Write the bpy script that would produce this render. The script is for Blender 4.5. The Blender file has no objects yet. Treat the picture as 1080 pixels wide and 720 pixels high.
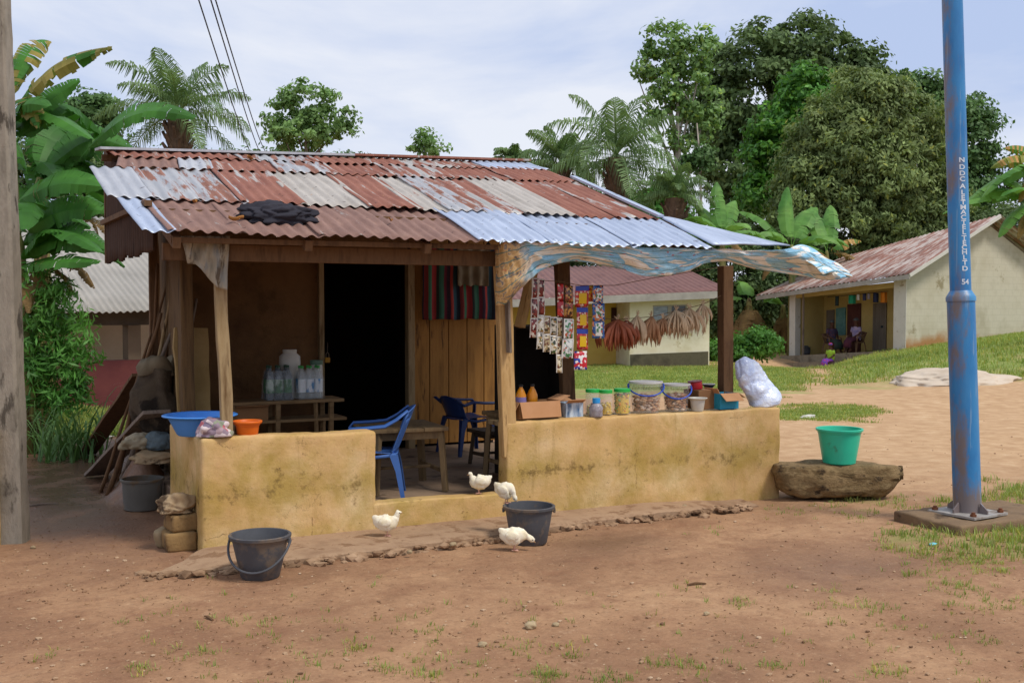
import bpy, bmesh, math, random
import numpy as np
from mathutils import Vector, Matrix, noise, Euler

random.seed(7)
rng = np.random.default_rng(11)
R = math.radians
scene = bpy.context.scene
COL = scene.collection

# ------------------------------------------------------------------ camera
CH, FP = 1.65, 1165.0
YAW, PIT = R(26.75), R(-1.97)
FW = Vector((math.sin(YAW)*math.cos(PIT), math.cos(YAW)*math.cos(PIT), math.sin(PIT)))
RT = Vector((math.cos(YAW), -math.sin(YAW), 0))
UP = RT.cross(FW)
EYE = Vector((0, 0, CH))
cam_d = bpy.data.cameras.new('camera')
cam = bpy.data.objects.new('camera', cam_d); COL.objects.link(cam)
mm = Matrix.Identity(4)
for i in range(3):
    mm[i][0], mm[i][1], mm[i][2], mm[i][3] = RT[i], UP[i], -FW[i], EYE[i]
cam.matrix_world = mm
cam_d.sensor_width = 36; cam_d.lens = FP/1080*36
cam_d.clip_start = 0.05; cam_d.clip_end = 2000
scene.camera = cam

# ------------------------------------------------------------------ sky, sun, exposure
SUN_EL, SUN_AZ = R(56), R(148)         # azimuth clockwise from +Y
w = bpy.data.worlds.new('World'); scene.world = w; w.use_nodes = True
nt = w.node_tree; nt.nodes.clear()
def wn(t, **k):
    n = nt.nodes.new(t)
    for a, b in k.items(): setattr(n, a, b)
    return n
out = wn('ShaderNodeOutputWorld'); bg = wn('ShaderNodeBackground')
sky = wn('ShaderNodeTexSky', sky_type='NISHITA', sun_disc=False, sun_elevation=SUN_EL, sun_rotation=SUN_AZ)
sky.air_density = 1.0; sky.dust_density = 1.5; sky.ozone_density = 1.5
tc = wn('ShaderNodeTexCoord'); mp = wn('ShaderNodeMapping'); mp.inputs['Scale'].default_value = (1.4, 1.4, 4.2)
mp.inputs['Location'].default_value = (3.1, .6, .4)
nz = wn('ShaderNodeTexNoise'); nz.inputs['Scale'].default_value = 1.9; nz.inputs['Detail'].default_value = 7; nz.inputs['Roughness'].default_value = .55
nz.inputs['Distortion'].default_value = .35
r1 = wn('ShaderNodeValToRGB'); r1.color_ramp.elements[0].position = .36; r1.color_ramp.elements[1].position = .62
r1.color_ramp.elements[0].color = (5.3, 6.4, 9.1, 1); r1.color_ramp.elements[1].color = (9.0, 9.3, 10.2, 1)
mx = wn('ShaderNodeMix', data_type='RGBA'); mx.inputs[0].default_value = .87
bg.inputs['Strength'].default_value = .1
L = nt.links.new
L(tc.outputs['Generated'], mp.inputs['Vector']); L(mp.outputs[0], nz.inputs['Vector']); L(nz.outputs['Fac'], r1.inputs[0])
L(sky.outputs[0], mx.inputs[6]); L(r1.outputs[0], mx.inputs[7]); L(mx.outputs[2], bg.inputs['Color']); L(bg.outputs[0], out.inputs[0])

sd = bpy.data.lights.new('sun', 'SUN'); sd.energy = 2.7; sd.angle = R(14); sd.color = (1.0, .94, .85)
so = bpy.data.objects.new('sun', sd); COL.objects.link(so)
dirv = Vector((math.sin(SUN_AZ)*math.cos(SUN_EL), math.cos(SUN_AZ)*math.cos(SUN_EL), math.sin(SUN_EL)))
so.rotation_euler = dirv.to_track_quat('Z', 'Y').to_euler(); so.location = (0, -5, 12)
vs = scene.view_settings
vs.view_transform = 'Standard'; vs.look = 'None'; vs.gamma = 1; vs.exposure = 0.0
scene.cycles.max_bounces = 6; scene.cycles.transparent_max_bounces = 10
scene.cycles.diffuse_bounces = 3; scene.cycles.glossy_bounces = 2; scene.cycles.transmission_bounces = 4

# ------------------------------------------------------------------ placement helpers
def ray(px, py): return FW + RT*((px-540)/FP) - UP*((py-360)/FP)
def at(px, py, X=None, Y=None, Z=None, D=None):
    d = ray(px, py)
    if D is not None: t = D
    elif X is not None: t = X/d.x
    elif Y is not None: t = Y/d.y
    else: t = (Z-CH)/d.z
    return EYE + d*t
def smooth(a, b, x):
    t = min(1, max(0, (x-a)/(b-a))); return t*t*(3-2*t)
def gz(x, y):
    D = x*math.sin(YAW)+y*math.cos(YAW); lat = x*math.cos(YAW)-y*math.sin(YAW)
    z = 0.0
    if D > 12:
        z = -.012*(min(D, 70)-12)
        t = lat/D
        z += 5.0*min(.26, max(0, t-.29))*smooth(18, 34, D)-.75*math.exp(-((D-39)/3.6)**2-((t-.262)/.035)**2)
    n = noise.noise(Vector((x*.35, y*.35, 3.1)))*.025 + noise.noise(Vector((x*1.3, y*1.3, 1.1)))*.012 + noise.noise(Vector((x*4, y*4, .1)))*.006
    if D < 14: n += -.008*max(0, noise.noise(Vector((x*7.5, y*7.5, 4)))-.12)*2.2 + noise.noise(Vector((x*17, y*17, 2)))*.0035 + noise.noise(Vector((x*34, y*34, 6)))*.002
    # mud bank against the left side of the shack
    bx, by = x-1.42, y-9.8
    z += .42*math.exp(-(bx/.20)**2-(by/.36)**2)
    bx, by = x-.5, y-17
    z += .5*math.exp(-(bx/1.0)**2-(by/1.3)**2)
    return z + n
def g_at(px, py, z0=0.0):
    p = at(px, py, Z=z0)
    for _ in range(6):
        p = at(px, py, Z=gz(p.x, p.y))
    return p
def onx(px, Y, z):
    """X of the point on plane y=Y, height z that shows at column px"""
    py = 360
    for _ in range(4):
        p = at(px, py, Y=Y)
        v = Vector((p.x, Y, z))-EYE; py = 360-FP*(v@UP)/(v@FW)
    return p.x

# ------------------------------------------------------------------ mesh helpers
class MB:
    def __init__(s, M=None): s.v = []; s.f = []; s.m = []; s.cur = 0; s.M = M
    def add(s, vs, fs):
        o = len(s.v)
        if s.M is not None: vs = [s.M@Vector(q) for q in vs]
        s.v += [tuple(q) for q in vs]; s.f += [tuple(i+o for i in f) for f in fs]; s.m += [s.cur]*len(fs)
        return s
    def box(s, c, d, rot=None, jit=0):
        x, y, z = [q/2 for q in d]; c = Vector(c)
        vs = [Vector(p) for p in ((-x,-y,-z),(x,-y,-z),(x,y,-z),(-x,y,-z),(-x,-y,z),(x,-y,z),(x,y,z),(-x,y,z))]
        if jit: vs = [q+Vector([random.uniform(-jit, jit) for _ in 'abc']) for q in vs]
        if rot is not None:
            m = rot if isinstance(rot, Matrix) else Euler(rot).to_matrix()
            vs = [m@q for q in vs]
        return s.add([c+q for q in vs], [(0,3,2,1),(4,5,6,7),(0,1,5,4),(1,2,6,5),(2,3,7,6),(3,0,4,7)])
    def bx(s, x0, x1, y0, y1, z0, z1): return s.box(((x0+x1)/2,(y0+y1)/2,(z0+z1)/2), (x1-x0,y1-y0,z1-z0))
    def bar(s, a, b, w_, h_, roll=0):
        a, b = Vector(a), Vector(b); d = b-a
        q = d.to_track_quat('Z', 'Y').to_matrix()@Matrix.Rotation(roll, 3, 'Z')
        return s.box((a+b)/2, (w_, h_, d.length), q)
    def tube(s, pts, rad, seg=8, flat=(1,1), caps=True, upv=None):
        pts = [Vector(p) for p in pts]; n = len(pts)
        if not hasattr(rad, '__len__'): rad = [rad]*n
        vs = []; prev = None
        for i, p in enumerate(pts):
            d = (pts[min(i+1, n-1)]-pts[max(i-1, 0)])
            if d.length < 1e-9: d = Vector((0,0,1))
            d.normalize()
            if prev is None:
                ref = Vector(upv) if upv else (Vector((0,0,1)) if abs(d.z) < .9 else Vector((0,1,0)))
                u = (ref-d*ref.dot(d)).normalized()
            else: u = (prev-d*prev.dot(d)).normalized()
            prev = u; v = d.cross(u)
            for k in range(seg):
                a = 2*math.pi*k/seg
                vs.append(p+(u*math.cos(a)*flat[0]+v*math.sin(a)*flat[1])*rad[i])
        fs = [(i*seg+k, i*seg+(k+1)%seg, (i+1)*seg+(k+1)%seg, (i+1)*seg+k) for i in range(n-1) for k in range(seg)]
        if caps: fs += [tuple(range(seg))[::-1], tuple(range((n-1)*seg, n*seg))]
        return s.add(vs, fs)
    def lathe(s, prof, c=(0,0,0), seg=28, M=None, wob=0):
        c = Vector(c); vs = []
        for r, z in prof:
            for k in range(seg):
                a = 2*math.pi*k/seg; rr = r*(1+wob*math.sin(3*a+1))
                q = Vector((rr*math.cos(a), rr*math.sin(a), z)); vs.append(c+(M@q if M else q))
        n = len(prof)
        fs = [(i*seg+k, i*seg+(k+1)%seg, (i+1)*seg+(k+1)%seg, (i+1)*seg+k) for i in range(n-1) for k in range(seg)]
        return s.add(vs, fs)
    def grid(s, fn, nu, nv):
        vs = [fn(i/nu, j/nv) for j in range(nv+1) for i in range(nu+1)]
        fs = [(j*(nu+1)+i, j*(nu+1)+i+1, (j+1)*(nu+1)+i+1, (j+1)*(nu+1)+i) for j in range(nv) for i in range(nu)]
        return s.add(vs, fs)
    def blob(s, c, r, amp=.15, freq=1.5, seed=0, sub=3, flat=None, ridged=False):
        bm = bmesh.new(); bmesh.ops.create_icosphere(bm, subdivisions=sub, radius=1)
        vs = []
        for v in bm.verts:
            q = v.co*freq+Vector((seed*7.3, seed*1.7, seed*3.1))
            n = noise.noise(q)+.5*noise.noise(q*2.3)+.25*noise.noise(q*5)
            if ridged: n = -.5+1.9*abs(noise.noise(q+noise.noise_vector(q*.8)*.6))+.6*abs(noise.noise(q*2.3))
            p = v.co*(1+amp*n)
            p = Vector((p.x*r[0], p.y*r[1], p.z*r[2]))
            if flat is not None and p.z < flat*r[2]: p.z = flat*r[2]
            vs.append(Vector(c)+p)
        fs = [tuple(l.vert.index for l in f.loops) for f in bm.faces]; bm.free()
        return s.add(vs, fs)
    def build(s, name, mats, parent=None, smooth=False, world=True, bevel=0, solid=0, subsurf=0, auto=None):
        me = bpy.data.meshes.new(name)
        off = Vector((0,0,0))
        if parent is not None and world:
            p = parent
            while p is not None: off += p.location; p = p.parent
        vs = [(v[0]-off.x, v[1]-off.y, v[2]-off.z) for v in s.v]
        me.from_pydata(vs, [], s.f)
        if not isinstance(mats, (list, tuple)): mats = [mats]
        for m in mats: me.materials.append(m)
        if len(mats) > 1: me.polygons.foreach_set('material_index', s.m)
        if smooth: me.polygons.foreach_set('use_smooth', [True]*len(me.polygons))
        me.update()
        if auto is not None:
            me.polygons.foreach_set('use_smooth', [True]*len(me.polygons)); me.set_sharp_from_angle(angle=R(auto))
        o = bpy.data.objects.new(name, me); COL.objects.link(o)
        if parent is not None: o.parent = parent
        if solid:
            m = o.modifiers.new('s', 'SOLIDIFY'); m.thickness = solid; m.offset = 0
        if bevel:
            m = o.modifiers.new('b', 'BEVEL'); m.width = bevel; m.segments = 2; m.limit_method = 'ANGLE'
        if subsurf:
            m = o.modifiers.new('u', 'SUBSURF'); m.levels = m.render_levels = subsurf
        return o

def np_mesh(name, V, F, mats, parent=None, attr=None, smooth=False, off=None, mi=None):
    """V (n,3), F (m,k) uniform polygon size, attr: per-vertex (n,) -> colour attribute 'tint' """
    me = bpy.data.meshes.new(name)
    V = np.asarray(V, dtype=np.float64)
    if parent is not None:
        o_ = Vector((0,0,0)); p = parent
        while p is not None: o_ += p.location; p = p.parent
        V = V-np.array(o_)
    n, m, k = len(V), len(F), F.shape[1]
    me.vertices.add(n); me.vertices.foreach_set('co', V.astype(np.float32).ravel())
    me.loops.add(m*k); me.loops.foreach_set('vertex_index', F.astype(np.int32).ravel())
    me.polygons.add(m); me.polygons.foreach_set('loop_start', np.arange(m, dtype=np.int32)*k)
    if smooth: me.polygons.foreach_set('use_smooth', np.ones(m, dtype=bool))
    if not isinstance(mats, (list, tuple)): mats = [mats]
    for q in mats: me.materials.append(q)
    me.update(calc_edges=True)
    if attr is not None:
        a = me.color_attributes.new('tint', 'FLOAT_COLOR', 'POINT')
        A = np.ones((n, 4), dtype=np.float32)
        attr = np.asarray(attr)
        if attr.ndim == 1: A[:, :3] = attr[:, None]
        else: A[:, :3] = attr
        a.data.foreach_set('color', A.ravel())
    o = bpy.data.objects.new(name, me); COL.objects.link(o)
    if parent is not None: o.parent = parent
    return o

def tag(o, label=None, cat=None, group=None, kind=None):
    if label: o['label'] = label
    if cat: o['category'] = cat
    if group: o['group'] = group
    if kind: o['kind'] = kind
    return o
def thing(name, label, cat, loc=(0,0,0), rz=0, group=None):
    o = bpy.data.objects.new(name, None); COL.objects.link(o)
    o.location = loc; o.rotation_euler = (0, 0, rz); o.empty_display_size = .1
    return tag(o, label, cat, group)
def copy_tree(o, parent=None):
    c = o.copy(); COL.objects.link(c)
    if parent is not None:
        c.parent = parent; c.matrix_parent_inverse = o.matrix_parent_inverse.copy()
    for ch in [q for q in list(bpy.data.objects) if q.parent == o]: copy_tree(ch, c)
    return c

# ------------------------------------------------------------------ materials
def C(h, k=1.0):
    """sRGB hex of the surface -> linear base colour"""
    r = [int(h[i:i+2], 16)/255 for i in (0, 2, 4)]
    return tuple(((c/12.92) if c <= .04045 else ((c+.055)/1.055)**2.4)*k for c in r)
def newmat(name):
    m = bpy.data.materials.new(name); m.use_nodes = True; n = m.node_tree; n.nodes.clear()
    o = n.nodes.new('ShaderNodeOutputMaterial'); b = n.nodes.new('ShaderNodeBsdfPrincipled')
    n.links.new(b.outputs[0], o.inputs[0]); return m, n, b, o
def N(n, t, **k):
    q = n.nodes.new(t)
    for a, b in k.items():
        if a.startswith('i_'):
            key = a[2:]; key = int(key) if key.isdigit() else key.replace('_', ' ')
            q.inputs[key].default_value = b
        else: setattr(q, a, b)
    return q
def ramp(n, fac, stops):
    r = n.nodes.new('ShaderNodeValToRGB'); cr = r.color_ramp
    while len(cr.elements) < len(stops): cr.elements.new(.5)
    for e, (p, c) in zip(cr.elements, stops):
        e.position = p; e.color = (*c[:3], 1) if hasattr(c, '__len__') else (c, c, c, 1)
    n.links.new(fac, r.inputs[0]); return r.outputs[0]
def coords(n, stretch=(1,1,1), rnd=True):
    t = n.nodes.new('ShaderNodeTexCoord'); v = t.outputs['Object']
    if rnd:
        oi = n.nodes.new('ShaderNodeObjectInfo'); mu = N(n, 'ShaderNodeMath', operation='MULTIPLY', i_1=37.0)
        n.links.new(oi.outputs['Random'], mu.inputs[0])
        ad = N(n, 'ShaderNodeVectorMath', operation='ADD'); n.links.new(v, ad.inputs[0]); n.links.new(mu.outputs[0], ad.inputs[1]); v = ad.outputs[0]
    m = n.nodes.new('ShaderNodeMapping'); m.inputs['Scale'].default_value = stretch
    n.links.new(v, m.inputs['Vector']); return m.outputs[0]
def noi(n, vec, scale, detail=5, rough=.6, dist=0):
    q = N(n, 'ShaderNodeTexNoise', i_Scale=scale, i_Detail=detail, i_Roughness=rough, i_Distortion=dist)
    n.links.new(vec, q.inputs['Vector']); return q.outputs['Fac']
def mixc(n, fac, a, b, mode='MIX'):
    q = N(n, 'ShaderNodeMix', data_type='RGBA', blend_type=mode)
    for s, v in ((0, fac), (6, a), (7, b)):
        if hasattr(v, 'is_linked') or isinstance(v, bpy.types.NodeSocket): n.links.new(v, q.inputs[s])
        else: q.inputs[s].default_value = v if s == 0 else (*v[:3], 1)
    return q.outputs[2]
def bump(n, b, h, strength=.4, dist=.01):
    q = N(n, 'ShaderNodeBump', i_Strength=strength, i_Distance=dist); n.links.new(h, q.inputs['Height']); n.links.new(q.outputs[0], b.inputs['Normal'])
_mc = {}
def M(name, cols, scale=6, stretch=(1,1,1), rough=.8, bmp=.3, bscale=40, bdist=.004, spots=None, spec=.3, metal=0, alpha=1, trans=0, tint=False, sub=0, cover=(.3,.7)):
    """general weathered material: noise between cols, optional spots=(colour, scale, threshold)"""
    if name in _mc: return _mc[name]
    m, n, b, o = newmat(name)
    v = coords(n, stretch)
    k = len(cols); f = noi(n, v, scale)
    st = [(cover[0]+(cover[1]-cover[0])*i/max(1, k-1), c) for i, c in enumerate(cols)] if k > 1 else [(0, cols[0]), (1, cols[0])]
    c = ramp(n, f, st)
    if spots:
        for sp in (spots if isinstance(spots, list) else [spots]):
            g = ramp(n, noi(n, v, sp[1], 6, .65), [(sp[2], 0.0), (sp[2]+.07, 1.0)])
            c = mixc(n, g, c, sp[0])
    if tint:
        at_ = N(n, 'ShaderNodeAttribute', attribute_name='tint')
        c = mixc(n, 1.0, c, at_.outputs['Color'], 'MULTIPLY')
    n.links.new(c, b.inputs['Base Color'])
    b.inputs['Roughness'].default_value = rough; b.inputs['Specular IOR Level'].default_value = spec; b.inputs['Metallic'].default_value = metal
    b.inputs['Alpha'].default_value = alpha
    if trans: b.inputs['Transmission Weight'].default_value = trans
    if bmp: bump(n, b, noi(n, v, bscale, 6, .7), bmp, bdist)
    _mc[name] = m; return m
def plastic(name, col, rough=.35, dirt=None, dscale=5, dthr=.55, alpha=1, spec=.4):
    return M(name, [tuple(q*.88 for q in col), col], 3, rough=rough, bmp=.08, bscale=25, spots=[(dirt, dscale, dthr)] if dirt else None, spec=spec, alpha=alpha)
def leafmat(name, cols, trans=.3, rough=.6, scale=1.2, spec=.2):
    m, n, b, o = newmat(name)
    v = coords(n); c = ramp(n, noi(n, v, scale, 3), [(.3, cols[0]), (.7, cols[1])])
    a = N(n, 'ShaderNodeAttribute', attribute_name='tint'); c = mixc(n, 1.0, c, a.outputs['Color'], 'MULTIPLY')
    n.links.new(c, b.inputs['Base Color']); b.inputs['Roughness'].default_value = rough; b.inputs['Specular IOR Level'].default_value = spec
    t = n.nodes.new('ShaderNodeBsdfTranslucent'); hs = mixc(n, .5, c, (cols[1][0]*1.5, cols[1][1]*1.7, cols[1][2]*.6)); n.links.new(hs, t.inputs[0])
    ms = N(n, 'ShaderNodeMixShader', i_0=trans); n.links.new(b.outputs[0], ms.inputs[1]); n.links.new(t.outputs[0], ms.inputs[2]); n.links.new(ms.outputs[0], o.inputs[0])
    return m
WOODP = M('wood_post', [C('6b5234'), C('a08a66'), C('8b734e')], 3, (6,6,.8), .85, .6, 30, .004, spots=(C('4a3826'), 4, .62))
WOODD = M('wood_dark', [C('4a3524'), C('6e5238'), C('5b422c')], 3, (5,5,1), .85, .5, 30)
WOODG = M('wood_grey', [C('5d5044'), C('85776a'), C('6b5c4e')], 3, (6,6,.8), .9, .5, 30)
BLACKM = M('black_plastic_dirty', [C('45464a'), C('56575b')], 4, rough=.55, bmp=.15, spots=[(C('6b5f54'), 3.5, .52)])

# ================================================================== GROUND
def prj(x, y, z=0):
    v = Vector((x, y, z))-EYE; d = v@FW
    if d < .3: return None
    return 540+FP*(v@RT)/d, 360-FP*(v@UP)/d, d
GZONES = [(530,852,376,411,1.0,.16), (872,1260,368,404,.9,.16), (940,1260,345,395,1.0,.16), (800,930,423,441,.85,.07), (25,128,434,460,.8,.10),
          (990,1220,508,592,.55,.09), (822,985,520,546,.4,.08), (930,1000,560,592,.4,.06), (640,700,384,400,.6,.2), (940,1010,380,398,1,.2)]
def gzone(px, py, x, y):
    g = 0
    n = noise.noise(Vector((x*1.1, y*1.1, 5)))*.5+noise.noise(Vector((x*3.3, y*3.3, 9)))*.35
    for a, b, c, d, k, h in GZONES:
        mx_ = min(45, (b-a)*.3); my = min(10, (d-c)*.38)
        s = smooth(a-mx_, a+mx_, px)*(1-smooth(b-mx_, b+mx_, px))*smooth(c-my, c+my, py)*(1-smooth(d-my, d+my, py))
        g = max(g, min(1, max(0, s*k*1.25+n*(1.0 if k < .6 else 1.25)*min(1, s*4)-.14)))
    return g
def warp(n, c, lo, hi, k):
    t = np.linspace(-1, 1, n); u = np.sinh(k*t)/np.sinh(k)
    return c+np.where(u < 0, u*(c-lo), u*(hi-c))
gx = warp(430, 3.2, -250, 420, 7.2); gy = warp(430, 6.4, -120, 480, 7.2)
V = []; Z = []
for yy in gy:
    for xx in gx:
        V.append((xx, yy, gz(xx, yy)))
        q = prj(xx, yy, 0)
        if q is None: Z.append((.3, 0, 0)); continue
        px, py, d = q
        gg = gzone(px, py, xx, yy)
        sand = smooth(560, 470, py)*smooth(560, 760, px)*.9+.1
        if px < 300: sand = 0.02
        wet = .38*math.exp(-((px-880)/95)**2-((py-598)/26)**2)+.7*math.exp(-((px-640)/60)**2-((py-572)/12)**2)+1.1*math.exp(-((px-85)/140)**2-((py-500)/75)**2)
        Z.append((sand, gg, min(1, wet)))
V = np.array(V); nn = 430
I = np.arange(nn*nn).reshape(nn, nn)
F = np.stack([I[:-1,:-1], I[:-1,1:], I[1:,1:], I[1:,:-1]], -1).reshape(-1, 4)
m, n, b, o = newmat('ground')
v = coords(n, rnd=False)
big = noi(n, v, .9, 6, .6, .4); mid = noi(n, v, 4.5, 7, .65); fine = noi(n, v, 30, 6, .7)
soil = ramp(n, big, [(.28, C('775640')), (.45, C('8f6a4e')), (.58, C('a27c5c')), (.74, C('b6926e'))])
soil = mixc(n, ramp(n, mid, [(.30, .55), (.50, 0.0)]), soil, C('7d5640'))
soil = mixc(n, ramp(n, noi(n, v, 9, 5, .7), [(.62, 0.0), (.74, .55)]), soil, C('c5a382'))
soil = mixc(n, ramp(n, noi(n, v, 13, 7, .75), [(.34, .45), (.48, 0.0)]), soil, C('6e4d35'))
soil = mixc(n, ramp(n, noi(n, v, 19, 7, .75), [(.56, 0.0), (.68, .35)]), soil, C('c5a27c'))
soil = mixc(n, ramp(n, fine, [(.34, .3), (.5, 0.0)]), soil, C('58402f'))
soil = mixc(n, ramp(n, noi(n, v, 75, 3, .6), [(.66, 0.0), (.72, .45)]), soil, C('c9b090'))
soil = mixc(n, ramp(n, noi(n, v, 48, 4, .7), [(.66, 0.0), (.70, .75)]), soil, C('45321f'))
a = N(n, 'ShaderNodeAttribute', attribute_name='tint'); sp = n.nodes.new('ShaderNodeSeparateColor'); n.links.new(a.outputs['Color'], sp.inputs[0])
sandc = ramp(n, mid, [(.3, C('a8845f')), (.6, C('c09e78')), (.8, C('d3bb98'))])
soil = mixc(n, sp.outputs[0], soil, sandc)
wf = N(n, 'ShaderNodeMath', operation='MULTIPLY'); n.links.new(sp.outputs[2], wf.inputs[0]); n.links.new(ramp(n, noi(n, v, 3, 5, .6), [(.25, .25), (.5, 1.0)]), wf.inputs[1])
soil = mixc(n, wf.outputs[0], soil, C('6a5040'))
grc = ramp(n, noi(n, v, 2.5, 6, .7), [(.3, C('5a6e30')), (.55, C('7d9644')), (.75, C('9a9f5a'))])
soil = mixc(n, ramp(n, sp.outputs[1], [(.35, 0.0), (.95, .85)]), soil, grc)
n.links.new(soil, b.inputs['Base Color'])
rr = N(n, 'ShaderNodeMapRange', i_1=0.0, i_2=1.0, i_3=.92, i_4=.22); n.links.new(wf.outputs[0], rr.inputs[0]); n.links.new(rr.outputs[0], b.inputs['Roughness'])
b.inputs['Specular IOR Level'].default_value = .25
hs = N(n, 'ShaderNodeMath', operation='ADD'); n.links.new(noi(n, v, 11, 6, .7), hs.inputs[0]); n.links.new(fine, hs.inputs[1])
peb = N(n, 'ShaderNodeTexVoronoi', i_Scale=42.0); n.links.new(v, peb.inputs['Vector'])
h2 = N(n, 'ShaderNodeMath', operation='MULTIPLY_ADD', i_1=-.5); n.links.new(peb.outputs[0], h2.inputs[0]); n.links.new(hs.outputs[0], h2.inputs[2])
bump(n, b, h2.outputs[0], .45, .010)
g = np_mesh('ground', V, F, m, attr=np.array(Z), smooth=True); tag(g, kind='structure')

# ---- grass
GRASS = leafmat('grass_blade', [C('6b823f'), C('a0ad60')], .3, .6, 2)
def blades(pts, nb, h, w_, spread, seed=0, tintr=(.7, 1.25)):
    r = np.random.default_rng(seed)
    P = np.repeat(np.asarray(pts, float), nb, axis=0); n = len(P)
    a = r.uniform(0, 2*np.pi, n); rad = r.random(n)**.5*spread
    P[:, 0] += np.cos(a)*rad; P[:, 1] += np.sin(a)*rad
    hh = h*r.uniform(.45, 1.2, n); ww = w_*r.uniform(.6, 1.3, n)
    la = a+r.normal(0, .6, n); lean = r.uniform(.1, .75, n)*hh
    dx, dy = np.cos(la), np.sin(la); sx, sy = -dy, dx
    b0 = P.copy(); b0[:, 2] -= .01
    mid = b0+np.stack([dx*lean*.35, dy*lean*.35, hh*.6], 1); tip = b0+np.stack([dx*lean, dy*lean, hh*r.uniform(.75, 1, n)], 1)
    S = np.stack([sx*ww/2, sy*ww/2, 0*ww], 1)
    V = np.stack([b0-S, b0+S, mid+S*.8, mid-S*.8, tip+S*.08, tip-S*.08], 1).reshape(-1, 3)
    k = np.arange(n)*6
    F = np.concatenate([np.stack([k, k+1, k+2, k+3], 1), np.stack([k+3, k+2, k+4, k+5], 1)])
    t = r.uniform(*tintr, n); yel = r.random(n)
    T = np.stack([t*(1+.45*(yel > .8)), t, t*(1-.2*(yel > .8))], 1).repeat(6, axis=0)
    return V, F, T
def zone_pts(a, b, c, d, cnt, seed, kmin=.3, near=0):
    """random ground points inside the area seen at columns a..b, rows c..d"""
    r = random.Random(seed); o = []; tries = 0
    D0 = g_at((a+b)/2, d); D1 = g_at((a+b)/2, c)
    d0 = Vector((D0.x, D0.y, 0)).length; d1 = Vector((D1.x, D1.y, 0)).length
    while len(o) < cnt and tries < cnt*6:
        tries += 1
        dd = math.sqrt(r.uniform(d0*d0, d1*d1)); px = r.uniform(a, b)
        th = math.atan((px-540)/FP)+YAW; x, y = dd*math.sin(th), dd*math.cos(th)
        q = prj(x, y)
        if gzone(q[0], q[1], x, y) > kmin*r.uniform(.5, 1.5): o.append((x, y, gz(x, y)))
    return o
GV, GF, GT = [], [], []
def addg(t):
    off = sum(len(v) for v in GV); GV.append(t[0]); GF.append(t[1]+off); GT.append(t[2])
addg(blades(zone_pts(545, 850, 376, 411, 9000, 1), 6, .07, .014, .16, 1))
addg(blades(zone_pts(850, 1260, 350, 402, 13000, 2), 6, .12, .018, .18, 2))
addg(blades(zone_pts(790, 940, 420, 444, 1500, 3), 6, .05, .012, .10, 3))
addg(blades(zone_pts(25, 140, 432, 462, 2200, 4), 7, .09, .014, .12, 4))
addg(blades(zone_pts(985, 1240, 505, 600, 900, 5, .40), 9, .075, .007, .05, 5))
addg(blades(zone_pts(815, 990, 515, 596, 150, 6, .45), 8, .055, .007, .05, 6))
pts = []
rr_ = random.Random(5)
clus = [(575,712,16,24),(640,716,26,14),(695,700,14,12),(730,703,14,9),(935,708,22,16),(785,636,12,9),(968,590,22,12),(455,712,20,10),(410,705,16,8),(250,602,8,0),
        (255,657,26,8),(375,683,12,9),(450,665,18,7),(150,705,22,10),(545,680,26,6),(818,703,10,6),(930,640,18,8),(1000,640,24,7),(1020,618,30,9),(880,640,30,5),
        (1040,672,26,7),(820,540,30,14),(905,545,40,16),(875,620,30,5),(295,655,14,4),(215,685,20,5),(60,690,20,4),(330,700,30,6),(500,700,22,6),(600,690,10,5),(740,560,30,5),(960,660,20,5),(1062,540,22,60),(1000,588,35,60),(1045,600,30,30),(1070,520,14,50),(955,560,25,22),(935,578,18,16),(1030,592,20,36),(965,605,25,14),(985,535,12,10),(870,528,30,14),(945,528,20,16),(1010,620,40,18),(900,640,30,10),(1050,640,30,16)]
for px, py, s, k in clus:
    for _ in range(int(k*1.0)):
        p = g_at(px+rr_.gauss(0, s*.55), py+rr_.gauss(0, s*.12+1)); pts.append((p.x, p.y, p.z))
for _ in range(170):
    p = g_at(rr_.uniform(120, 1090), 606+rr_.random()**.7*118); pts.append((p.x, p.y, p.z))
addg(blades(pts, 9, .038, .0045, .028, 7))
tag(np_mesh('grass', np.concatenate(GV), np.concatenate(GF), GRASS, attr=np.concatenate(GT)), 'thin green grass tufts sprouting from the bare red soil and the lawns behind', 'grass', kind='stuff')

# ---- gravel : tiny pebbles and crumbs over the yard
STONE = M('pebble', [C('5b4330'), C('8a6a50'), C('a98c6e'), C('c9b297')], 9, rough=.9, bmp=.3, bscale=60)
mb = MB(); rr_ = random.Random(9)
for i in range(1500):
    px, py = rr_.uniform(0, 1085), 560+rr_.random()**.8*160
    if rr_.random() < .25: px, py = rr_.uniform(560, 1080), rr_.uniform(440, 560)
    p = g_at(px, py)
    if 1.3 < p.x < 6.3 and p.y > 7.2: continue
    s = .003+.011*rr_.random()**4
    mb.blob((p.x, p.y, p.z+s*.3), (s*1.3, s, s*.7), .4, 1.3, i, 1)
tag(mb.build('gravel', STONE), 'small pebbles and crumbs strewn over the bare yard', 'gravel', kind='stuff')

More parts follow.
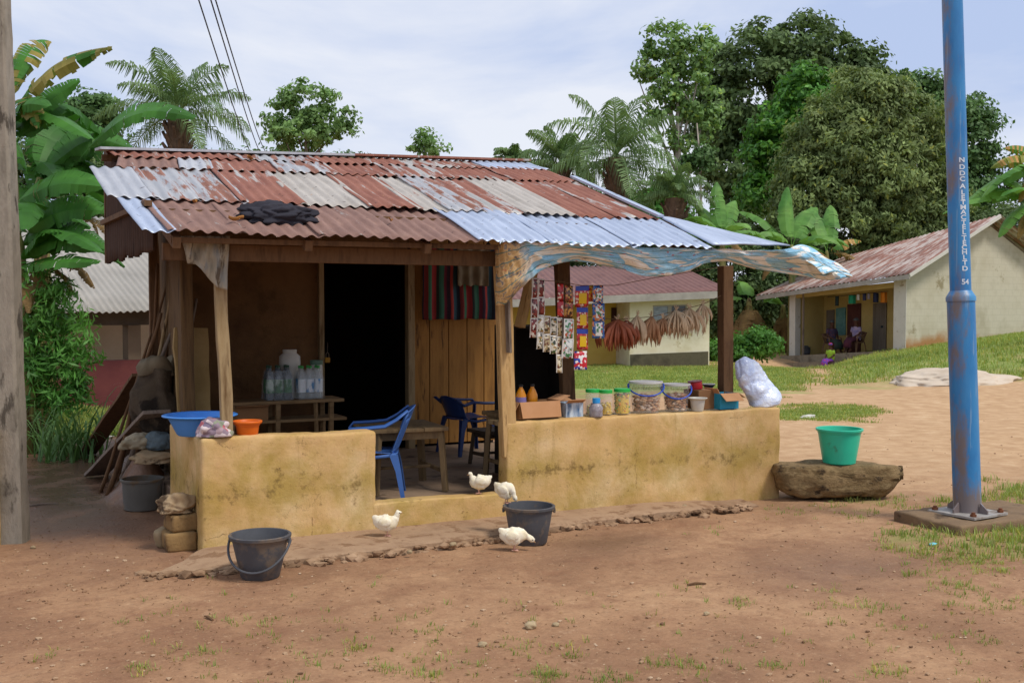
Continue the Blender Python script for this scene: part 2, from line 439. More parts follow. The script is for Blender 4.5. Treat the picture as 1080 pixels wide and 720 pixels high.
DEB = M('debris_brown', [C('3d2b1c'), C('6e4f34'), C('9c7b55')], 9, rough=.95, bmp=0)
mb = MB(); rr_ = random.Random(19)
for i in range(1300):
    px, py = rr_.uniform(0, 1085), 545+rr_.random()**.8*175
    if rr_.random() < .3: px, py = rr_.uniform(30, 260), rr_.uniform(455, 620)
    p = g_at(px, py)
    if 1.3 < p.x < 6.3 and p.y > 7.2: continue
    L_, w_, a_ = rr_.uniform(.006, .03), rr_.uniform(.002, .008), rr_.uniform(0, 3.14); u_ = Vector((math.cos(a_), math.sin(a_), 0)); v_ = Vector((-u_.y, u_.x, 0)); c_ = p+Vector((0, 0, .004))
    mb.add([c_-u_*L_/2, c_-v_*w_/2+Vector((0, 0, .002)), c_+u_*L_/2+Vector((0, 0, rr_.uniform(0, .006))), c_+v_*w_/2, c_+Vector((0, 0, .005))], [(0, 1, 4), (1, 2, 4), (2, 3, 4), (3, 0, 4)])
tag(mb.build('leaf_litter', DEB), 'dark chaff and leaf crumbs scattered over the yard', 'leaf litter', kind='stuff')
# ================================================================== SHACK
SY = 7.34; FLZ = .2; WT = .765
def plaster():
    m, n, b, o = newmat('ochre_plaster')
    v = coords(n, rnd=False)
    c = ramp(n, noi(n, v, 2.2, 6, .6), [(.3, C('bd975d')), (.5, C('ceab76')), (.7, C('dabf92'))])
    c = mixc(n, ramp(n, noi(n, v, 9, 7, .7), [(.5, 0.0), (.72, .5)]), c, C('c39a72'))
    t = n.nodes.new('ShaderNodeTexCoord'); s = n.nodes.new('ShaderNodeSeparateXYZ'); n.links.new(t.outputs['Object'], s.inputs[0])
    nn_ = noi(n, v, 3.1, 7, .7, .3)
    mr = N(n, 'ShaderNodeMapRange', i_1=0.0, i_2=.8, i_3=0.0, i_4=1.0); n.links.new(s.outputs[2], mr.inputs[0]); zz = N(n, 'ShaderNodeMath', operation='MULTIPLY', i_1=1.0); n.links.new(ramp(n, mr.outputs[0], [(0, .12), (.22, .05), (.48, .20), (.70, .06), (.9, -.12), (1.0, -.2)]), zz.inputs[0])
    ad = N(n, 'ShaderNodeMath', operation='ADD'); n.links.new(zz.outputs[0], ad.inputs[0]); n.links.new(nn_, ad.inputs[1])
    c = mixc(n, ramp(n, ad.outputs[0], [(.48, 0.0), (.74, .7)]), c, C('9c8438'))
    ad2 = N(n, 'ShaderNodeMath', operation='ADD'); n.links.new(zz.outputs[0], ad2.inputs[0]); n.links.new(noi(n, v, 7, 6, .75), ad2.inputs[1])
    c = mixc(n, ramp(n, ad2.outputs[0], [(.70, 0.0), (.80, .7)]), c, C('6f5a34'))
    c = mixc(n, ramp(n, noi(n, v, 14, 5, .7), [(.66, 0.0), (.70, .8)]), c, C('574229'))
    c = mixc(n, ramp(n, noi(n, v, 26, 6, .8), [(.30, .55), (.42, 0.0)]), c, C('8a6a3e'))
    c = mixc(n, ramp(n, noi(n, coords(n, (9, 9, .9), rnd=False), 1.0, 5, .7), [(.60, 0.0), (.72, .45)]), c, C('8f7440'))
    vc = N(n, 'ShaderNodeTexVoronoi', feature='DISTANCE_TO_EDGE', i_Scale=2.3); wv = N(n, 'ShaderNodeVectorMath', operation='ADD'); n.links.new(v, wv.inputs[0]); n.links.new(noi(n, v, 4, 6, .7), wv.inputs[1]); n.links.new(wv.outputs[0], vc.inputs['Vector'])
    cm = N(n, 'ShaderNodeMath', operation='MULTIPLY'); n.links.new(ramp(n, vc.outputs[0], [(.0, .7), (.006, 0.0)]), cm.inputs[0]); n.links.new(ramp(n, noi(n, v, 1.7, 3), [(.52, 0.0), (.58, 1.0)]), cm.inputs[1])
    c = mixc(n, cm.outputs[0], c, C('4f3a24'))
    n.links.new(c, b.inputs['Base Color']); b.inputs['Roughness'].default_value = .9; b.inputs['Specular IOR Level'].default_value = .15
    h = N(n, 'ShaderNodeMath', operation='ADD'); n.links.new(noi(n, v, 12, 8, .7), h.inputs[0]); n.links.new(noi(n, v, 55, 4, .6), h.inputs[1])
    bump(n, b, h.outputs[0], .35, .008); return m
PLAST = plaster()
MUD = M('mud_wall', [C('59402a'), C('765636'), C('66492e')], 2, rough=.95, bmp=.7, bscale=14, bdist=.015, spots=(C('5e452a'), 3, .58))
FLOORM = M('floor_screed', [C('6b5847'), C('8a745f'), C('79644f')], 2.5, rough=.85, bmp=.4, bscale=20, spots=(C('4e3f33'), 4, .58))
def rough_block(x0, x1, y0, y1, z0, z1, cell=.1, bev=.03, amp=.008, seed=0, cut=None):
    bm = bmesh.new(); bmesh.ops.create_cube(bm, size=1)
    for v in bm.verts: v.co = Vector(((x0+x1)/2+v.co.x*(x1-x0), (y0+y1)/2+v.co.y*(y1-y0), (z0+z1)/2+v.co.z*(z1-z0)))
    bmesh.ops.bevel(bm, geom=[e for e in bm.edges], offset=bev, segments=3, profile=.5, affect='EDGES')
    for ax in range(3):
        L_ = (x1-x0, y1-y0, z1-z0)[ax]; lo = (x0, y0, z0)[ax]
        k = int(L_/cell)
        for i in range(1, k+1):
            co = [0, 0, 0]; co[ax] = lo+bev+(L_-2*bev)*i/(k+1); no = [0, 0, 0]; no[ax] = 1
            bmesh.ops.bisect_plane(bm, geom=bm.verts[:]+bm.edges[:]+bm.faces[:], plane_co=co, plane_no=no)
    bm.verts.index_update()
    vs = []
    for v in bm.verts:
        q = v.co*2.2+Vector((seed, 0, 0)); a_ = amp
        if v.co.z < .04: a_ = 0
        d = noise.noise_vector(q)*a_+noise.noise_vector(v.co*7)*a_*.45+(noise.noise_vector(v.co*19)*a_*.3 if cell < .06 else Vector((0, 0, 0)))
        vs.append(v.co+d)
    fs = [tuple(l.vert.index for l in f.loops) for f in bm.faces]; bm.free()
    return vs, fs
shack = thing('roadside_shack', 'mud walled shop shack with patched rusty tin roof and ochre front wall', 'shack', (3.7, SY, 0))
SX0, SX1 = 1.42, 6.26
def rb(name, args, mat, **k):
    mb = MB(); mb.add(*rough_block(*args, **k)); return mb.build(name, mat, shack, auto=60)
rb('low_wall', (SX0, 2.63, SY, SY+.16, -.1, WT-.005), PLAST, bev=.024, amp=.012, seed=3, cell=.035)
rb('low_wall', (3.66, SX1, SY, SY+.16, -.1, WT), PLAST, bev=.018, amp=.012, seed=8, cell=.04)
rb('low_wall', (SX0+.005, SX0+.16, SY+.165, 8.55, -.1, WT-.01), PLAST, bev=.02, amp=.008, seed=5)
rb('door_sill', (2.6, 3.69, SY+.006, SY+.15, -.1, .237), PLAST, bev=.012, amp=.010, seed=12, cell=.04)
mb = MB(); mb.add(*rough_block(1.5, 6.2, SY+.1, 10.4, -.1, FLZ, cell=.25, bev=.01, amp=.012)); mb.build('floor_slab', FLOORM, shack, auto=50)
mb = MB()      # mud walls of the room: back of the veranda, with the doorway left open
BW = 10.3
dx0, dx1 = onx(341, BW, 1.2), onx(430, BW, 1.2)
wx0, wx1 = onx(158, BW, 1.2), 5.05
mb.add(*rough_block(1.62, dx0, BW, BW+.15, 0, 2.75, cell=.25, bev=.02, amp=.02))
mb.add(*rough_block(dx0-.01, dx1+.01, BW+.01, BW+.14, 2.13, 2.75, cell=.25, bev=.01, amp=.005))
mb.build('back_wall', MUD, shack, auto=50)
mb = MB()
mb.M = Matrix.Translation((1.60, 9.0, 0))@Matrix.Rotation(-.03, 4, 'Z')
mb.add(*rough_block(0, .10, 0, 1.34, 0, 2.3, cell=.25, bev=.02, amp=.02)); mb.M = None
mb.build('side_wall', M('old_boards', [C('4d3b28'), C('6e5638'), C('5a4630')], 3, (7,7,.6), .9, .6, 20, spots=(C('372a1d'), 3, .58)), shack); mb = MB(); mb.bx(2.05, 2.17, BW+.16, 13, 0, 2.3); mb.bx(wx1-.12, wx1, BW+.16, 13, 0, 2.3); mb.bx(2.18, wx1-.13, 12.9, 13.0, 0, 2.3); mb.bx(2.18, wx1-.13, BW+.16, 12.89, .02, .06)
mb.build('room_wall', M('room_shade_dark', [C('1c1612'), C('2a211a')], 3, rough=.95, bmp=.3), shack)  # near-black colour puts the room's shade into walls and floor, darkening the doorway
mb = MB(); mb.bx(2.0, wx1+.05, BW+.155, 13.0, 2.31, 2.34); mb.build('ceiling_board', M('room_shade_dark', [C('1c1612')]), shack)  # ceiling shares the shade-dark room colour
# vertical planks right of the door
PLK = M('plank_brown', [C('7a5426'), C('a5763a'), C('8f6430')], 2.5, (5,5,.6), .75, .4, 20, spots=(C('5a3c1e'), 3, .6))
mb = MB(); x = dx1+.05; i = 0
while x < wx1-.02:
    wd = .2+random.uniform(-.01, .02); mb.box((x+wd/2, BW+.05+random.uniform(-.004, .004), 1.48), (wd-.009, .03, 2.5)); x += wd
mb.build('plank_wall', PLK, shack, bevel=.003)
mb = MB(); mb.box((dx1+.02, BW-.01, 1.18), (.07, .1, 1.95)); mb.box((dx0-.03, BW-.015, 1.18), (.05, .08, 1.95))
mb.build('door_frame', WOODP, shack, bevel=.004)

# roof ------------------------------------------------------------
RS = .30
def rp(px, py, dz=0):
    d = ray(px, py); t = (2.1-RS*7.1-CH)/(d.z-RS*d.y); p = EYE+d*t; p.z += dz; return p
def rustmat(name, zinc, rust, amt, rough=.55, stretch=(2.2, .5, 1), brown=None, metal=.35):
    m, n, b, o = newmat(name); v = coords(n, stretch)
    vb = coords(n, (5, .9, 1))
    base = ramp(n, noi(n, vb, 2.2, 6, .65), [(.3, zinc[0]), (.7, zinc[1])])
    ru = ramp(n, noi(n, vb, 3, 6, .7), [(.25, rust[0]), (.6, rust[1]), (.85, rust[2] if len(rust) > 2 else rust[1])])
    f = ramp(n, noi(n, v, 2.6, 8, .68, .2), [(amt, 0.0), (amt+.05, 1.0)]) if amt > -1 else None
    c = mixc(n, f, base, ru)
    sp_ = ramp(n, noi(n, coords(n, (1, 1, 1)), 16, 4, .6), [(.66, 0.0), (.7, .8)])
    c = mixc(n, sp_, c, C('3f2b24'))
    lf = ramp(n, noi(n, coords(n, (1, 1, 1)), 23, 3, .5), [(.73, 0.0), (.75, .8)])
    c = mixc(n, lf, c, C('b98b5c'))
    n.links.new(c, b.inputs['Base Color'])
    inv = ramp(n, f, [(0, metal), (1, 0.0)]); n.links.new(inv, b.inputs['Metallic'])
    rf = ramp(n, f, [(0, rough), (1, .9)]); n.links.new(rf, b.inputs['Roughness'])
    bump(n, b, noi(n, vb, 14, 6, .7), .35, .004); return m
ZB = (C('9fabc0'), C('bcc7da')); ZW = (C('a6a49e'), C('c4c2bd'))
RR = (C('744539'), C('92604f'), C('ad7d6a')); RB = (C('6b4f47'), C('8a6a5e'), C('a58474'))
RO = (C('714838'), C('8e6150'), C('a67d6a'))
MT = dict(
    zinc=rustmat('zinc_blue', ZB, RR, .74, .5), white=rustmat('zinc_white', (C('a0a3aa'), C('bcbec2')), RO, .62, .6),
    mix=rustmat('zinc_rust_mix', (C('9da0a6'), C('b9b9b9')), RO, .50, .6, (3.2, .35, 1)), red=rustmat('rust_red', ZW, RR, .38, stretch=(4.5, .25, 1)), half=rustmat('rust_half', ZW, RR, .49, stretch=(3.5, .3, 1)),
    brown=rustmat('rust_brown', ZW, RB, .34, stretch=(4, .3, 1)), beige=rustmat('zinc_beige', (C('9b948b'), C('bdb6ad')), RR, .64, .7, metal=.1))
PITCH = .088
def tin(name, a0, a1, b0, b1, mat, parent, lift=0, amp=.0095, ragged=.012, seed=0, nv=10, pitch=PITCH, thick=.0):
    """corrugated sheet: a0-a1 its lower edge, b0-b1 its upper edge"""
    rs = random.Random(seed); wid = (a1-a0).length; nw = max(2, round(wid/pitch*9))
    nrm = (a1-a0).cross(b0-a0).normalized()
    if nrm.z < 0: nrm = -nrm
    sag = rs.uniform(-.008, .008); sk = rs.uniform(-.02, .02)
    def fn(u, v_):
        v2 = v_
        lo = a0.lerp(a1, u); hi = b0.lerp(b1, u); p = lo.lerp(hi, v2)
        ph = u*wid/pitch*2*math.pi
        n = noise.noise(Vector((u*wid*1.4+seed*9, v_*3, seed)))
        p = p+nrm*(lift+amp*math.sin(ph)+sag*math.sin(math.pi*v_)+.009*n+(.012*noise.noise(Vector((u*wid*5, seed, 2))) if v_ < .12 else 0))
        if v_ < .01: p = p-(hi-lo).normalized()*(sk*u+ragged*noise.noise(Vector((u*wid*3.1, seed*3, 8))))
        return p
    mb = MB(); mb.grid(fn, nw, nv)
    o = mb.build(name, mat, parent, smooth=True, solid=.0016); return o
def row(bl, br, tl, tr, sheets, lift, seed):
    """sheets: list of (u0,u1,material) between the lower line bl-br and the upper line tl-tr"""
    for i, (u0, u1, mt) in enumerate(sheets):
        e = .012 if i else 0
        tin('roof_sheet', bl.lerp(br, max(0, u0-e)), bl.lerp(br, u1), tl.lerp(tr, max(0, u0-e)), tl.lerp(tr, u1), MT[mt], shack, lift+.006*(i % 2)+.002*math.sin(i*2.7+seed), seed=seed*17+i)
def us(bl, br, pxs):
    o_ = []
    for px in pxs:
        # parameter along bl-br whose projection has this column
        lo, hi = 0.0, 1.0
        for _ in range(30):
            m_ = (lo+hi)/2; p = bl.lerp(br, m_); q = prj(p.x, p.y, p.z)
            if q[0] < px: lo = m_
            else: hi = m_
        o_.append(lo)
    return o_
def rowpx(bl, br, tl, tr, cuts, lift, seed):
    u = us(bl, br, [c[0] for c in cuts]); u[0] = 0
    row(bl, br, tl, tr, [(u[i], u[i+1] if i+1 < len(u) else 1.0, cuts[i][1]) for i in range(len(u))], lift, seed)
eL, eR = rp(150, 243), rp(754, 262)
aL, aR = rp(119, 205), rp(688, 228)
rowpx(eL, eR, aL, aR, [(150,'zinc'),(186,'brown'),(262,'brown'),(345,'brown'),(425,'brown'),(512,'zinc'),(590,'zinc'),(672,'zinc')], 0, 1)
bL, bR = rp(113, 210), rp(695, 234)
cL, cR = rp(94, 179), rp(604, 192)
rowpx(bL, bR, cL, cR, [(113,'white'),(170,'mix'),(215,'mix'),(262,'red'),(325,'beige'),(396,'red'),(447,'beige'),(480,'mix'),(515,'half'),(560,'beige'),(612,'red'),(655,'red')], .02, 2)
dL, dR = rp(122, 180), rp(611, 196)
fL, fR = rp(125, 168), rp(573, 182)
rowpx(dL, dR, fL, fR, [(122,'brown'),(196,'white'),(225,'red'),(300,'mix'),(350,'red'),(420,'half'),(480,'red'),(545,'red')], .032, 3)
hL, hR = rp(121, 170), rp(580, 184)
kL, kR = rp(112, 164), rp(556, 176)
rowpx(hL, hR, kL, kR, [(121,'red'),(200,'red'),(262,'mix'),(340,'red'),(430,'half'),(520,'zinc')], .042, 4)
# rear slope
back = Vector((0, 3.2, -.95))
for i in range(5):
    u0, u1 = i/5, (i+1)/5
    tin('roof_sheet', kL.lerp(kR, .26+.74*u0)+back, kL.lerp(kR, .26+.74*u1)+back, kL.lerp(kR, u0), kL.lerp(kR, u1), MT[('red', 'brown', 'half', 'red', 'brown')[i]], shack, .042, seed=90+i)
# ridge cap, verge flashing, extra flat sheet at the right end
up_ = Vector((0, 0, .062))
mb = MB(); mid_ = kL.lerp(kR, .52); mb.bar(rp(103, 165)+up_, mid_+up_, .14, .02, 0); mb.build('ridge_cap', MT['white'], shack)
mb = MB(); mb.bar(mid_+up_*1.06, kR+up_*1.06, .13, .02, 0); mb.build('ridge_cap', MT['red'], shack)
mb = MB(); mb.bar(cR+Vector((0,0,.055)), bR+Vector((.02,0,.05)), .06, .02); mb.build('verge_strip', MT['zinc'], shack)
mb = MB(); q0, q1, q2, q3 = rp(752, 262), rp(833, 262), rp(740, 241), rp(693, 231)
def flat(u, v_): return q0.lerp(q1, u).lerp(q3.lerp(q2, u), v_)+Vector((0, 0, .03+.006*math.sin(u*5)+.012*noise.noise(Vector((u*3, v_*3, 7)))))
mb.grid(flat, 12, 8); mb.build('flat_sheet', MT['zinc'], shack, smooth=True, solid=.012)
# gable cladding on the left side
gA = at(114, 276, X=1.2); gB = at(163, 282, X=1.2)
mb = MB()
def gcl(u, v_):
    yy = gB.y+(gA.y-gB.y)*u; zt = 2.12+RS*(yy-7.1)-.05; zb = 2.0-.05*noise.noise(Vector((u*9, 3, 1)))
    return Vector((1.19+.014*math.sin(u*(gA.y-gB.y)/.11*6.283), yy, zb+(zt-zb)*v_))
mb.grid(gcl, 160, 8); mb.build('gable_cladding', M('tin_dark_brown', [C('2f231d'), C('4d392e'), C('3c2c24')], 3, (1, 6, .8), .9, .3, 20), shack, smooth=True, solid=.002)  # cladding in plain dark brown tin tones
mb = MB(); mb.bar((1.165, gB.y, 2.32), (1.165, gA.y, 2.35), .05, .04); mb.bar((1.2, gA.y, 2.0), (1.2, gA.y, 2.75), .05, .05); mb.build('batten', WOODD, shack)
# rafters and beams
mb = MB()
for x in (1.25, 2.1, 2.95, 3.8, 4.6, 5.3):
    mb.bar((x, 7.15, 2.03), (x, 10.1, 2.03+RS*2.95), .05, .07)
mb.build('rafter', WOODD, shack)
mb = MB()
for yy in (7.75, 8.4, 9.1, 9.7): mb.bar((1.1, yy, 2.03+RS*(yy-7.15)+.055), (5.5, yy, 2.03+RS*(yy-7.15)+.06), .04, .05)
mb.build('purlin', WOODD, shack)
mb = MB(); mb.bar((1.2, SY+.06, 1.985), (3.72, SY+.06, 1.98), .055, .11); mb.bar((3.73, SY+.1, 2.06), (5.75, SY+.1, 2.06), .05, .08); mb.build('front_beam', WOODD, shack, bevel=.004)
mb = MB(); mb.bar((1.22, 7.2, 2.05), (5.5, 7.2, 2.06), .03, .035); mb.build('eave_batten', WOODD, shack, bevel=.003)
# posts
def post(px0, py0, px1, py1, Yt, Yb, w_, d_, mat, ztop=None, zb=None, seed=0):
    a_ = at(px0, py0, Y=Yt); b_ = at(px1, py1, Y=Yb)
    if ztop is not None: a_.z = ztop
    if zb is not None: b_.z = zb
    mb = MB(); n = 9
    for i in range(n): pass
    pts = []
    for i in range(n+1):
        t = i/n; p = b_.lerp(a_, t)+Vector((noise.noise(Vector((t*2, seed, 0)))*.012, noise.noise(Vector((t*2, seed, 5)))*.008, 0)); pts.append(p)
    vs = []; fs = []
    for i, p in enumerate(pts):
        k = 1+.07*noise.noise(Vector((i*.7, seed, 9)))
        for sx, sy in ((-1,-1),(1,-1),(1,1),(-1,1)): vs.append(p+Vector((sx*w_/2*k, sy*d_/2*k, 0)))
    for i in range(n):
        for k in range(4): fs.append((i*4+k, i*4+(k+1)%4, i*4+4+(k+1)%4, i*4+4+k))
    fs += [(3,2,1,0), (n*4, n*4+1, n*4+2, n*4+3)]
    mb.add(vs, fs); return mb.build('post', mat, shack, bevel=.006)
post(232, 262, 239, 461, SY+.07, SY+.07, .078, .06, WOODP, 1.93, WT-.02, 1)
post(161, 262, 163, 415, 9.95, 9.95, .07, .06, WOODD, 2.6, .3, 7)
YW = M('wood_yellow', [C('a5814e'), C('c3a06c'), C('94703f')], 3, (6,6,.8), .85, .5, 30, spots=(C('6b4c2b'), 4, .6))
post(529, 262, 537, 440, SY+.03, SY+.05, .115, .07, YW, 1.93, .5, 2)
post(765, 275, 766, 412, SY+.3, SY+.3, .105, .09, WOODD, 1.97, .1, 3)
post(592, 286, 603, 440, SY+.75, SY+.75, .12, .07, WOODD, 2.05, .1, 4)
mb = MB(); p0 = at(537, 372, Y=SY-.03); p1 = at(535, 318, Y=SY-.03); mb.bar(p0, p1, .06, .02); mb.build('post_patch', WOODG, shack, bevel=.003)
mb = MB(); mb.bx(3.75, 6.1, SY+.17, SY+.55, .70, .735); mb.build('counter_board', WOODP, shack, bevel=.004)
mb = MB(); p0 = at(556, 300, Y=SY+.3); mb.bar(at(548, 345, Y=SY+.5), at(566, 268, Y=SY+.5), .1, .05); mb.build('brace', YW, shack)

# concrete apron at the foot of the wall
APR = M('apron_concrete', [C('856850'), C('a3866a'), C('92745a')], 3, rough=.9, bmp=.6, bscale=25, bdist=.01, spots=(C('84664c'), 6, .55))
apx = [(150,607),(210,606),(300,596),(400,585),(500,573),(575,561),(660,550),(745,541),(800,534)]
edge = [g_at(a_, b_) for a_, b_ in apx]
mb = MB(); vs = []; fs = []
n_ = 90
def epos(t):
    f = t*(len(edge)-1); i = min(int(f), len(edge)-2); return edge[i].lerp(edge[i+1], f-i)
for i in range(n_+1):
    t = i/n_; e = epos(t); wob = .03*noise.noise(Vector((t*22, 1, 0)))+.015*noise.noise(Vector((t*60, 1, 0)))
    ht = .045*(1-smooth(.80, 1, t))*smooth(-.02, .3, t)+.008
    for k, (f, z) in enumerate(((0, -.03), (.0, ht*.8), (.05, ht), (.4, ht+.004), (1, ht+.012))):
        y = (e.y-wob)+(SY+.02-(e.y-wob))*f*(1 if e.x > 1.5 else .3+.7*smooth(1.05, 1.5, e.x)); z = z*(smooth(.95, 1.5, e.x) if z > 0 else 1)
        vs.append((e.x+.012*noise.noise(Vector((t*40, k, 2))), y, z+.006*noise.noise(Vector((e.x*4, y*6, 1)))))
for i in range(n_):
    for k in range(4): a_ = i*5+k; fs.append((a_, a_+5, a_+6, a_+1))
mb.add(vs, fs); tag(mb.build('kerb', APR, auto=50), kind='structure')
mb = MB(); rr_ = random.Random(3)
RUB = M('rubble_stone', [C('5f4732'), C('94765a'), C('b09274')], 4, rough=.9, bmp=.4, bscale=40, spots=(C('4c3827'), 5, .56))
for i in range(330):
    t = rr_.random()**1.0*.97; e = epos(t); s = .012+.028*rr_.random()**2
    y = e.y-.03+rr_.gauss(0, .03)-.03*noise.noise(Vector((t*22, 1, 0)))
    mb.blob((e.x, y, rr_.uniform(0, .035)), (s*1.5, s, s*.7), .45, 1.3, i, 1)
tag(mb.build('rubble', RUB), 'broken stone rubble crumbling along the edge of the concrete apron', 'rubble', kind='stuff')

# ================================================================== OBJECTS
RIM = BLACKM
def bucket(name, label, loc, rb_, rt_, h, mat, group=None, rz=0, handle=None, lugs=True, tilt=None, wall=.006):
    t = thing(name, label, 'bucket', loc, rz, group)
    if tilt: t.rotation_euler = tilt
    mb = MB()
    rr = lambda z: rb_+(rt_-rb_)*z/h
    prof = [(0.0001, .0), (rb_*.93, 0), (rb_, .008), (rr(h*.5), h*.5), (rr(h*.86), h*.86), (rr(h*.87)+.003, h*.865), (rt_, h-.022), (rt_+.012, h-.02), (rt_+.014, h-.004), (rt_+.008, h), (rt_-.004, h-.002),
            (rr(h*.6)-wall, h*.6), (rb_-wall, .012), (.0001, .012)]
    mb.lathe(prof, seg=44); mb.build('body', mat, t, world=False, auto=40)
    if handle:
        a0, drop, hm, thick = handle
        mb = MB(); pts = []
        for i in range(21):
            a_ = math.pi*i/20
            x = math.cos(a_)*(rt_+.016); f = math.sin(a_)
            # bail pivoting on the two lugs and lying against the side of the bucket
            zz = h-.035-f*drop; y = -f*(rr(max(0.0, zz))+.022)
            pts.append(Vector((x, y, zz)))
        m_ = Matrix.Rotation(a0, 3, 'Z'); mb.tube([m_@p for p in pts], thick, 7); mb.build('handle', hm, t, world=False, smooth=True)
        for s in (-1, 1):
            mb = MB(); mb.box(m_@Vector((s*(rt_+.008), 0, h-.035)), (.016, .03, .03), (0, 0, a0)); mb.build('lug', mat, t, world=False, bevel=.003)
    return t
# black rubber buckets
p = g_at(279, 612); bucket('black_bucket', 'black bucket with its handle down in front of the left low wall', (p.x, p.y+.1, p.z), .115, .172, .262, BLACKM, 'black buckets', handle=(R(-33), .17, BLACKM, .008))
p = g_at(565, 575); bucket('black_bucket', 'black bucket on the apron edge beside the pecking chick', (p.x, p.y+.1, p.z), .125, .168, .262, BLACKM, 'black buckets', handle=(R(150), .05, WOODG, .003))
GREYB = M('tub_grey', [C('5b5852'), C('6e6a62')], 3, rough=.7, bmp=.1, spots=(C('6b5843'), 3, .5))
p = at(153, 539, Z=0); bucket('grey_bucket', 'dusty grey tub with a dark rim beside the mud bank', (p.x, p.y+.12, p.z), .145, .158, .25, GREYB)
TEAL = M('teal_plastic', [C('2bb391'), C('30c09c')], 3, rough=.35, bmp=.05, spots=(C('3f6a4a'), 3.5, .60), spec=.5)

# ---- rock slab and the green bucket on it
ROCK = M('rock', [C('57452f'), C('8a7350'), C('6f5b3c'), C('9a845f')], 7, (1, 1, 1.6), .95, 1.0, 30, .02, spots=[(C('3d3022'), 6, .56), (C('7d7c3c'), 2.5, .66)])
rc = g_at(889, 530); rc = Vector((rc.x+.13, rc.y+.24, rc.z))
mb = MB(); bm = bmesh.new(); bmesh.ops.create_icosphere(bm, subdivisions=5, radius=1)
for v in bm.verts:
    q = v.co.copy(); s = lambda a: math.copysign(abs(a)**.55, a)
    q = Vector((s(q.x)*.53, s(q.y)*.25, s(q.z)*.155))
    q.z += -.05*q.x*(1 if q.z > 0 else .3)
    n_ = noise.noise(q*3.5+Vector((4, 1, 0)))*.075+noise.noise(q*9)*.03+noise.noise(q*24)*.012
    st_ = -.022*abs(noise.noise(Vector((q.x*2, q.y*2, q.z*16+1))))
    q = q+v.co*(n_+st_)
    if q.z > .13: q.z = .13+(q.z-.13)*.3
    if q.x > .33 and q.z < 0: q.z += (q.x-.33)*.55
    v.co = q
mb.add([Matrix.Rotation(R(-20), 3, 'Z')@v.co+Vector((rc.x, rc.y, rc.z+.16)) for v in bm.verts], [tuple(l.vert.index for l in f.loops) for f in bm.faces]); bm.free()
tag(mb.build('rock_slab', ROCK, smooth=True), 'long rough brown boulder holding up the green bucket', 'boulder')
mb = MB(); mb.blob((rc.x+.36, rc.y-.12, rc.z+.03), (.09, .08, .05), .3, 1.5, 4, 3); tag(mb.build('wedge_stone', ROCK, smooth=True), 'small dark stone wedged under the right end of the boulder', 'stone')
gp = at(885, 487, Y=rc.y-.02)
bucket('green_bucket', 'teal green open bucket with mud splashes on the boulder', (gp.x, rc.y-.02, rc.z+.292), .136, .184, .30, TEAL)

# ---- rag, block and stone by the left wall corner
BLK = M('mud_block', [C('6b5436'), C('8f7249'), C('7a6140')], 4, rough=.95, bmp=.8, bscale=18, bdist=.012, spots=(C('4b3a26'), 4, .58))
p = g_at(196, 581)
mb = MB(); mb.add(*rough_block(-.10, .10, -.12, .13, .0, .125, cell=.03, bev=.02, amp=.02, seed=4)); o = mb.build('mud_block', BLK, auto=60); o.location = (p.x-.02, p.y+.12, 0)
tag(o, 'crumbling mud block on the ground under another block by the wall corner', 'block', 'mud blocks by the wall corner')
mb = MB(); mb.add(*rough_block(-.095, .10, -.11, .12, 0, .11, cell=.03, bev=.02, amp=.02, seed=9)); o = mb.build('mud_block', BLK, auto=60); o.location = (p.x, p.y+.14, .127); o.rotation_euler.z = .1
tag(o, 'mossy mud block with the crumpled rag lying on it', 'block', 'mud blocks by the wall corner')
RAG = M('rag_tan', [C('8b7355'), C('b09a7a')], 5, rough=.95, bmp=.4, bscale=60, spots=(C('4d3d2d'), 5, .56))
def rag(name, label, c, r, mat, seed, amp=.55, freq=1.6, rz=0, cat='rag'):
    amp *= .75; freq *= .62; mb = MB(); mb.blob((0,0,0), r, amp, freq, seed, 5, flat=-.45, ridged=True)
    o = mb.build(name, mat, smooth=True); o.location = c; o.rotation_euler.z = rz; return tag(o, label, cat)
rag('crumpled_rag', 'crumpled tan rag heaped on the mud blocks', (p.x-.05, p.y+.12, .29), (.12, .09, .085), RAG, 3)
p = g_at(175, 577); mb = MB(); mb.add(*rough_block(-.05, .05, -.045, .045, 0, .13, cell=.03, bev=.025, amp=.02, seed=2)); o = mb.build('loose_stone', M('stone_tan', [C('8d7a5d'), C('b39f7d')], 5, rough=.9, bmp=.5), auto=60); o.location = (p.x, p.y+.05, 0); o.rotation_euler = (.1, -.25, .4)
tag(o, 'pale loose stone leaning beside the stacked mud blocks', 'stone')

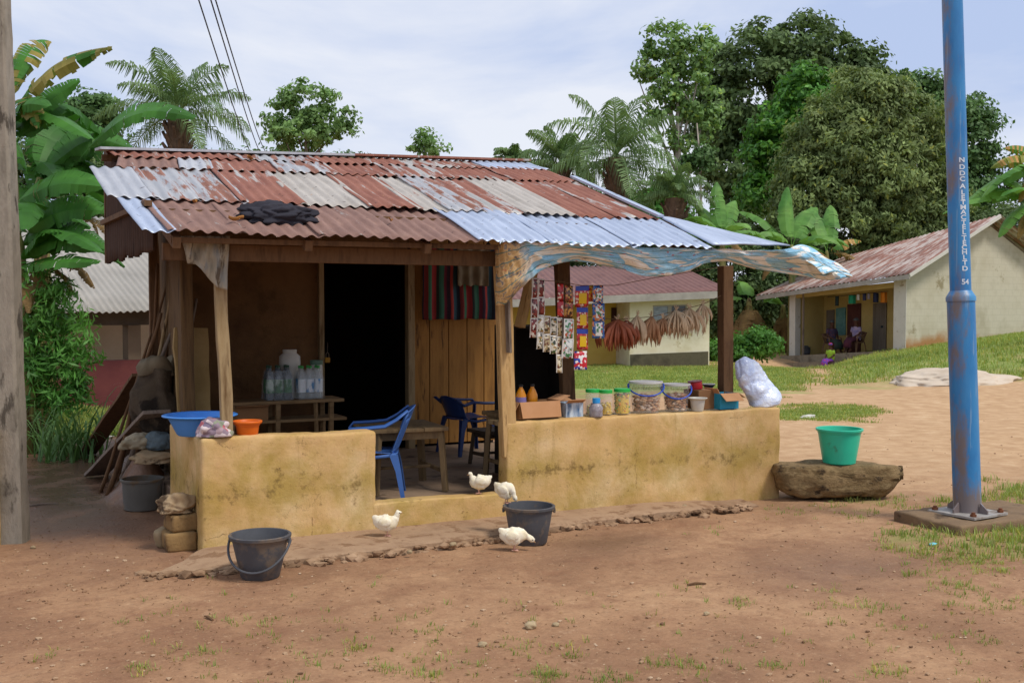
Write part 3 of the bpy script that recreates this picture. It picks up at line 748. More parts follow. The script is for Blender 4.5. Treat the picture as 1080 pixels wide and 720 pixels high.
# ---- basin, patterned cloth, flower pot on the wall
BLUE = plastic('basin_blue', C('4a90e2'), .4)
bp = at(209, 447, Y=SY+.34)
t = thing('washing_basin', 'wide bright blue plastic basin on the low wall by the patterned cloth', 'basin', (onx(211, SY+.42, .8), SY+.42, WT-.02))
mb = MB(); mb.lathe([(.0001, 0), (.145, 0), (.155, .008), (.205, .105), (.222, .13), (.245, .134), (.247, .142), (.222, .14), (.2, .106), (.148, .014), (.0001, .012)], seg=48); mb.build('bowl', BLUE, t, world=False, auto=50)
mb = MB(); mb.lathe([(.246, .136), (.252, .13), (.255, .138), (.247, .143)], seg=48); mb.build('rim', BLUE, t, world=False, smooth=True)
def clothmat():
    m, n, b, o = newmat('cloth_patterned'); v = coords(n, rnd=False)
    vo = N(n, 'ShaderNodeTexVoronoi', i_Scale=26.0); n.links.new(v, vo.inputs['Vector'])
    s = n.nodes.new('ShaderNodeSeparateColor'); n.links.new(vo.outputs['Color'], s.inputs[0])
    c = ramp(n, s.outputs[0], [(0, C('8d7a86')), (.3, C('a58d92')), (.45, C('75697c')), (.62, C('b5676f')), (.7, C('8a8f7a')), (.85, C('d0c0c0'))]); n.nodes[-1].color_ramp.interpolation = 'CONSTANT'
    n.links.new(c, b.inputs['Base Color']); b.inputs['Roughness'].default_value = .95; bump(n, b, noi(n, v, 60), .3); return m
x_ = onx(227, SY+.06, WT); rag('patterned_cloth', 'crumpled pink and grey patterned cloth on the wall corner before the blue basin', (x_, SY+.1, WT+.045), (.11, .10, .085), clothmat(), 8, .42, 1.3, cat='cloth')
x_ = onx(261, SY+.1, WT); ORG = plastic('pot_orange', C('e06a14'), .45)
t = thing('flower_pot', 'small orange plastic pot on the low wall beside the left post', 'pot', (x_, SY+.1, WT))
mb = MB(); mb.lathe([(.0001, .0), (.066, 0), (.07, .006), (.078, .06), (.083, .064), (.085, .075), (.092, .078), (.094, .09), (.088, .09), (.078, .07), (.066, .012), (.0001, .01)], seg=36); mb.build('body', ORG, t, world=False, auto=35)
mb = MB(); mb.lathe([(.085, .074), (.095, .077), (.1, .09), (.097, .097), (.089, .096), (.086, .088)], seg=36); mb.build('rim', ORG, t, world=False, smooth=True)

# ---- plastic armchairs
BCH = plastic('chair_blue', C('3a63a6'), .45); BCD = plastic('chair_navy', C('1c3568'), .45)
def armchair(label, loc, rz, mat, hb=.82, sz=.43, arm=.64, group='blue plastic chairs', name='plastic_chair', s=1.0):
    t = thing(name, label, 'chair', loc, rz, group); t.scale = (s, s, s)
    W_, D_ = .235, .22       # half width, half depth at the seat; chair faces -Y
    mb = MB()
    def seat(u, v_):
        x = (u*2-1)*W_*(1-.06*v_); y = -D_-.01+v_*2*D_; z = sz-.018*math.sin(math.pi*u)-.02*v_+(-.025*(1-v_/.12) if v_ < .12 else 0)
        return Vector((x, y, z))
    mb.grid(seat, 14, 14); mb.build('seat', mat, t, world=False, smooth=True, solid=.008)
    mb = MB()                # backrest, curved, with vertical slots left between slats
    def bk(u0, u1, zlo, zhi):
        def f(u, v_):
            uu = u0+(u1-u0)*u; a_ = (uu*2-1); z = zlo+(zhi-.05*a_*a_-zlo)*v_; y = D_-.01+.16*(z-sz)/.4+.0-.05*a_*a_
            return Vector((a_*(W_-.012+.02*v_), y, z))
        mb.grid(f, 4, 8)
    zt = hb
    if hb > .7:
        for i in range(5): bk(.06+i*.18, .06+i*.18+.13, sz+.01, zt-.09)
        bk(0, 1, zt-.10, zt); bk(0, .07, sz-.02, zt-.02); bk(.93, 1, sz-.02, zt-.02); bk(0, 1, sz-.02, sz+.05)
    else: bk(0, 1, sz-.02, zt)
    mb.build('backrest', mat, t, world=False, smooth=True, solid=.008)
    for sx in (-1, 1):
        mb = MB()            # armrest: from the front leg up, back along, rising into the back
        pts = [(sx*(W_+.018), -D_-.005, sz-.01), (sx*(W_+.03), -D_-.02, arm-.05), (sx*(W_+.035), -D_+.02, arm-.005), (sx*(W_+.035), -.05, arm), (sx*(W_+.03), .10, arm+.015), (sx*(W_+.015), .2, min(hb-.1, arm+.07)), (sx*(W_), .30, min(hb-.03, arm+.16))]
        mb.tube(pts, [.03, .03, .034, .038, .038, .034, .026], 8, (.42, 1.15)); mb.build('armrest', mat, t, world=False, smooth=True)
        for sy in (-1, 1):
            mb = MB(); x0, y0 = sx*(W_-.005), sy*(D_-.01); x1, y1 = sx*(W_+.035), sy*(D_+.055)
            vs = []
            for z, k, w_ in ((0, 1, .034), (sz*.6, .45, .05), (sz-.03, 0, .075)):
                cx, cy = x0+(x1-x0)*k, y0+(y1-y0)*k
                vs += [(cx, cy, z), (cx-sx*w_, cy, z), (cx-sx*w_, cy-sy*.008, z), (cx-sx*.008, cy-sy*.008, z), (cx-sx*.008, cy-sy*w_, z), (cx, cy-sy*w_, z)]
            fs = [(i*6+k, i*6+(k+1)%6, i*6+6+(k+1)%6, i*6+6+k) for i in range(2) for k in range(6)]+[(5,4,3,2,1,0), (12,13,14,15,16,17)]
            mb.add(vs, fs); mb.build('leg', mat, t, world=False)
        mb = MB(); mb.tube([(sx*(W_-.01), -D_+.02, sz-.03), (sx*(W_-.02), 0, sz-.055), (sx*(W_-.01), D_-.02, sz-.03)], .016, 6, (1, .5)); mb.build('side_rail', mat, t, world=False, smooth=True)
    return t
cx = onx(402, SY+.62, FLZ)
armchair('blue plastic armchair with slatted back at the front table', (onx(398, SY+.52, FLZ)-.02, SY+.52, FLZ), R(-112), BCH, s=.84)
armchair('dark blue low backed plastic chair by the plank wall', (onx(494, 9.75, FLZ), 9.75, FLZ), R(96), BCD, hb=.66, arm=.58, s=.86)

# ---- tables, stool
def table(name, label, cat, loc, rz, w_, d_, h, mat, leg=.05, top=.03, apron=.06, rail=True, splay=.02):
    t = thing(name, label, cat, loc, rz)
    mb = MB(); k = 3
    for i in range(k): mb.box(((i+.5)/k*w_-w_/2, 0, h-top/2), (w_/k-.004, d_, top+random.uniform(-.003, .003)))
    mb.build('table_top' if cat == 'table' else 'seat', mat, t, world=False, bevel=.004)
    for sx in (-1, 1):
        for sy in (-1, 1):
            mb = MB(); mb.bar((sx*(w_/2-.04+splay), sy*(d_/2-.04+splay*.6), 0), (sx*(w_/2-.05), sy*(d_/2-.05), h-top), leg, leg*.8); mb.build('leg', mat, t, world=False, bevel=.004)
    mb = MB()
    for s in (-1, 1): mb.box((0, s*(d_/2-.05), h-top-apron/2), (w_-.13, .02, apron)); mb.box((s*(w_/2-.05), 0, h-top-apron/2), (.02, d_-.12, apron))
    mb.build('apron', mat, t, world=False, bevel=.003)
    if rail:
        mb = MB(); z = h*.32
        for s in (-1, 1): mb.box((s*(w_/2-.04), 0, z), (.022, d_-.1, .03))
        mb.box((0, 0, z+.003), (w_-.1, .03, .022)); mb.build('stretcher', mat, t, world=False, bevel=.003)
    return t
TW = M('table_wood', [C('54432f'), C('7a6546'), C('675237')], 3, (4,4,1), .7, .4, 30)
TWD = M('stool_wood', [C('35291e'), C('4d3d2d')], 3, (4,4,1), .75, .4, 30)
tx = onx(425, SY+.85, .7)
table('wooden_table', 'weathered square wooden table beside the blue armchair', 'table', (onx(422, SY+.72, .7)+.02, SY+.78, FLZ), R(-4), .60, .62, .50, TW, leg=.052)
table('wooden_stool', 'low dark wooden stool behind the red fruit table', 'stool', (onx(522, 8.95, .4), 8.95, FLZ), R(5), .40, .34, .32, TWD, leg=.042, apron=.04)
tb = (onx(532, SY+.58, .8)+.06, SY+.58, FLZ)
table('side_table', 'narrow wooden table behind the middle post carrying red fruit', 'table', tb, 0, .36, .36, .58, TW, leg=.05)
RED = plastic('fruit_red', C('c22a14'), .35)
for i, (dx, dy) in enumerate(((-.12, -.1), (-.06, -.13), (-.08, -.03))):
    t = thing('tomato', ['outermost', 'front', 'rear'][i]+' red tomato in the trio on the narrow side table', 'tomato', (tb[0]+dx, tb[1]+dy, FLZ+.581), 0, 'tomatoes on the side table')
    mb = MB(); mb.blob((0, 0, .026), (.031, .031, .026), .05, 1, i, 3); mb.build('flesh', RED, t, world=False, smooth=True)
    mb = MB(); mb.lathe([(.0001, .053), (.008, .054), (.013, .05)], seg=5); mb.build('calyx', plastic('calyx_green', C('3c6a2a'), .6), t, world=False)

# ---- shelf rack with bottles by the back wall
WSH = M('shelf_wood', [C('6b5336'), C('8f7350'), C('7d6342')], 3, (1,5,5), .8, .4, 30)
YS = 9.55
sx0, sx1 = onx(236, YS, .8), onx(358, YS, .8)
t = thing('shelf_rack', 'rough wooden two tier shelf rack with bottle packs against the mud wall', 'shelf', (sx0, YS, FLZ))
z1, z2 = at(300, 421, Y=YS).z-FLZ, at(300, 441, Y=YS).z-FLZ
LS = sx1-sx0
mb = MB(); mb.bx(0, LS, -.14, .22, z1-.028, z1); mb.build('shelf_board', WSH, t, world=False, bevel=.003)
mb = MB(); mb.bx(0, LS+.03, -.12, .2, z2-.025, z2); mb.build('shelf_board', WSH, t, world=False, bevel=.003)
for xx in (.04, LS*.42, LS-.12):
    for yy in (-.1, .18):
        mb = MB(); mb.bar((xx, yy, 0), (xx+.01, yy, z1-.03), .05, .04); mb.build('leg', WSH, t, world=False, bevel=.003)
mb = MB(); mb.bar((LS-.24, -.12, 0), (LS-.25, -.1, z1-.03), .025, .025); mb.bar((LS-.19, -.13, 0), (LS-.17, -.1, z2), .02, .02); mb.build('brace', WSH, t, world=False)
zt = FLZ+z1
CLEAR = M('pet_clear', [C('cfd8d6')], 3, rough=.15, bmp=0, alpha=.30, spec=.8); CLEAR.node_tree.nodes
WRAP = M('pet_wrap', [C('dfe6ea')], 3, rough=.12, bmp=.5, bscale=25, alpha=.14, spec=.8)
def bottle(parent, loc, r, h, body, cap, labelm=None, liquid=None):
    x, y, z = loc
    prof = [(.0001, 0), (r*.8, 0), (r, h*.03), (r, h*.3), (r*.93, h*.36), (r, h*.42), (r, h*.66), (r*.6, h*.82), (r*.36, h*.88), (r*.34, h*.93)]
    mb = MB(); mb.lathe(prof, loc, 16); b_ = mb.build('bottle', body, parent, world=False, smooth=True)
    mb = MB(); mb.lathe([(r*.36, h*.92), (r*.4, h*.925), (r*.4, h*.99), (r*.34, h), (.0001, h)], loc, 14)
    c_ = mb.build('cap', cap, b_, world=False, auto=40)
    if labelm: mb = MB(); mb.lathe([(r*1.012, h*.2), (r*1.015, h*.6)], loc, 16); mb.build('bottle_label', labelm, b_, world=False, smooth=True)
    return b_
CG = plastic('cap_green', C('3aa046'), .4); CB = plastic('cap_blue', C('2b6fd0'), .4); CW = plastic('white_plastic', C('c9c6bb'), .45, C('9c8f78'), 4, .62)
LBW = M('label_water', [C('2f8ac4'), C('e8eef0')], 9, (1,1,.5), .5, 0, cover=(.42, .5)); LBG = M('label_green', [C('2c6a3a'), C('b9c8ba')], 9, (1,1,.5), .5, 0, cover=(.5, .58))
def pack(label, x, nx, ny, r, h, body, cap, lab, group):
    t = thing('bottle_pack', label, 'bottles', (x, YS, zt), 0, group)
    for i in range(nx):
        for j in range(ny): bottle(t, ((i-(nx-1)/2)*2.05*r, (j-(ny-1)/2)*2.05*r, .002), r, h, body, cap, lab)
    mb = MB(); a_, b_ = nx*r*1.03+.004, ny*r*1.03+.004
    prof = [(-a_, -b_), (a_, -b_), (a_, b_), (-a_, b_)]; vs = []
    for z, k in ((0, 1), (h*.55, 1.0), (h*.86, .84)): vs += [(x_*k, y_*k, z) for x_, y_ in prof]
    mb.add(vs, [(i*4+k, i*4+(k+1)%4, i*4+4+(k+1)%4, i*4+4+k) for i in range(2) for k in range(4)]); mb.build('shrink_wrap', WRAP, t, world=False)
    return t
DKB = M('pet_dark', [C('39434a'), C('6d777c')], 6, rough=.15, bmp=0, alpha=.75, spec=.8)
pack('shrink wrapped pack of dark bottles with green labels on the rack', onx(293, YS, .9), 3, 2, .038, .30, DKB, plastic('cap_dark', C('27482f'), .4), LBG, 'bottle packs on the rack')
pack('shrink wrapped pack of water bottles with blue labels on the rack', onx(326, YS, .9), 3, 2, .036, .29, CLEAR, CG, LBW, 'bottle packs on the rack')
t = thing('plastic_jug', 'cream plastic jug standing behind the bottle packs', 'jug', (onx(305, YS+.17, 1.1), YS+.15, zt))
mb = MB(); mb.lathe([(.0001, 0), (.075, 0), (.08, .02), (.08, .26), (.095, .30), (.092, .37), (.06, .40), (.055, .41)], seg=24); mb.build('body', CW, t, world=False, auto=50)
mb = MB(); mb.lathe([(.058, .40), (.062, .405), (.062, .43), (.0001, .432)], seg=20); mb.build('lid', CW, t, world=False, auto=40)
t = thing('plastic_jar', 'white plastic jar with a dim green lid behind the water bottles', 'jar', (onx(330, YS+.17, 1.1)+.03, YS+.16, zt))
mb = MB(); mb.lathe([(.0001, 0), (.05, 0), (.055, .01), (.055, .27), (.047, .3)], seg=20); mb.build('body', CW, t, world=False, auto=50)
mb = MB(); mb.lathe([(.056, .29), (.058, .295), (.058, .33), (.0001, .335)], seg=20); mb.build('lid', plastic('lid_dull_green', C('5c7a66'), .5), t, world=False, auto=40)
CARD = M('cardboard', [C('a97a51'), C('c0916a')], 3, rough=.9, bmp=.15, bscale=30, spots=(C('8c6240'), 3, .64)); CARDI = M('cardboard_inner', [C('8a6542'), C('9c7450')], 3, rough=.9, bmp=.15)
def carton(label, loc, rz, w_, d_, h, mat, flaps=(), group=None, band=None, name='cardboard_box'):
    """open box; flaps: (side 0..3, length, angle outward from vertical in degrees)"""
    t = thing(name, label, 'box', loc, rz, group)
    mb = MB(); th = .005
    mb.bx(-w_/2, w_/2, -d_/2, d_/2, 0, th); mb.bx(-w_/2, w_/2, -d_/2, -d_/2+th, th, h); mb.bx(-w_/2, w_/2, d_/2-th, d_/2, th, h)
    mb.bx(-w_/2, -w_/2+th, -d_/2+th, d_/2-th, th, h); mb.bx(w_/2-th, w_/2, -d_/2+th, d_/2-th, th, h); mb.build('body', mat, t, world=False)
    for side, ln, ang in flaps:
        a_ = R(ang); hw = (w_ if side in (0, 2) else d_)/2-.002
        e = Vector((0, -d_/2, h)) if side == 0 else Vector((w_/2, 0, h)) if side == 1 else Vector((0, d_/2, h)) if side == 2 else Vector((-w_/2, 0, h))
        ov = Vector((0, -1, 0)) if side == 0 else Vector((1, 0, 0)) if side == 1 else Vector((0, 1, 0)) if side == 2 else Vector((-1, 0, 0))
        dr = ov*math.sin(a_)+Vector((0, 0, 1))*math.cos(a_); al = Vector((1, 0, 0)) if side in (0, 2) else Vector((0, 1, 0)); nn_ = dr.cross(al)*.002
        e = e+Vector((0, 0, .002)); mb = MB()
        vs = [e-al*hw-nn_, e+al*hw-nn_, e+al*hw*.96+dr*ln-nn_, e-al*hw*.96+dr*ln-nn_]; vs += [q+nn_*2 for q in vs]
        mb.add(vs, [(0,3,2,1), (4,5,6,7), (0,1,5,4), (1,2,6,5), (2,3,7,6), (3,0,4,7)]); mb.build('flap', CARD, t, world=False)
    if band: mb = MB(); mb.bx(-w_/2-.002, w_/2+.002, -d_/2-.002, d_/2+.002, h*.25, h*.7); mb.build('printed_band', band, t, world=False)
    return t
carton('dusty carton on the lower tier of the shelf rack', (onx(262, YS, .7), YS+.02, FLZ+z2), 0, .30, .22, .12, CARDI, [(0, .08, 80)])
t = thing('yellow_padlock', 'small yellow padlock on a cord hanging at the door edge', 'padlock', (onx(345, BW-.06, 1.2), BW-.07, at(345, 373, Y=BW-.07).z-.06))
YEL = plastic('yellow_tag', C('b8841c'), .5)
mb = MB(); mb.box((0, 0, 0), (.05, .02, .05)); mb.build('body', YEL, t, world=False, bevel=.006); mb = MB(); mb.tube([(-.015, 0, .02), (-.014, 0, .06), (0, 0, .075), (.014, 0, .06), (.015, 0, .02)], .004, 6); mb.tube([(0, 0, .075), (.003, 0, .17)], .002, 5); mb.build('shackle', WOODG, t, world=False)

# ---- hanging striped curtain, shirt, bulb
def stripemat():
    m, n, b, o = newmat('striped_cloth'); v = coords(n, rnd=False)
    s = n.nodes.new('ShaderNodeSeparateXYZ'); n.links.new(v, s.inputs[0])
    md = N(n, 'ShaderNodeMath', operation='FRACT'); mu = N(n, 'ShaderNodeMath', operation='MULTIPLY', i_1=2.6); n.links.new(s.outputs[0], mu.inputs[0]); n.links.new(mu.outputs[0], md.inputs[0])
    r = n.nodes.new('ShaderNodeValToRGB'); cr = r.color_ramp; cr.interpolation = 'CONSTANT'
    st = [(0, '8e2a2a'), (.14, '2a2f2c'), (.2, '2d5a45'), (.36, '6b2433'), (.44, '3c2a3a'), (.52, 'a03830'), (.6, '2c4a55'), (.72, '1e2430'), (.8, '7a2d2d'), (.9, '3a6a50')]
    while len(cr.elements) < len(st): cr.elements.new(.5)
    for e, (p_, c_) in zip(cr.elements, st): e.position = p_; e.color = (*C(c_), 1)
    n.links.new(md.outputs[0], r.inputs[0]); n.links.new(r.outputs[0], b.inputs['Base Color']); b.inputs['Roughness'].default_value = .95; return m
YC = BW-.13
def hang(name, label, cat, px0, px1, py0, py1, Y, mat, folds=7, amp=.018, parent=None, rag_=.02, seed=1):
    a_, b_ = at(px0, py0, Y=Y), at(px1, py0, Y=Y); c_ = at(px0, py1, Y=Y)
    def f(u, v_):
        p = a_.lerp(b_, u); p.z = a_.z+(c_.z-a_.z)*v_+rag_*noise.noise(Vector((u*6, seed, 1)))*v_
        p.y += amp*math.sin(u*folds*6.28+seed)*(.4+.6*v_)+.02*noise.noise(Vector((u*3, v_*3, seed))); return p
    mb = MB(); mb.grid(f, 70, 24); o = mb.build(name, mat, smooth=True, solid=.003); return tag(o, label, cat)
hang('striped_curtain', 'red green and black striped cloth hung on the plank wall', 'curtain', 446, 526, 260, 337, YC, stripemat())
SHIRT = M('shirt_khaki', [C('6e624e'), C('8a7d66')], 4, rough=.95, bmp=.3, bscale=80)
hang('hanging_shirt', 'faded khaki garment hung over the striped cloth', 'shirt', 482, 515, 262, 301, YC-.05, SHIRT, 3, .02, seed=4)
t = thing('light_bulb', 'round white bulb under the eave beside the middle post', 'bulb', at(515, 270, Y=SY+.16))
t.location.z -= .03
mb = MB(); mb.lathe([(.0001, 0), (.02, .004), (.032, .02), (.034, .035), (.028, .052), (.016, .068), (.014, .08)], seg=20); mb.build('globe', plastic('bulb_white', C('d0ccc0'), .3), t, world=False, smooth=True)
mb = MB(); mb.lathe([(.016, .075), (.018, .08), (.018, .12), (.005, .13), (.003, .17)], seg=14); mb.build('holder', BLACKM, t, world=False)

# ---- plastic sheet wrapped round the left post head
WRP = M('post_wrap_plastic', [C('7a7668'), C('a39b88'), C('6f7f8a')], 5, (3,3,.7), .6, .5, 30, spots=(C('584c3c'), 4, .56))
a_, b_ = at(188, 249, Y=SY-.02), at(242, 249, Y=SY-.02)
def f(u, v_):
    top = a_.lerp(b_, u); lo = [(0, 252), (.1, 278), (.3, 279), (.55, 291), (.75, 303), (1, 306)]
    for (u0, y0), (u1, y1) in zip(lo, lo[1:]):
        if u0 <= u <= u1: pyb = y0+(y1-y0)*(u-u0)/(u1-u0)
    pxb = 192+(239-192)*u if u > .5 else 192+47*u*1.0
    bt = at(pxb, pyb, Y=SY+.01)
    p = top.lerp(bt, v_); p.y += .02*math.sin(u*19+v_*3)+.03*noise.noise(Vector((u*5, v_*2, 3)))-.02; return p
mb = MB(); mb.grid(f, 50, 24); tag(mb.build('plastic_wrap', WRP, smooth=True, solid=.002), 'grimy plastic sheeting wrapped round the head of the left veranda post', 'sheeting')

# ---- printed tarpaulin under the eave
def tarpmat():
    m, n, b, o = newmat('printed_tarpaulin'); t = n.nodes.new('ShaderNodeTexCoord'); v = t.outputs['UV']
    mp_ = N(n, 'ShaderNodeMapping'); mp_.inputs['Scale'].default_value = (10, 2.6, 1); n.links.new(v, mp_.inputs[0]); u = mp_.outputs[0]
    f1 = noi(n, u, .8, 3, .5, 1.2)
    c = ramp(n, f1, [(.34, C('efe9dc')), (.43, C('e6dcc6')), (.45, C('7ab4d2')), (.57, C('a9d4e6')), (.59, C('f0ece2'))])
    sx = n.nodes.new('ShaderNodeSeparateXYZ'); n.links.new(v, sx.inputs[0])
    left = ramp(n, sx.outputs[0], [(.12, 1.0), (.18, 0.0)]); lc = ramp(n, noi(n, u, 1.4, 5, .6, 2), [(.4, C('a9854f')), (.52, C('c9a672')), (.56, C('4d5d6a')), (.62, C('b5925e'))]); c = mixc(n, left, c, lc)
    wv = N(n, 'ShaderNodeTexWave', wave_type='RINGS', i_Scale=.55, i_Distortion=7.0, i_Detail=2.0); n.links.new(u, wv.inputs['Vector'])
    c = mixc(n, ramp(n, wv.outputs['Fac'], [(.965, 0.0), (.99, .8)]), c, C('2f6b6a'))
    c = mixc(n, ramp(n, noi(n, u, 2.6, 3, .5, 1.5), [(.66, 0.0), (.69, .8)]), c, C('b8402e'))
    c = mixc(n, ramp(n, noi(n, u, 7, 3, .5, 1.5), [(.63, 0.0), (.66, .7)]), c, C('3c5560'))
    n.links.new(c, b.inputs['Base Color']); b.inputs['Roughness'].default_value = .55; bump(n, b, noi(n, u, 8, 5, .6), .3, .01); return m
# control: column, top row, bottom row, depth top, depth bottom
TC = [(523,258,523,322,7.33,7.30),(532,256,533,321,7.22,7.28),(548,254,552,302,7.2,7.26),(566,255,573,284,7.2,7.26),(600,255,602,276,7.2,7.30),(640,257,640,280,7.2,7.28),(672,260,672,289,7.2,7.24),
      (700,261,700,291,7.2,7.24),(727,262,727,285,7.2,7.22),(745,263,748,277,7.2,7.24),(765,263,768,276,7.2,7.3),(800,264,800,284,7.15,7.3),(828,263,840,290,7.1,7.3),(848,262,872,295,7.2,7.2),(872,275,885,294,7.2,7.1),(898,289,896,293,7.2,7.15)]
ctl = [(at(a, b_, Y=yt-.11), at(c, d, Y=yb-.08)) for a, b_, c, d, yt, yb in TC]
def cr_(P, t):
    n_ = len(P)-1; f = t*n_; i = min(int(f), n_-1); u = f-i
    p0, p1, p2, p3 = P[max(i-1, 0)], P[i], P[i+1], P[min(i+2, n_)]
    return .5*((2*p1)+(p2-p0)*u+(2*p0-5*p1+4*p2-p3)*u*u+(3*p1-p0-3*p2+p3)*u**3)
TT = [c[0] for c in ctl]; TB = [c[1] for c in ctl]
def f(u, v_):
    a_, b_ = cr_(TT, u), cr_(TB, u); p = a_.lerp(b_, v_)
    p.y -= .015*math.sin(math.pi*v_)+.03*noise.noise(Vector((u*16, v_*2.5-u*5, 1)))-.035*abs(noise.noise(Vector((u*30, v_*2+u*9, 4))))-.02*abs(noise.noise(Vector((u*60, v_*7, 8))))
    p.z += .012*noise.noise(Vector((u*20, v_*2, 9))); return p
mb = MB(); NU, NV = 220, 22; mb.grid(f, NU, NV); o = mb.build('tarpaulin', tarpmat(), smooth=True, solid=.003)
uv = o.data.uv_layers.new(name='UVMap'); li = 0
for poly in o.data.polygons:
    for k in poly.loop_indices:
        vi = o.data.loops[k].vertex_index; uv.data[k].uv = ((vi % (NU+1))/NU, (vi//(NU+1))/NV)
tag(o, 'beige and blue printed tarpaulin slung under the eave above the counter', 'tarpaulin')
mb = MB(); e0, e1, e2, e3 = at(834, 264, Y=7.15), at(868, 291, Y=7.0), at(897, 289, Y=7.1), at(852, 262, Y=7.5)
def f(u, v_): return e0.lerp(e1, v_).lerp(e3.lerp(e2, v_), u)+Vector((0, 0, .02+.02*math.sin(u*3.14)+.008*math.sin(v_*11)))
mb.grid(f, 12, 16); 
o = mb.build('tarpaulin_flap', o.data.materials[0], smooth=True, solid=.003)
uv = o.data.uv_layers.new(name='UVMap')
for poly in o.data.polygons:
    for k in poly.loop_indices:
        vi = o.data.loops[k].vertex_index; uv.data[k].uv = (.72+(vi % 13)/12*.1, (vi//13)/16)
tag(o, 'folded tip of printed tarpaulin sticking out past the tin sheets', 'tarpaulin')

# ---- near-black box behind the counter, standing in for the kiosk's interior darkness
DK = M('kiosk_shade_dark', [C('1d1916'), C('2c2620')], 3, rough=.9, bmp=.3)
ky = SY+.8
k0, k1 = onx(541, ky, 1.2), onx(600, ky, 1.2)
kt = at(570, 343, Y=ky).z
t = thing('kiosk_dark_box', 'near-black open fronted box standing in for the dark kiosk interior', 'kiosk interior', (k0, ky, FLZ))
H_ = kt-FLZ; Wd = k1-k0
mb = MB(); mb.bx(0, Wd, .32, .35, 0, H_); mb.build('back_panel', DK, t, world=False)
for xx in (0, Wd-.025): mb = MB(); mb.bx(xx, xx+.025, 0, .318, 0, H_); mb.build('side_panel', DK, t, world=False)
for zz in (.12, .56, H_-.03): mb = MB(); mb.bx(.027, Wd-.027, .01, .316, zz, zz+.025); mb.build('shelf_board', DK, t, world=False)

# ---- counter goods
YK = SY+.13
ctz = WT+.002
def X(px, Y=YK, z=WT): return onx(px, Y, z)
TRB = M('tray_blue', [C('2f5f8f'), C('c5d2dc'), C('264b70')], 14, (1, 1, .3), .5, 0)
carton('open brown carton with its front flap folded down by the middle post', (X(568), YK+.08, ctz), R(2), .36, .20, .13, CARDI, [(0, .125, 165), (1, .1, 70), (3, .12, 150)], 'cartons on the counter')
carton('small tray carton of blue tins between the open carton and jars', (X(604), YK+.05, ctz), 0, .155, .16, .11, TRB, [(0, .055, 62), (2, .08, 75)], 'cartons on the counter')
DRK = plastic('drink_orange', C('d98a17'), .25)
for i, px in enumerate((550, 562)):
    z_ = .93
    t = thing('orange_drink_bottle', ('orange drink bottle nearest the middle post behind the open carton', 'orange drink bottle second from the middle post behind the open carton')[i], 'bottle', (onx(px, YK+.16, 1.0), YK+.17, ctz+.008), 0, 'orange drink bottles')
    bottle(t, (0, 0, 0), .042, .245, DRK, plastic('cap_black', C('23211f'), .4), plastic('label_violet', C('8d7fb5'), .5) if i == 0 else None)
GL = M('jar_clear', [C('dfe6e2')], 3, rough=.1, bmp=0, alpha=.16, spec=.9)
JG = plastic('lid_green', C('27b04a'), .35)
SW = [plastic('sweet_'+k, C(h), .4) for k, h in (('yellow', 'd8b21e'), ('green', '5c8a2a'), ('olive', 'a59a25'), ('orange', 'd0761e'), ('cream', 'd8c68a'))]
def jar(label, px, r, h, fill, mats, Y=YK, seed=0):
    t = thing('sweet_jar', label, 'jar', (X(px, Y), Y, ctz), 0, 'green lidded jars on the counter')
    mb = MB(); mb.lathe([(.0001, 0), (r*.94, 0), (r, .008), (r, h*.82), (r*.9, h*.87), (r*.88, h*.9)], seg=32); mb.build('glass', GL, t, world=False, smooth=True)
    mb = MB(); mb.lathe([(r*.9, h*.87), (r*.98, h*.875), (r*.98, h*.985), (r*.93, h), (.0001, h)], seg=32); mb.build('lid', JG, t, world=False, auto=40)
    mb = MB(); rs = random.Random(seed)
    for i in range(int(190*(r/.06)**2*fill)):
        a_ = rs.uniform(0, 6.28); q = r*.86*rs.random()**.35; z = .012+rs.random()*h*.8*fill
        mb.cur = rs.randrange(len(mats)); s = .0095
        mb.blob((q*math.cos(a_), q*math.sin(a_), z), (s*rs.uniform(.8, 1.5), s, s*rs.uniform(.7, 1.2)), .2, 1, i, 1)
    mb.cur = 0; mb.lathe([(.0001, .008), (r*.8, .008), (r*.8, h*.78*fill), (.0001, h*.8*fill)], seg=16)
    mb.build('sweets', mats, t, world=False); return t
jar('green lidded jar behind the small blue capped bottle', 625, .058, .205, .45, [SW[4], SW[3]], YK+.06, 1)
jar('slim green lidded jar half full of yellow sweets', 639, .052, .20, .5, [SW[0], SW[4]], YK, 2)
jar('full green lidded jar of yellow and green sweets', 656, .068, .205, .92, [SW[0], SW[1], SW[2], SW[0], SW[3]], YK, 3)
t = thing('small_bottle', 'small crumpled clear bottle with a blue cap before the jars', 'bottle', (X(623), SY+.045, ctz))
mb = MB(); mb.lathe([(.0001, 0), (.05, 0), (.054, .01), (.05, .04), (.056, .07), (.04, .095), (.022, .11)], seg=20, wob=.06); mb.build('body', M('pet_cloudy', [C('b9b6bd'), C('8a7f86')], 30, rough=.2, bmp=0, alpha=.75), t, world=False, smooth=True)
mb = MB(); mb.lathe([(.024, .105), (.031, .108), (.031, .145), (.0001, .148)], seg=18); mb.build('cap', plastic('cap_sky', C('2f9be0'), .35), t, world=False, auto=40)
TUB = M('tub_clear', [C('d5d2cf'), C('c2bdb8')], 5, rough=.25, bmp=0, alpha=.25, spec=.6); LIDC = M('tub_lid', [C('c9c8ca'), C('b5b1b0')], 5, rough=.35, bmp=0, alpha=.8)
BISC = [M('biscuit_'+k, [C(a_), C(b_)], 8, rough=.8, bmp=.2) for k, a_, b_ in (('tan', 'c4956c', 'd6b08a'), ('brown', 'ad7c58', 'c4967a'), ('pale', 'd6bda4', 'e6d4c2'))]
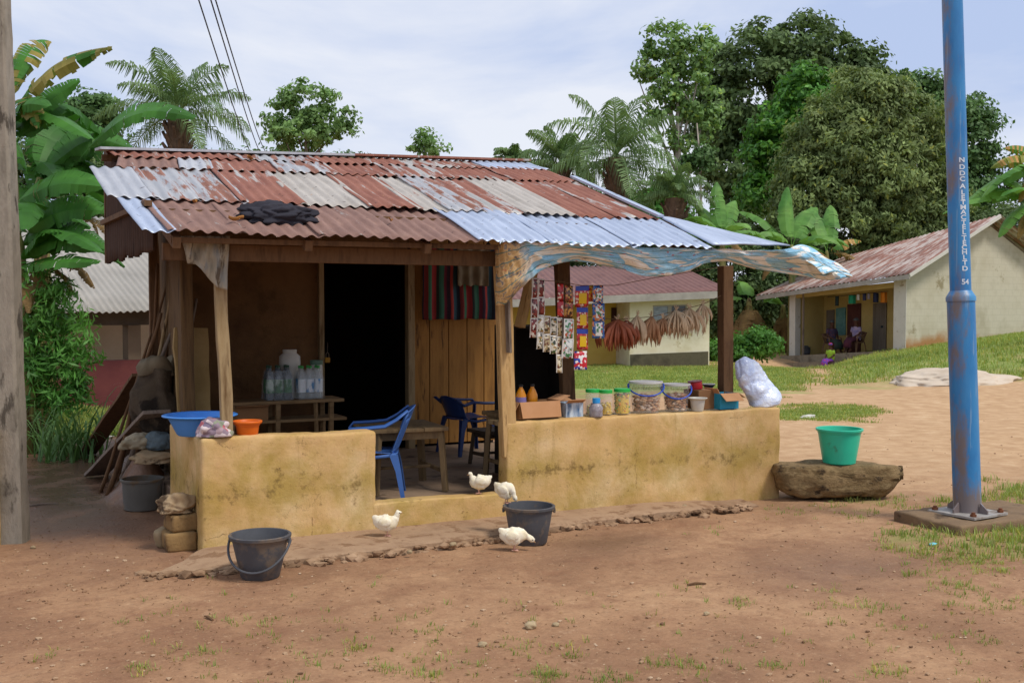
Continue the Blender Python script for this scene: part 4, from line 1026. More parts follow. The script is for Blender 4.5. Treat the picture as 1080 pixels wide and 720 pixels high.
HB = plastic('handle_blue', C('2b50b8'), .35)
def tub(label, px, rb_, rt_, h, fill, Y, drop, seed):
    t = thing('snack_tub', label, 'tub', (X(px, Y), Y, ctz), 0, 'clear snack tubs with blue handles')
    rr = lambda z: rb_+(rt_-rb_)*z/h
    mb = MB(); mb.lathe([(.0001, 0), (rb_*.95, 0), (rb_, .01), (rr(h*.84), h*.84), (rt_+.006, h*.85), (rt_+.006, h*.88), (rt_, h*.9), (rt_, h*.96)], seg=40); mb.build('body', TUB, t, world=False, smooth=True)
    mb = MB(); mb.lathe([(rt_+.004, h*.93), (rt_+.008, h*.94), (rt_+.006, h), (rt_-.01, h*1.005), (rt_-.012, h*.985), (.0001, h*.985)], seg=40); mb.build('lid', LIDC, t, world=False, auto=35)
    mb = MB(); rs = random.Random(seed)
    for i in range(150):
        z = .015+rs.random()*h*.8*fill; a_ = rs.uniform(0, 6.28); q = (rr(z)-.02)*rs.random()**.3; mb.cur = rs.randrange(3); s = rs.uniform(.014, .022)
        mb.blob((q*math.cos(a_), q*math.sin(a_), z), (s*1.2, s, s*.6), .3, 1, i, 1)
    mb.build('snacks', BISC, t, world=False)
    mb = MB(); pts = []
    for i in range(25):
        a_ = math.pi*i/24; f_ = math.sin(a_); zz = h*.86-f_*drop; pts.append(Vector((math.cos(a_)*(rt_+.014), -f_*(rr(zz)+.016), zz)))
    m_ = Matrix.Rotation(R(-27), 3, 'Z'); mb.tube([m_@q for q in pts], .0065, 7, (1, 1)); mb.build('handle', HB, t, world=False, smooth=True)
    for s_ in (-1, 1):
        mb = MB(); mb.box(m_@Vector((s_*(rt_+.008), 0, h*.87)), (.014, .03, .03), (0, 0, R(-27))); mb.build('lug', HB, t, world=False, bevel=.003)
tub('larger clear snack tub with a drooping blue handle', 681, .108, .132, .255, .62, YK+.02, .075, 1)
tub('smaller clear snack tub of pale chips with a blue handle', 713, .092, .112, .225, .72, YK+.02, .085, 2)
t = thing('enamel_bowl', 'small white bowl between the smaller tub and the brown carton', 'bowl', (X(731), SY+.07, ctz))
mb = MB(); mb.lathe([(.0001, 0), (.045, 0), (.05, .01), (.062, .09), (.075, .1), (.08, .105), (.074, .108), (.058, .09), (.045, .015), (.0001, .012)], seg=30); mb.build('body', CW, t, world=False, auto=40)
mb = MB(); mb.lathe([(.078, .103), (.082, .105), (.078, .11), (.074, .107)], seg=30); mb.build('rim', CW, t, world=False, smooth=True)
BXB = M('box_brown', [C('6b4a33'), C('84603f')], 3, rough=.85, bmp=.2)
bxx = X(741, YK+.1)
t = thing('stacked_carton', 'closed dark brown carton under the red tin and black dish', 'box', (bxx, YK+.12, ctz), R(3))
mb = MB(); mb.box((0, 0, .08), (.22, .2, .16)); mb.build('body', BXB, t, world=False, bevel=.004); mb = MB(); mb.box((0, 0, .1615), (.05, .2, .002)); mb.build('tape', CARD, t, world=False)
t = thing('red_tin', 'small red tin tilted on the brown carton', 'tin', (X(735, YK+.1, .95), YK+.12, ctz+.166)); t.rotation_euler = (R(0), R(-6), 0)
mb = MB(); mb.lathe([(.0001, 0), (.06, 0), (.062, .004), (.058, .06), (.0001, .06)], seg=28); mb.build('body', plastic('tin_red', C('a8202c'), .3), t, world=False, auto=35); mb = MB(); mb.lathe([(.058, .058), (.061, .06), (.061, .068), (.05, .069), (.0001, .066)], seg=28); mb.build('lid', plastic('tin_dark_red', C('6e1820'), .3), t, world=False, auto=35)
t = thing('black_dish', 'shallow black round dish beside the red tin', 'dish', (X(750, YK+.16, .93)-.01, YK+.18, ctz+.164))
mb = MB(); mb.lathe([(.0001, 0), (.035, 0), (.05, .02), (.054, .03), (.048, .028), (.03, .008), (.0001, .006)], seg=28); mb.build('bowl', plastic('dish_black', C('26272c'), .3), t, world=False, auto=40); mb = MB(); mb.lathe([(.052, .028), (.057, .03), (.053, .035), (.048, .03)], seg=28); mb.build('rim', LIDC, t, world=False, smooth=True)
BLB = M('box_blue', [C('1f7c9c'), C('2c93b2')], 3, rough=.6, bmp=.05)
carton('blue carton with brown cardboard flaps beside the right post', (X(765), YK+.04, ctz), R(2), .20, .18, .13, BLB, [(0, .095, 128), (1, .09, 118), (3, .05, 30)], 'cartons on the counter')
# clear bag of sachets leaning on the post
def bagmat():
    m, n, b, o = newmat('water_bag'); v = coords(n, rnd=False)
    c = ramp(n, noi(n, v, 9, 5, .6), [(.3, C('b9c8ea')), (.55, C('d5dff4')), (.75, C('f0f4fb'))]); n.links.new(c, b.inputs['Base Color'])
    b.inputs['Roughness'].default_value = .18; b.inputs['Specular IOR Level'].default_value = .8; b.inputs['Subsurface Weight'].default_value = .2; b.inputs['Subsurface Radius'].default_value = (.03, .03, .04); b.inputs['Subsurface Scale'].default_value = .5
    bump(n, b, noi(n, v, 30, 3, .5, 2), .6, .01); return m
ba, bb = at(784, 384, Y=YK+.08), at(803, 415, Y=YK+.02)
mb = MB(); pts = []; rad = []
b0 = at(812, 432, Y=YK); b1 = at(781, 379, Y=YK+.12)
for i in range(13):
    t_ = i/12; pts.append(b0.lerp(b1, t_)+Vector((0, 0, .0))); rad.append([.10, .145, .15, .148, .142, .138, .134, .128, .122, .115, .10, .08, .035][i])
PV_ = [Vector(q) for q in pts]; pts = [cr_(PV_, i/48) for i in range(49)]; rad = [float(np.interp(i/4, range(13), rad)) for i in range(49)]; mb.tube(pts, rad, 56, (.72, 1.0), upv=(0, 1, 0))
vs = []
for q in mb.v:
    q = Vector(q); n_ = noise.noise_vector(q*8)*.015+(q-b0.lerp(b1, .5)).normalized()*(.045*abs(noise.noise(q*7))+.022*abs(noise.noise(q*21))-.012); q += n_; q.z = max(q.z, ctz+.002+.004*abs(noise.noise(q*20))); vs.append(tuple(q))
mb.v = vs; o = mb.build('water_sachet_bag', bagmat(), smooth=True, subsurf=1); tag(o, 'plump translucent white plastic bag leaning on the right post', 'bag')

# ---- sachet strips on a line
def strmat(name, base, accents, scale=60):
    m, n, b, o = newmat(name); v = coords(n, (1, 1, 1))
    vo = N(n, 'ShaderNodeTexVoronoi', i_Scale=float(scale)); n.links.new(v, vo.inputs['Vector']); s = n.nodes.new('ShaderNodeSeparateColor'); n.links.new(vo.outputs['Color'], s.inputs[0])
    r = n.nodes.new('ShaderNodeValToRGB'); cr = r.color_ramp; cr.interpolation = 'CONSTANT'; st = [(0, base)]+[(.45+.55*i/len(accents), a_) for i, a_ in enumerate(accents)]
    while len(cr.elements) < len(st): cr.elements.new(.5)
    for e, (p_, c_) in zip(cr.elements, st): e.position = p_; e.color = (*C(c_), 1)
    n.links.new(s.outputs[0], r.inputs[0]); n.links.new(r.outputs[0], b.inputs['Base Color']); b.inputs['Roughness'].default_value = .25; b.inputs['Specular IOR Level'].default_value = .6; bump(n, b, noi(n, v, 40, 3), .3, .006); return m
SM = dict(maroon=strmat('sachet_maroon', '6e1f1c', ['d8cfc0', '3a1512', '8e3a30']), seas=strmat('sachet_white_green', 'cfc9b4', ['3f5a2e', '9c7a3c', '2c2a22', 'e6e2d4']),
          tan=strmat('sachet_tan', 'a9956b', ['3b3826', 'd8cdb0', '6b3c26']), white=strmat('sachet_white', 'd5d8d2', ['3f7a4a', '9aa0a0', 'b0502c']),
          red=strmat('sachet_red', 'b01f26', ['8a1218', 'd23a30', 'e0c4b0']), dark=strmat('sachet_dark', '6a3c26', ['a5482a', 'c9954a', '2e1c18']),
          blue=strmat('sachet_blue', '2a5d9c', ['c9713a', 'd8c9b8', '1f4480']), oran=strmat('sachet_orange', 'cf5a20', ['d9a21f', 'a8261c', 'e0b040']))
EDG = plastic('sachet_edge', C('e5e0d5'), .3); YP = plastic('print_yellow', C('e0b81c'), .3); BPn = plastic('print_blue', C('2b3f9c'), .3); RP = plastic('print_red', C('c21f2c'), .3)
YL = SY+.1
def strip(label, pxc, w_px, py0, py1, n_, mat, edge=True, tilt=0, detail=None, ptype='sachet', Y=YL):
    a_ = at(pxc, py0, Y=Y); b_ = at(pxc+tilt, py1, Y=Y); wd = w_px/FP*((a_-EYE)@FW)
    wd *= 1.1/math.cos(YAW*.9)
    t = thing('sachet_strip', label, 'sachets', a_, 0, 'sachet strips hung above the counter')
    rs = random.Random(int(pxc*7)); ln = (a_-b_).length/n_
    for i in range(n_):
        q0 = a_.lerp(b_, i/n_)-a_; q1 = a_.lerp(b_, (i+1)/n_)-a_; yw = rs.uniform(-.25, .25); tw = rs.uniform(-.01, .01)
        ax = Vector((math.cos(yw), math.sin(yw), rs.uniform(-.05, .05)))*wd/2
        def f(u, v_, q0=q0, q1=q1, ax=ax, tw=tw, s=1.0, off=0.0):
            p = q0.lerp(q1, .005+.99*v_)+ax*(u*2-1); k = math.sin(math.pi*u)*math.sin(math.pi*v_)
            p.y += -.011*k**.6-off+tw*v_; return p
        mb = MB(); mb.cur = 0; mb.grid(f, 8, 8)
        mats = [mat]
        sc = mb.build(ptype, mats, t, world=False, smooth=True, solid=.0015)
        if edge:
            mb = MB()
            for u0, u1 in ((0, .1), (.9, 1)): mb.grid(lambda u, v_, u0=u0, u1=u1: f(u0+(u1-u0)*u, v_, off=.0025), 2, 8)
            mb.grid(lambda u, v_: f(u, .0+.06*v_, off=.0025), 8, 1)
            mb.build('seal', EDG, sc, world=False, smooth=True)
        if detail == 'noodle':
            for nm, mt_, (u0, u1, v0, v1), of in (('print_band', BPn, (.0, 1, .02, .24), .0035), ('print_panel', YP, (.22, .8, .35, .85), .004)):
                mb = MB(); mb.grid(lambda u, v_: f(u0+(u1-u0)*u, v0+(v1-v0)*v_, off=of), 6, 6); mb.build(nm, mt_, sc, world=False, smooth=True)
        if detail == 'blue':
            mb = MB(); mb.grid(lambda u, v_: f(.22+.56*u, .15+.7*v_, off=.0035), 6, 6); mb.build('print_panel', SM['white'], sc, world=False, smooth=True)
    return t
strip('maroon sachet strip hanging furthest towards the middle post', 564, 6.5, 293, 356, 3, SM['maroon'], tilt=-1.5)
strip('short pair of maroon sachets right beside the leftmost strip', 571, 6.5, 294, 332, 2, SM['maroon'])
strip('tan and white seasoning strip below the short maroon pair', 570, 6.5, 332, 368, 2, SM['seas'], tilt=-1)
strip('seasoning strip between the lowest hanging strip and the maroon ones', 577, 7, 333, 371, 2, SM['tan'], tilt=-1)
strip('dark tan seasoning strip left of the longest one', 584, 6.8, 334, 373, 2, SM['seas'], tilt=-1)
strip('longest tan strip whose last sachet hangs lowest', 590, 6, 335, 393, 3, SM['tan'], tilt=-.5)
strip('wide silvery white strip with green print before the dark post', 600, 11.5, 336, 378, 2, SM['white'], tilt=-1.5, Y=YL-.02)
strip('bright red sachet strip right against the dark post', 591, 7, 299, 334, 2, SM['red'], edge=False)
strip('dark brown and orange sachet strip beside the red one', 600, 9, 301, 335, 2, SM['dark'], edge=False)
strip('long red and blue strip of packets with yellow panels', 614, 13.5, 301, 369, 3, SM['red'], edge=False, detail='noodle', ptype='packet')
strip('red white and blue packet hanging lowest under the yellow panelled strip', 612, 13, 370, 390, 1, strmat('packet_rwb', 'c02030', ['e8e4e0', '2b3f9c', 'e8e4e0'], 45), edge=False, ptype='packet')
strip('single orange and red packet hanging high beside the long strip', 621, 9, 301, 318, 1, SM['oran'], edge=False, ptype='packet', Y=YL+.02)
strip('blue bordered packet strip hanging furthest right on the line', 631, 12, 301, 357, 3, SM['blue'], edge=False, detail='blue', ptype='packet', Y=YL-.015)
mb = MB(); mb.tube([at(557, 291, Y=YL), at(575, 296, Y=YL), at(592, 297, Y=YL), at(612, 301, Y=YL), at(648, 301, Y=YL), at(690, 293, Y=YL), at(757, 282, Y=SY+.28)], .0028, 5); tag(mb.build('hanging_line', WOODD, smooth=True), 'thin dark line sagging between posts with sachet strips hung on it', 'line')

# ---- bunches of dried pods on a second line
PODR = M('pod_red_brown', [C('7a3c26'), C('a8603f')], 6, rough=.5, bmp=.3); PODT = M('pod_tan', [C('ad9272'), C('d6c09f')], 6, rough=.7, bmp=.3); PODM = M('pod_mixed', [C('8a5a38'), C('c29a74')], 8, rough=.6, bmp=.3)
def bunch(label, px, pyt, pyb, wpx, n_, mat, seed, r=.012):
    a_ = at(px, pyt, Y=SY+.2); D_ = (a_-EYE)@FW; ln = (pyb-pyt)/FP*D_; hw = wpx/2/FP*D_
    t = thing('pod_bunch', label, 'dried pods', a_, 0, 'bunches of dried pods hung over the counter'); rs = random.Random(seed)
    mb = MB()
    for i in range(n_):
        u = rs.uniform(-1, 1); fwd = rs.uniform(-1, 1)*.5; L_ = ln*rs.uniform(.72, 1.0)*(1-.12*abs(u)); rr = r*rs.uniform(.7, 1.2)
        p0 = Vector((rs.uniform(-.006, .006), rs.uniform(-.006, .006), 0)); p1 = Vector((u*hw*.75, fwd*hw*.8, -L_*.35)); p2 = Vector((u*hw*1.05, fwd*hw, -L_*.72)); p3 = Vector((u*hw*1.0+rs.uniform(-.01, .01), fwd*hw, -L_))
        mb.tube([p0, p0.lerp(p1, .5), p1, p1.lerp(p2, .5), p2, p3], [rr*.35, rr*.7, rr, rr*1.05, rr*.8, rr*.15], 6, (1, .6))
    mb.build('pods', mat, t, world=False, smooth=True)
    mb = MB()
    for i in range(7): a2 = rs.uniform(-1.2, 1.2); mb.tube([(0, 0, -.005), (.02*math.sin(a2), rs.uniform(-.01, .01), .03*math.cos(a2)+.005), (.035*math.sin(a2), 0, .05*math.cos(a2))], [.004, .003, .0015], 5)
    mb.tube([(-.012, 0, -.012), (0, -.013, -.014), (.012, 0, -.012), (0, .013, -.014), (-.012, 0, -.012)], .004, 5); mb.build('tie', PODT, t, world=False)
BN = [('big fan of long red brown pods, leftmost on the pod line', 651, 337, 374, 24, 20, PODR, .014), ('second red brown bunch tucked behind the big fan', 661, 338, 372, 17, 12, PODR, .012), ('small pale tan bunch between the red brown and mixed ones', 672, 333, 366, 13, 10, PODT, .011),
      ('narrow mixed brown bunch with dark tips', 687, 334, 368, 15, 14, PODM, .012), ('brownish short bunch left of the tall pale one', 699, 336, 357, 15, 16, PODM, .010), ('pale dense bunch with a raised knot near its middle', 713, 327, 360, 19, 20, PODT, .011), ('loose grey tan bunch second from the right post', 727, 325, 358, 18, 16, PODT, .010), ('smallest pale bunch hanging nearest the right post', 741, 321, 345, 12, 9, PODT, .010)]
for i, (lb, px, a_, b_, w_, n_, mt_, r_) in enumerate(BN): bunch(lb, px, a_, b_, w_*1.75, int(n_*2.1), mt_, i+3, r_*1.3)
mb = MB(); mb.tube([at(608, 333, Y=SY+.2), at(651, 337, Y=SY+.2), at(687, 334, Y=SY+.2), at(713, 328, Y=SY+.2), at(741, 321, Y=SY+.2), at(760, 312, Y=SY+.25)], .003, 5); tag(mb.build('pod_line', WOODD, smooth=True), 'cord strung across the counter opening carrying the dried pod bunches', 'line')

# ---- black cloth and leaves on the roof
bc = rp(294, 233, .03)
o = rag('black_garment', 'black crumpled garment drying on the rusty roof edge', (bc.x, bc.y, bc.z), (.25, .13, .085), M('cloth_black', [C('201f26'), C('35343c')], 4, rough=.95, bmp=.4, bscale=60), 6, .42, 3.0, cat='garment'); o.rotation_euler = (.29, 0, 0)
DLF = M('dry_leaf', [C('8a5c2c'), C('b98346')], 9, rough=.8, bmp=.2)
for i, (px, py, s, lb) in enumerate([(249, 237, .045, 'tan dry leaf curled at the eave left of the black garment'), (323, 228, .04, 'pale dry leaf lying on the black garment'), (412, 237, .02, 'small dry leaf on the brown tin right of the black garment'), (205, 218, .03, 'small dry leaf near the upper left of the lower tin row'), (266, 174, .06, 'long dry frond scrap on the top tin row')]):
    q = rp(px, py, .035); t_ = MB()
    t_.grid(lambda u, v_: Vector(((u-.5)*s*2.2, (v_-.5)*s*math.sin(math.pi*(.1+.8*u)), .012*math.cos(u*5)+abs(v_-.5)*s*.8)), 8, 4)
    o = t_.build('dry_leaf', DLF, smooth=True, solid=.001); o.location = q; o.rotation_euler = (.3, random.uniform(-.3, .3), random.uniform(0, 3)); tag(o, lb, 'leaf', 'dry leaves on the roof')

# ---- planks, poles, sack and rags on the left
def gp_(px, py): return g_at(px, py)
def plank(label, a_, b_, w_, th, mat, roll=0, name='leaning_plank', group='boards and poles leaning on the left wall', cat='plank'):
    mb = MB(); n_ = 8; a_, b_ = Vector(a_), Vector(b_); d = (b_-a_); q = d.to_track_quat('Z', 'Y').to_matrix()@Matrix.Rotation(roll, 3, 'Z'); vs = []; sd_ = random.random()*50
    for i in range(n_+1):
        c_ = a_.lerp(b_, i/n_); k = 1+.1*noise.noise(Vector((i*.8, sd_, 0))); e = noise.noise(Vector((i*.6, sd_, 4)))*.012
        for sx, sy in ((-1,-1),(1,-1),(1,1),(-1,1)): vs.append(c_+q@Vector((sx*w_/2*k+e, sy*th/2, (.02*sx*noise.noise(Vector((sd_, sx, 1))) if i in (0, n_) else 0))))
    fs = [(i*4+k, i*4+(k+1)%4, i*4+4+(k+1)%4, i*4+4+k) for i in range(n_) for k in range(4)]+[(3,2,1,0), (n_*4, n_*4+1, n_*4+2, n_*4+3)]
    mb.add(vs, fs); return tag(mb.build(name, mat, bevel=.003), label, cat, group)
a_ = gp_(101, 503); plank('weathered grey plank sloping down to the mud beside the tub', (a_.x, a_.y, a_.z+.03), at(166, 434, Y=9.2), .22, .03, WOODG, R(0))
a_ = gp_(92, 480); plank('long dark board leaning behind the grey plank', (a_.x, a_.y, a_.z+.02), at(150, 395, Y=10.6), .18, .03, WOODD, R(0))
plank('tall pale yellowish board standing behind the basin', (at(207, 470, Y=9.1).x, 9.1, FLZ), at(201, 346, Y=9.3), .27, .06, M('board_pale', [C('8d7448'), C('a98f60')], 3, rough=.9, bmp=.4), R(0), name='standing_board')
def pole(label, a_, b_, r, mat, seed, grp='boards and poles leaning on the left wall'):
    pts = []
    a_, b_ = Vector(a_), Vector(b_)
    for i in range(9): t_ = i/8; pts.append(a_.lerp(b_, t_)+Vector((noise.noise(Vector((t_*2.5, seed, 0))), noise.noise(Vector((t_*2.5, seed, 5))), 0))*.04)
    mb = MB(); mb.tube(pts, [r*(1-.4*i/8)*(1+.1*math.sin(i*2+seed)) for i in range(9)], 8); return tag(mb.build('leaning_pole', mat, smooth=True), label, 'pole', grp)
PL = [('dark bent pole nearest the gable cladding', (112, 492), (170, 330), WOODD), ('thin grey stick crossing low over the dark board', (128, 478), (178, 352), WOODG), ('dark stick rising to the middle of the side wall', (142, 470), (188, 322), WOODD),
      ('brown pole behind the sack mouth', (150, 468), (182, 300), WOODP), ('slim brown stick right of the sack', (168, 462), (196, 330), WOODD), ('tallest dark pole reaching the gable tin', (150, 470), (168, 278), WOODD), ('grey brown stick leaning against the tall pale board', (178, 462), (206, 315), WOODG),
      ('blackened pole slanting across the dark board', (104, 486), (160, 352), WOODD), ('second blackened pole close above the sack', (122, 476), (176, 296), WOODD), ('pale split stick between the dark poles', (132, 474), (184, 340), WOODP), ('short dark stick low beside the sack', (140, 472), (168, 402), WOODD), ('thick grey pole rising behind the sack mouth', (156, 466), (178, 318), WOODG), ('crooked dark pole against the side boards', (160, 466), (192, 285), WOODD)]
for i, (lb, g0, t0, mt_) in enumerate(PL):
    a_ = at(g0[0], g0[1], Y=9.9+.04*i); a_.z = gz(a_.x, a_.y)-.02; b_ = at(t0[0], t0[1], Y=9.6+.03*i)
    pole(lb, a_, b_, .024-.001*i, mt_, i)
SACK = M('sack_dark', [C('3c332a'), C('544839'), C('463c30')], 5, rough=.95, bmp=.8, bscale=30, bdist=.015, spots=(C('2a231c'), 3, .55))
sc_ = at(166, 428, Y=9.62)
t = thing('stuffed_sack', 'bulging dark grimy sack with an open rolled mouth beside the leaning poles', 'sack', (sc_.x-.02, 9.5, at(166, 452, Y=9.5).z-.03)); t.scale = (.98, .9, 1.08)
mb = MB(); prof = [(0, .02), (.15, .0), (.22, .08), (.235, .2), (.2, .32), (.15, .42), (.135, .47)]
mb.lathe([(max(.0001, r_), z) for r_, z in prof], seg=40)
mb.v = [tuple(Vector(q)+noise.noise_vector(Vector(q)*5)*.085-Vector(q).normalized()*.05*abs(noise.noise(Vector(q)*11))) for q in mb.v]; mb.build('body', SACK, t, world=False, smooth=True)
mb = MB(); mb.lathe([(.13, .44), (.155, .47), (.165, .52), (.15, .56), (.13, .55), (.125, .5), (.1, .44), (.0001, .42)], seg=40)
mb.v = [tuple(Vector(q)+noise.noise_vector(Vector(q)*7)*.07) for q in mb.v]; mb.build('mouth', M('sack_mouth', [C('5c5240'), C('7d705a')], 5, rough=.95, bmp=.8, bscale=30), t, world=False, smooth=True)
RG2 = M('rag_cream', [C('8f8268'), C('b3a78e')], 4, rough=.95, bmp=.3); RG3 = M('rag_slate', [C('4d5a60'), C('6d7a7e')], 4, rough=.95, bmp=.3)
q = at(148, 463, Y=9.35); rag('cream_rag', 'twisted cream rag lying on top of the mud bank', (q.x, 9.35, q.z-.03), (.15, .09, .09), RG2, 2, .5, 1.6, .5)
q = at(168, 464, Y=9.3); rag('slate_rag', 'blue grey rag bunched beside the cream one on the mud bank', (q.x, 9.3, q.z-.03), (.12, .09, .09), RG3, 5, .5, 1.6)
q = at(164, 478, Y=9.3); rag('brown_rag', 'flattened brown rag under the cream and blue grey rags', (q.x, 9.3, q.z-.04), (.19, .13, .07), RAG, 7, .5, 1.6)
q = g_at(112, 462); rag('white_scrap', 'small white plastic scrap near the foot of the dark board', (q.x, q.y, q.z+.015), (.09, .05, .02), CW, 7, .5, 1.6, cat='scrap')
for i, (px, py, s, lb) in enumerate([(560, 662, .028, 'largest pale stone in the open foreground dirt'), (586, 660, .016, 'small pebble just right of the largest foreground stone'), (35, 578, .015, 'white pebble at the foot of the concrete pole'), (509, 681, .018, 'pale stone in the lower middle of the yard'), (745, 648, .014, 'tiny stone below the puddle'), (478, 580, .02, 'pale chip on the apron edge below the chick'), (432, 588, .016, 'white chip beside the walking chick'), (722, 539, .02, 'pale flake at the far end of the apron')]):
    q = g_at(px, py); mb = MB(); mb.blob((q.x, q.y, q.z+s*.5+(.03 if i in (5, 6, 7) else 0)), (s*1.2, s, s*.8), .3, 1.4, i+40, 3); tag(mb.build('small_stone', M('stone_tan', [C('8d7a5d'), C('b39f7d')], 5, rough=.9, bmp=.5), smooth=True), lb, 'stone', 'loose stones in the yard')
for i, (px, py, L_, an, lb) in enumerate([(45, 533, .25, .1, 'pale split stick on the ground right of the concrete pole'), (70, 470, .2, .6, 'thin twig in the dirt left of the planks'), (220, 653, .1, 1.8, 'short dark twig in the left foreground'), (735, 617, .12, -.2, 'thin twig in the middle of the yard')]):
    q = g_at(px, py); d_ = Vector((math.cos(an), math.sin(an), 0))*L_/2; mb = MB(); mb.tube([q-d_+Vector((0, 0, .008)), q+Vector((0, .01, .012)), q+d_+Vector((0, 0, .008))], [.006, .008, .004], 6); tag(mb.build('twig', WOODG if i == 0 else WOODD), lb, 'stick', 'twigs on the ground')

# ---- chicks
FEA = M('chick_down', [C('d8c9a4'), C('efe6cf'), C('e6d7b0')], 12, rough=.95, bmp=.5, bscale=70, bdist=.006); LEGP = plastic('chick_leg', C('c99a86'), .6); EYEM = plastic('eye_black', C('0c0a0a'), .2); BEAK = plastic('chick_beak', C('c9a070'), .5)
def chick(label, loc, face, neck, s=1.0, peck=False, hidehead=False):
    """young white hen, one continuous body; face = heading angle, neck = list of head points in local x (forward), z"""
    t = thing('white_chick', label, 'chick', loc, face, 'white chicks by the doorway'); t.scale = (s*.94, s*.80, s*1.02)
    mb = MB(); mb.cur = 0
    P_ = [(-.098, 0, .128), (-.082, 0, .118), (-.06, 0, .10), (-.03, 0, .088), (.005, 0, .085), (.035, 0, .092)]+[(x, 0, z) for x, z in neck]
    Rr = [.006, .020, .040, .054, .058, .048]+[.030, .017, .0175, .0185, .012, .003]
    # densify
    def dens(P, q=3):
        o_ = []
        PV = [Vector(p_) for p_ in P]
        for i in range((len(P)-1)*q+1): o_.append(cr_(PV, i/((len(P)-1)*q)))
        return o_
    pts = dens(P_); rad = [max(.002, np.interp(i/3, range(len(Rr)), Rr)) for i in range(len(pts))]
    mb.tube(pts, rad, 16, (1, .86), upv=(0, 0, 1))
    mb.v = [tuple(Vector(q)+noise.noise_vector(Vector(q)*45+Vector((face*9, 0, 0)))*.006+noise.noise_vector(Vector(q)*110)*.003) for q in mb.v]
    for sy in (-1, 1):          # wings hugging the sides
        mb.blob((-.012, sy*.044, .094), (.045, .016, .030), .12, 2, 3+sy, 3)
        mb.cur = 0
        mb.blob((.0, sy*.018, .058), (.02, .015, .024), .1, 2, 5+sy, 2)
        mb.cur = 1
        mb.tube([(.0, sy*.018, .05), (.006, sy*.019, .026), (-.002, sy*.02, .006)], [.0055, .0038, .0034], 7)
        for a_ in (-.5, 0, .5): mb.tube([(-.002, sy*.02, .005), (.03*math.cos(a_), sy*.02+.03*math.sin(a_), .003)], [.0035, .0018], 5)
        mb.tube([(-.002, sy*.02, .005), (-.018, sy*.02, .003)], [.003, .0015], 5)
        mb.cur = 0
    hd = Vector((neck[3][0], 0, neck[3][1])); dr = (Vector((neck[4][0], 0, neck[4][1]))-hd).normalized(); tip = Vector((neck[5][0], 0, neck[5][1]))
    mb.cur = 3; mb.tube([tip-dr*.012, tip-dr*.002, tip+dr*.012], [.006, .0045, .0008], 8)
    mb.cur = 2
    for sy in (-1, 1): e = hd+Vector((0, sy*.0165, 0))+dr*.006; mb.blob(e, (.0035, .0025, .0035), 0, 1, 0, 2)
    mb.build('body', [FEA, LEGP, EYEM, BEAK], t, world=False, smooth=True)
UPN = [(.058, .112), (.068, .128), (.074, .142), (.082, .150), (.093, .150), (.100, .148)]
PKN = [(.068, .088), (.088, .082), (.104, .074), (.116, .066), (.126, .058), (.131, .052)]
DNN = [(.050, .085), (.062, .068), (.068, .052), (.074, .040), (.082, .030), (.086, .024)]
q = g_at(408, 572); chick('white chick walking below the sill with its head up', (q.x, q.y, max(q.z, .062)), R(-22), UPN, 1.05)
q = g_at(542, 581); chick('white chick pecking at the ground beside the black bucket', (q.x, q.y, q.z+.005), R(-24), PKN, 1.1)
chick('white chick standing on the door sill looking into the shack', (onx(506, SY+.06, .25), SY+.07, .238), R(152), [(.052, .11), (.062, .122), (.066, .134), (.072, .141), (.081, .14), (.087, .137)], 1.0)
q = (onx(537, SY-.12, .2), SY-.16, .255)
chick('white chick perched on the rim of the black bucket, head bent down', (onx(540, SY-.5, .262), 0, 0), R(-45), DNN, 1.02)
ch = [o_ for o_ in COL.objects if o_.name.startswith('white_chick')][-1]
bb_ = [o_ for o_ in COL.objects if o_.name.startswith('black_bucket')][1]
ch.location = (bb_.location.x-.172*math.cos(R(50)), bb_.location.y+.172*math.sin(R(50))-.0, bb_.location.z+.262)
ch.rotation_euler.z = R(-55)

# ================================================================== POLES AND WIRES
BPOLE = M('pole_blue', [C('1a66a2'), C('2a79b2'), C('3a86b8')], 2.2, (2, 2, .8), .42, .15, 30, spots=[(C('7c6450'), 2.6, .66), (C('7f9cb5'), 11, .68), (C('6b4f3c'), 14, .70)], spec=.5)
def poledirt(m):
    n = m.node_tree; b = [q for q in n.nodes if q.type == 'BSDF_PRINCIPLED'][0]; v = coords(n, rnd=False)
    s = n.nodes.new('ShaderNodeSeparateXYZ'); n.links.new(v, s.inputs[0])
    z = ramp(n, s.outputs[2], [(0, .35), (.3, .10), (.8, -.2), (1.0, -.3)]); a = N(n, 'ShaderNodeMath', operation='ADD'); n.links.new(z, a.inputs[0]); n.links.new(noi(n, coords(n, (4, 4, 1.2), rnd=False), 1.1, 7, .7), a.inputs[1])
    x = N(n, 'ShaderNodeMath', operation='MULTIPLY_ADD', i_1=-1.3, i_2=0.0); n.links.new(s.outputs[0], x.inputs[0]); a2 = N(n, 'ShaderNodeMath', operation='ADD'); n.links.new(a.outputs[0], a2.inputs[0]); n.links.new(x.outputs[0], a2.inputs[1])
    c = mixc(n, ramp(n, a2.outputs[0], [(.58, 0.0), (.72, .85)]), b.inputs['Base Color'].links[0].from_socket, C('7a6450'))
    st = ramp(n, noi(n, coords(n, (30, 30, 1.5), rnd=False), 1.0, 4, .6), [(.62, 0.0), (.68, .4)]); c = mixc(n, st, c, C('8fa6b8')); n.links.new(c, b.inputs['Base Color'])
poledirt(BPOLE)
pb = g_at(1026, 553); pb.y += .05
topv = at(1004, -10, D=(pb-EYE)@FW); lean = Vector((topv.x-pb.x, topv.y-pb.y, topv.z-pb.z)).normalized()
t = thing('lamp_pole', 'tall blue painted steel pole with white stencilled lettering on a concrete plinth', 'pole', pb)
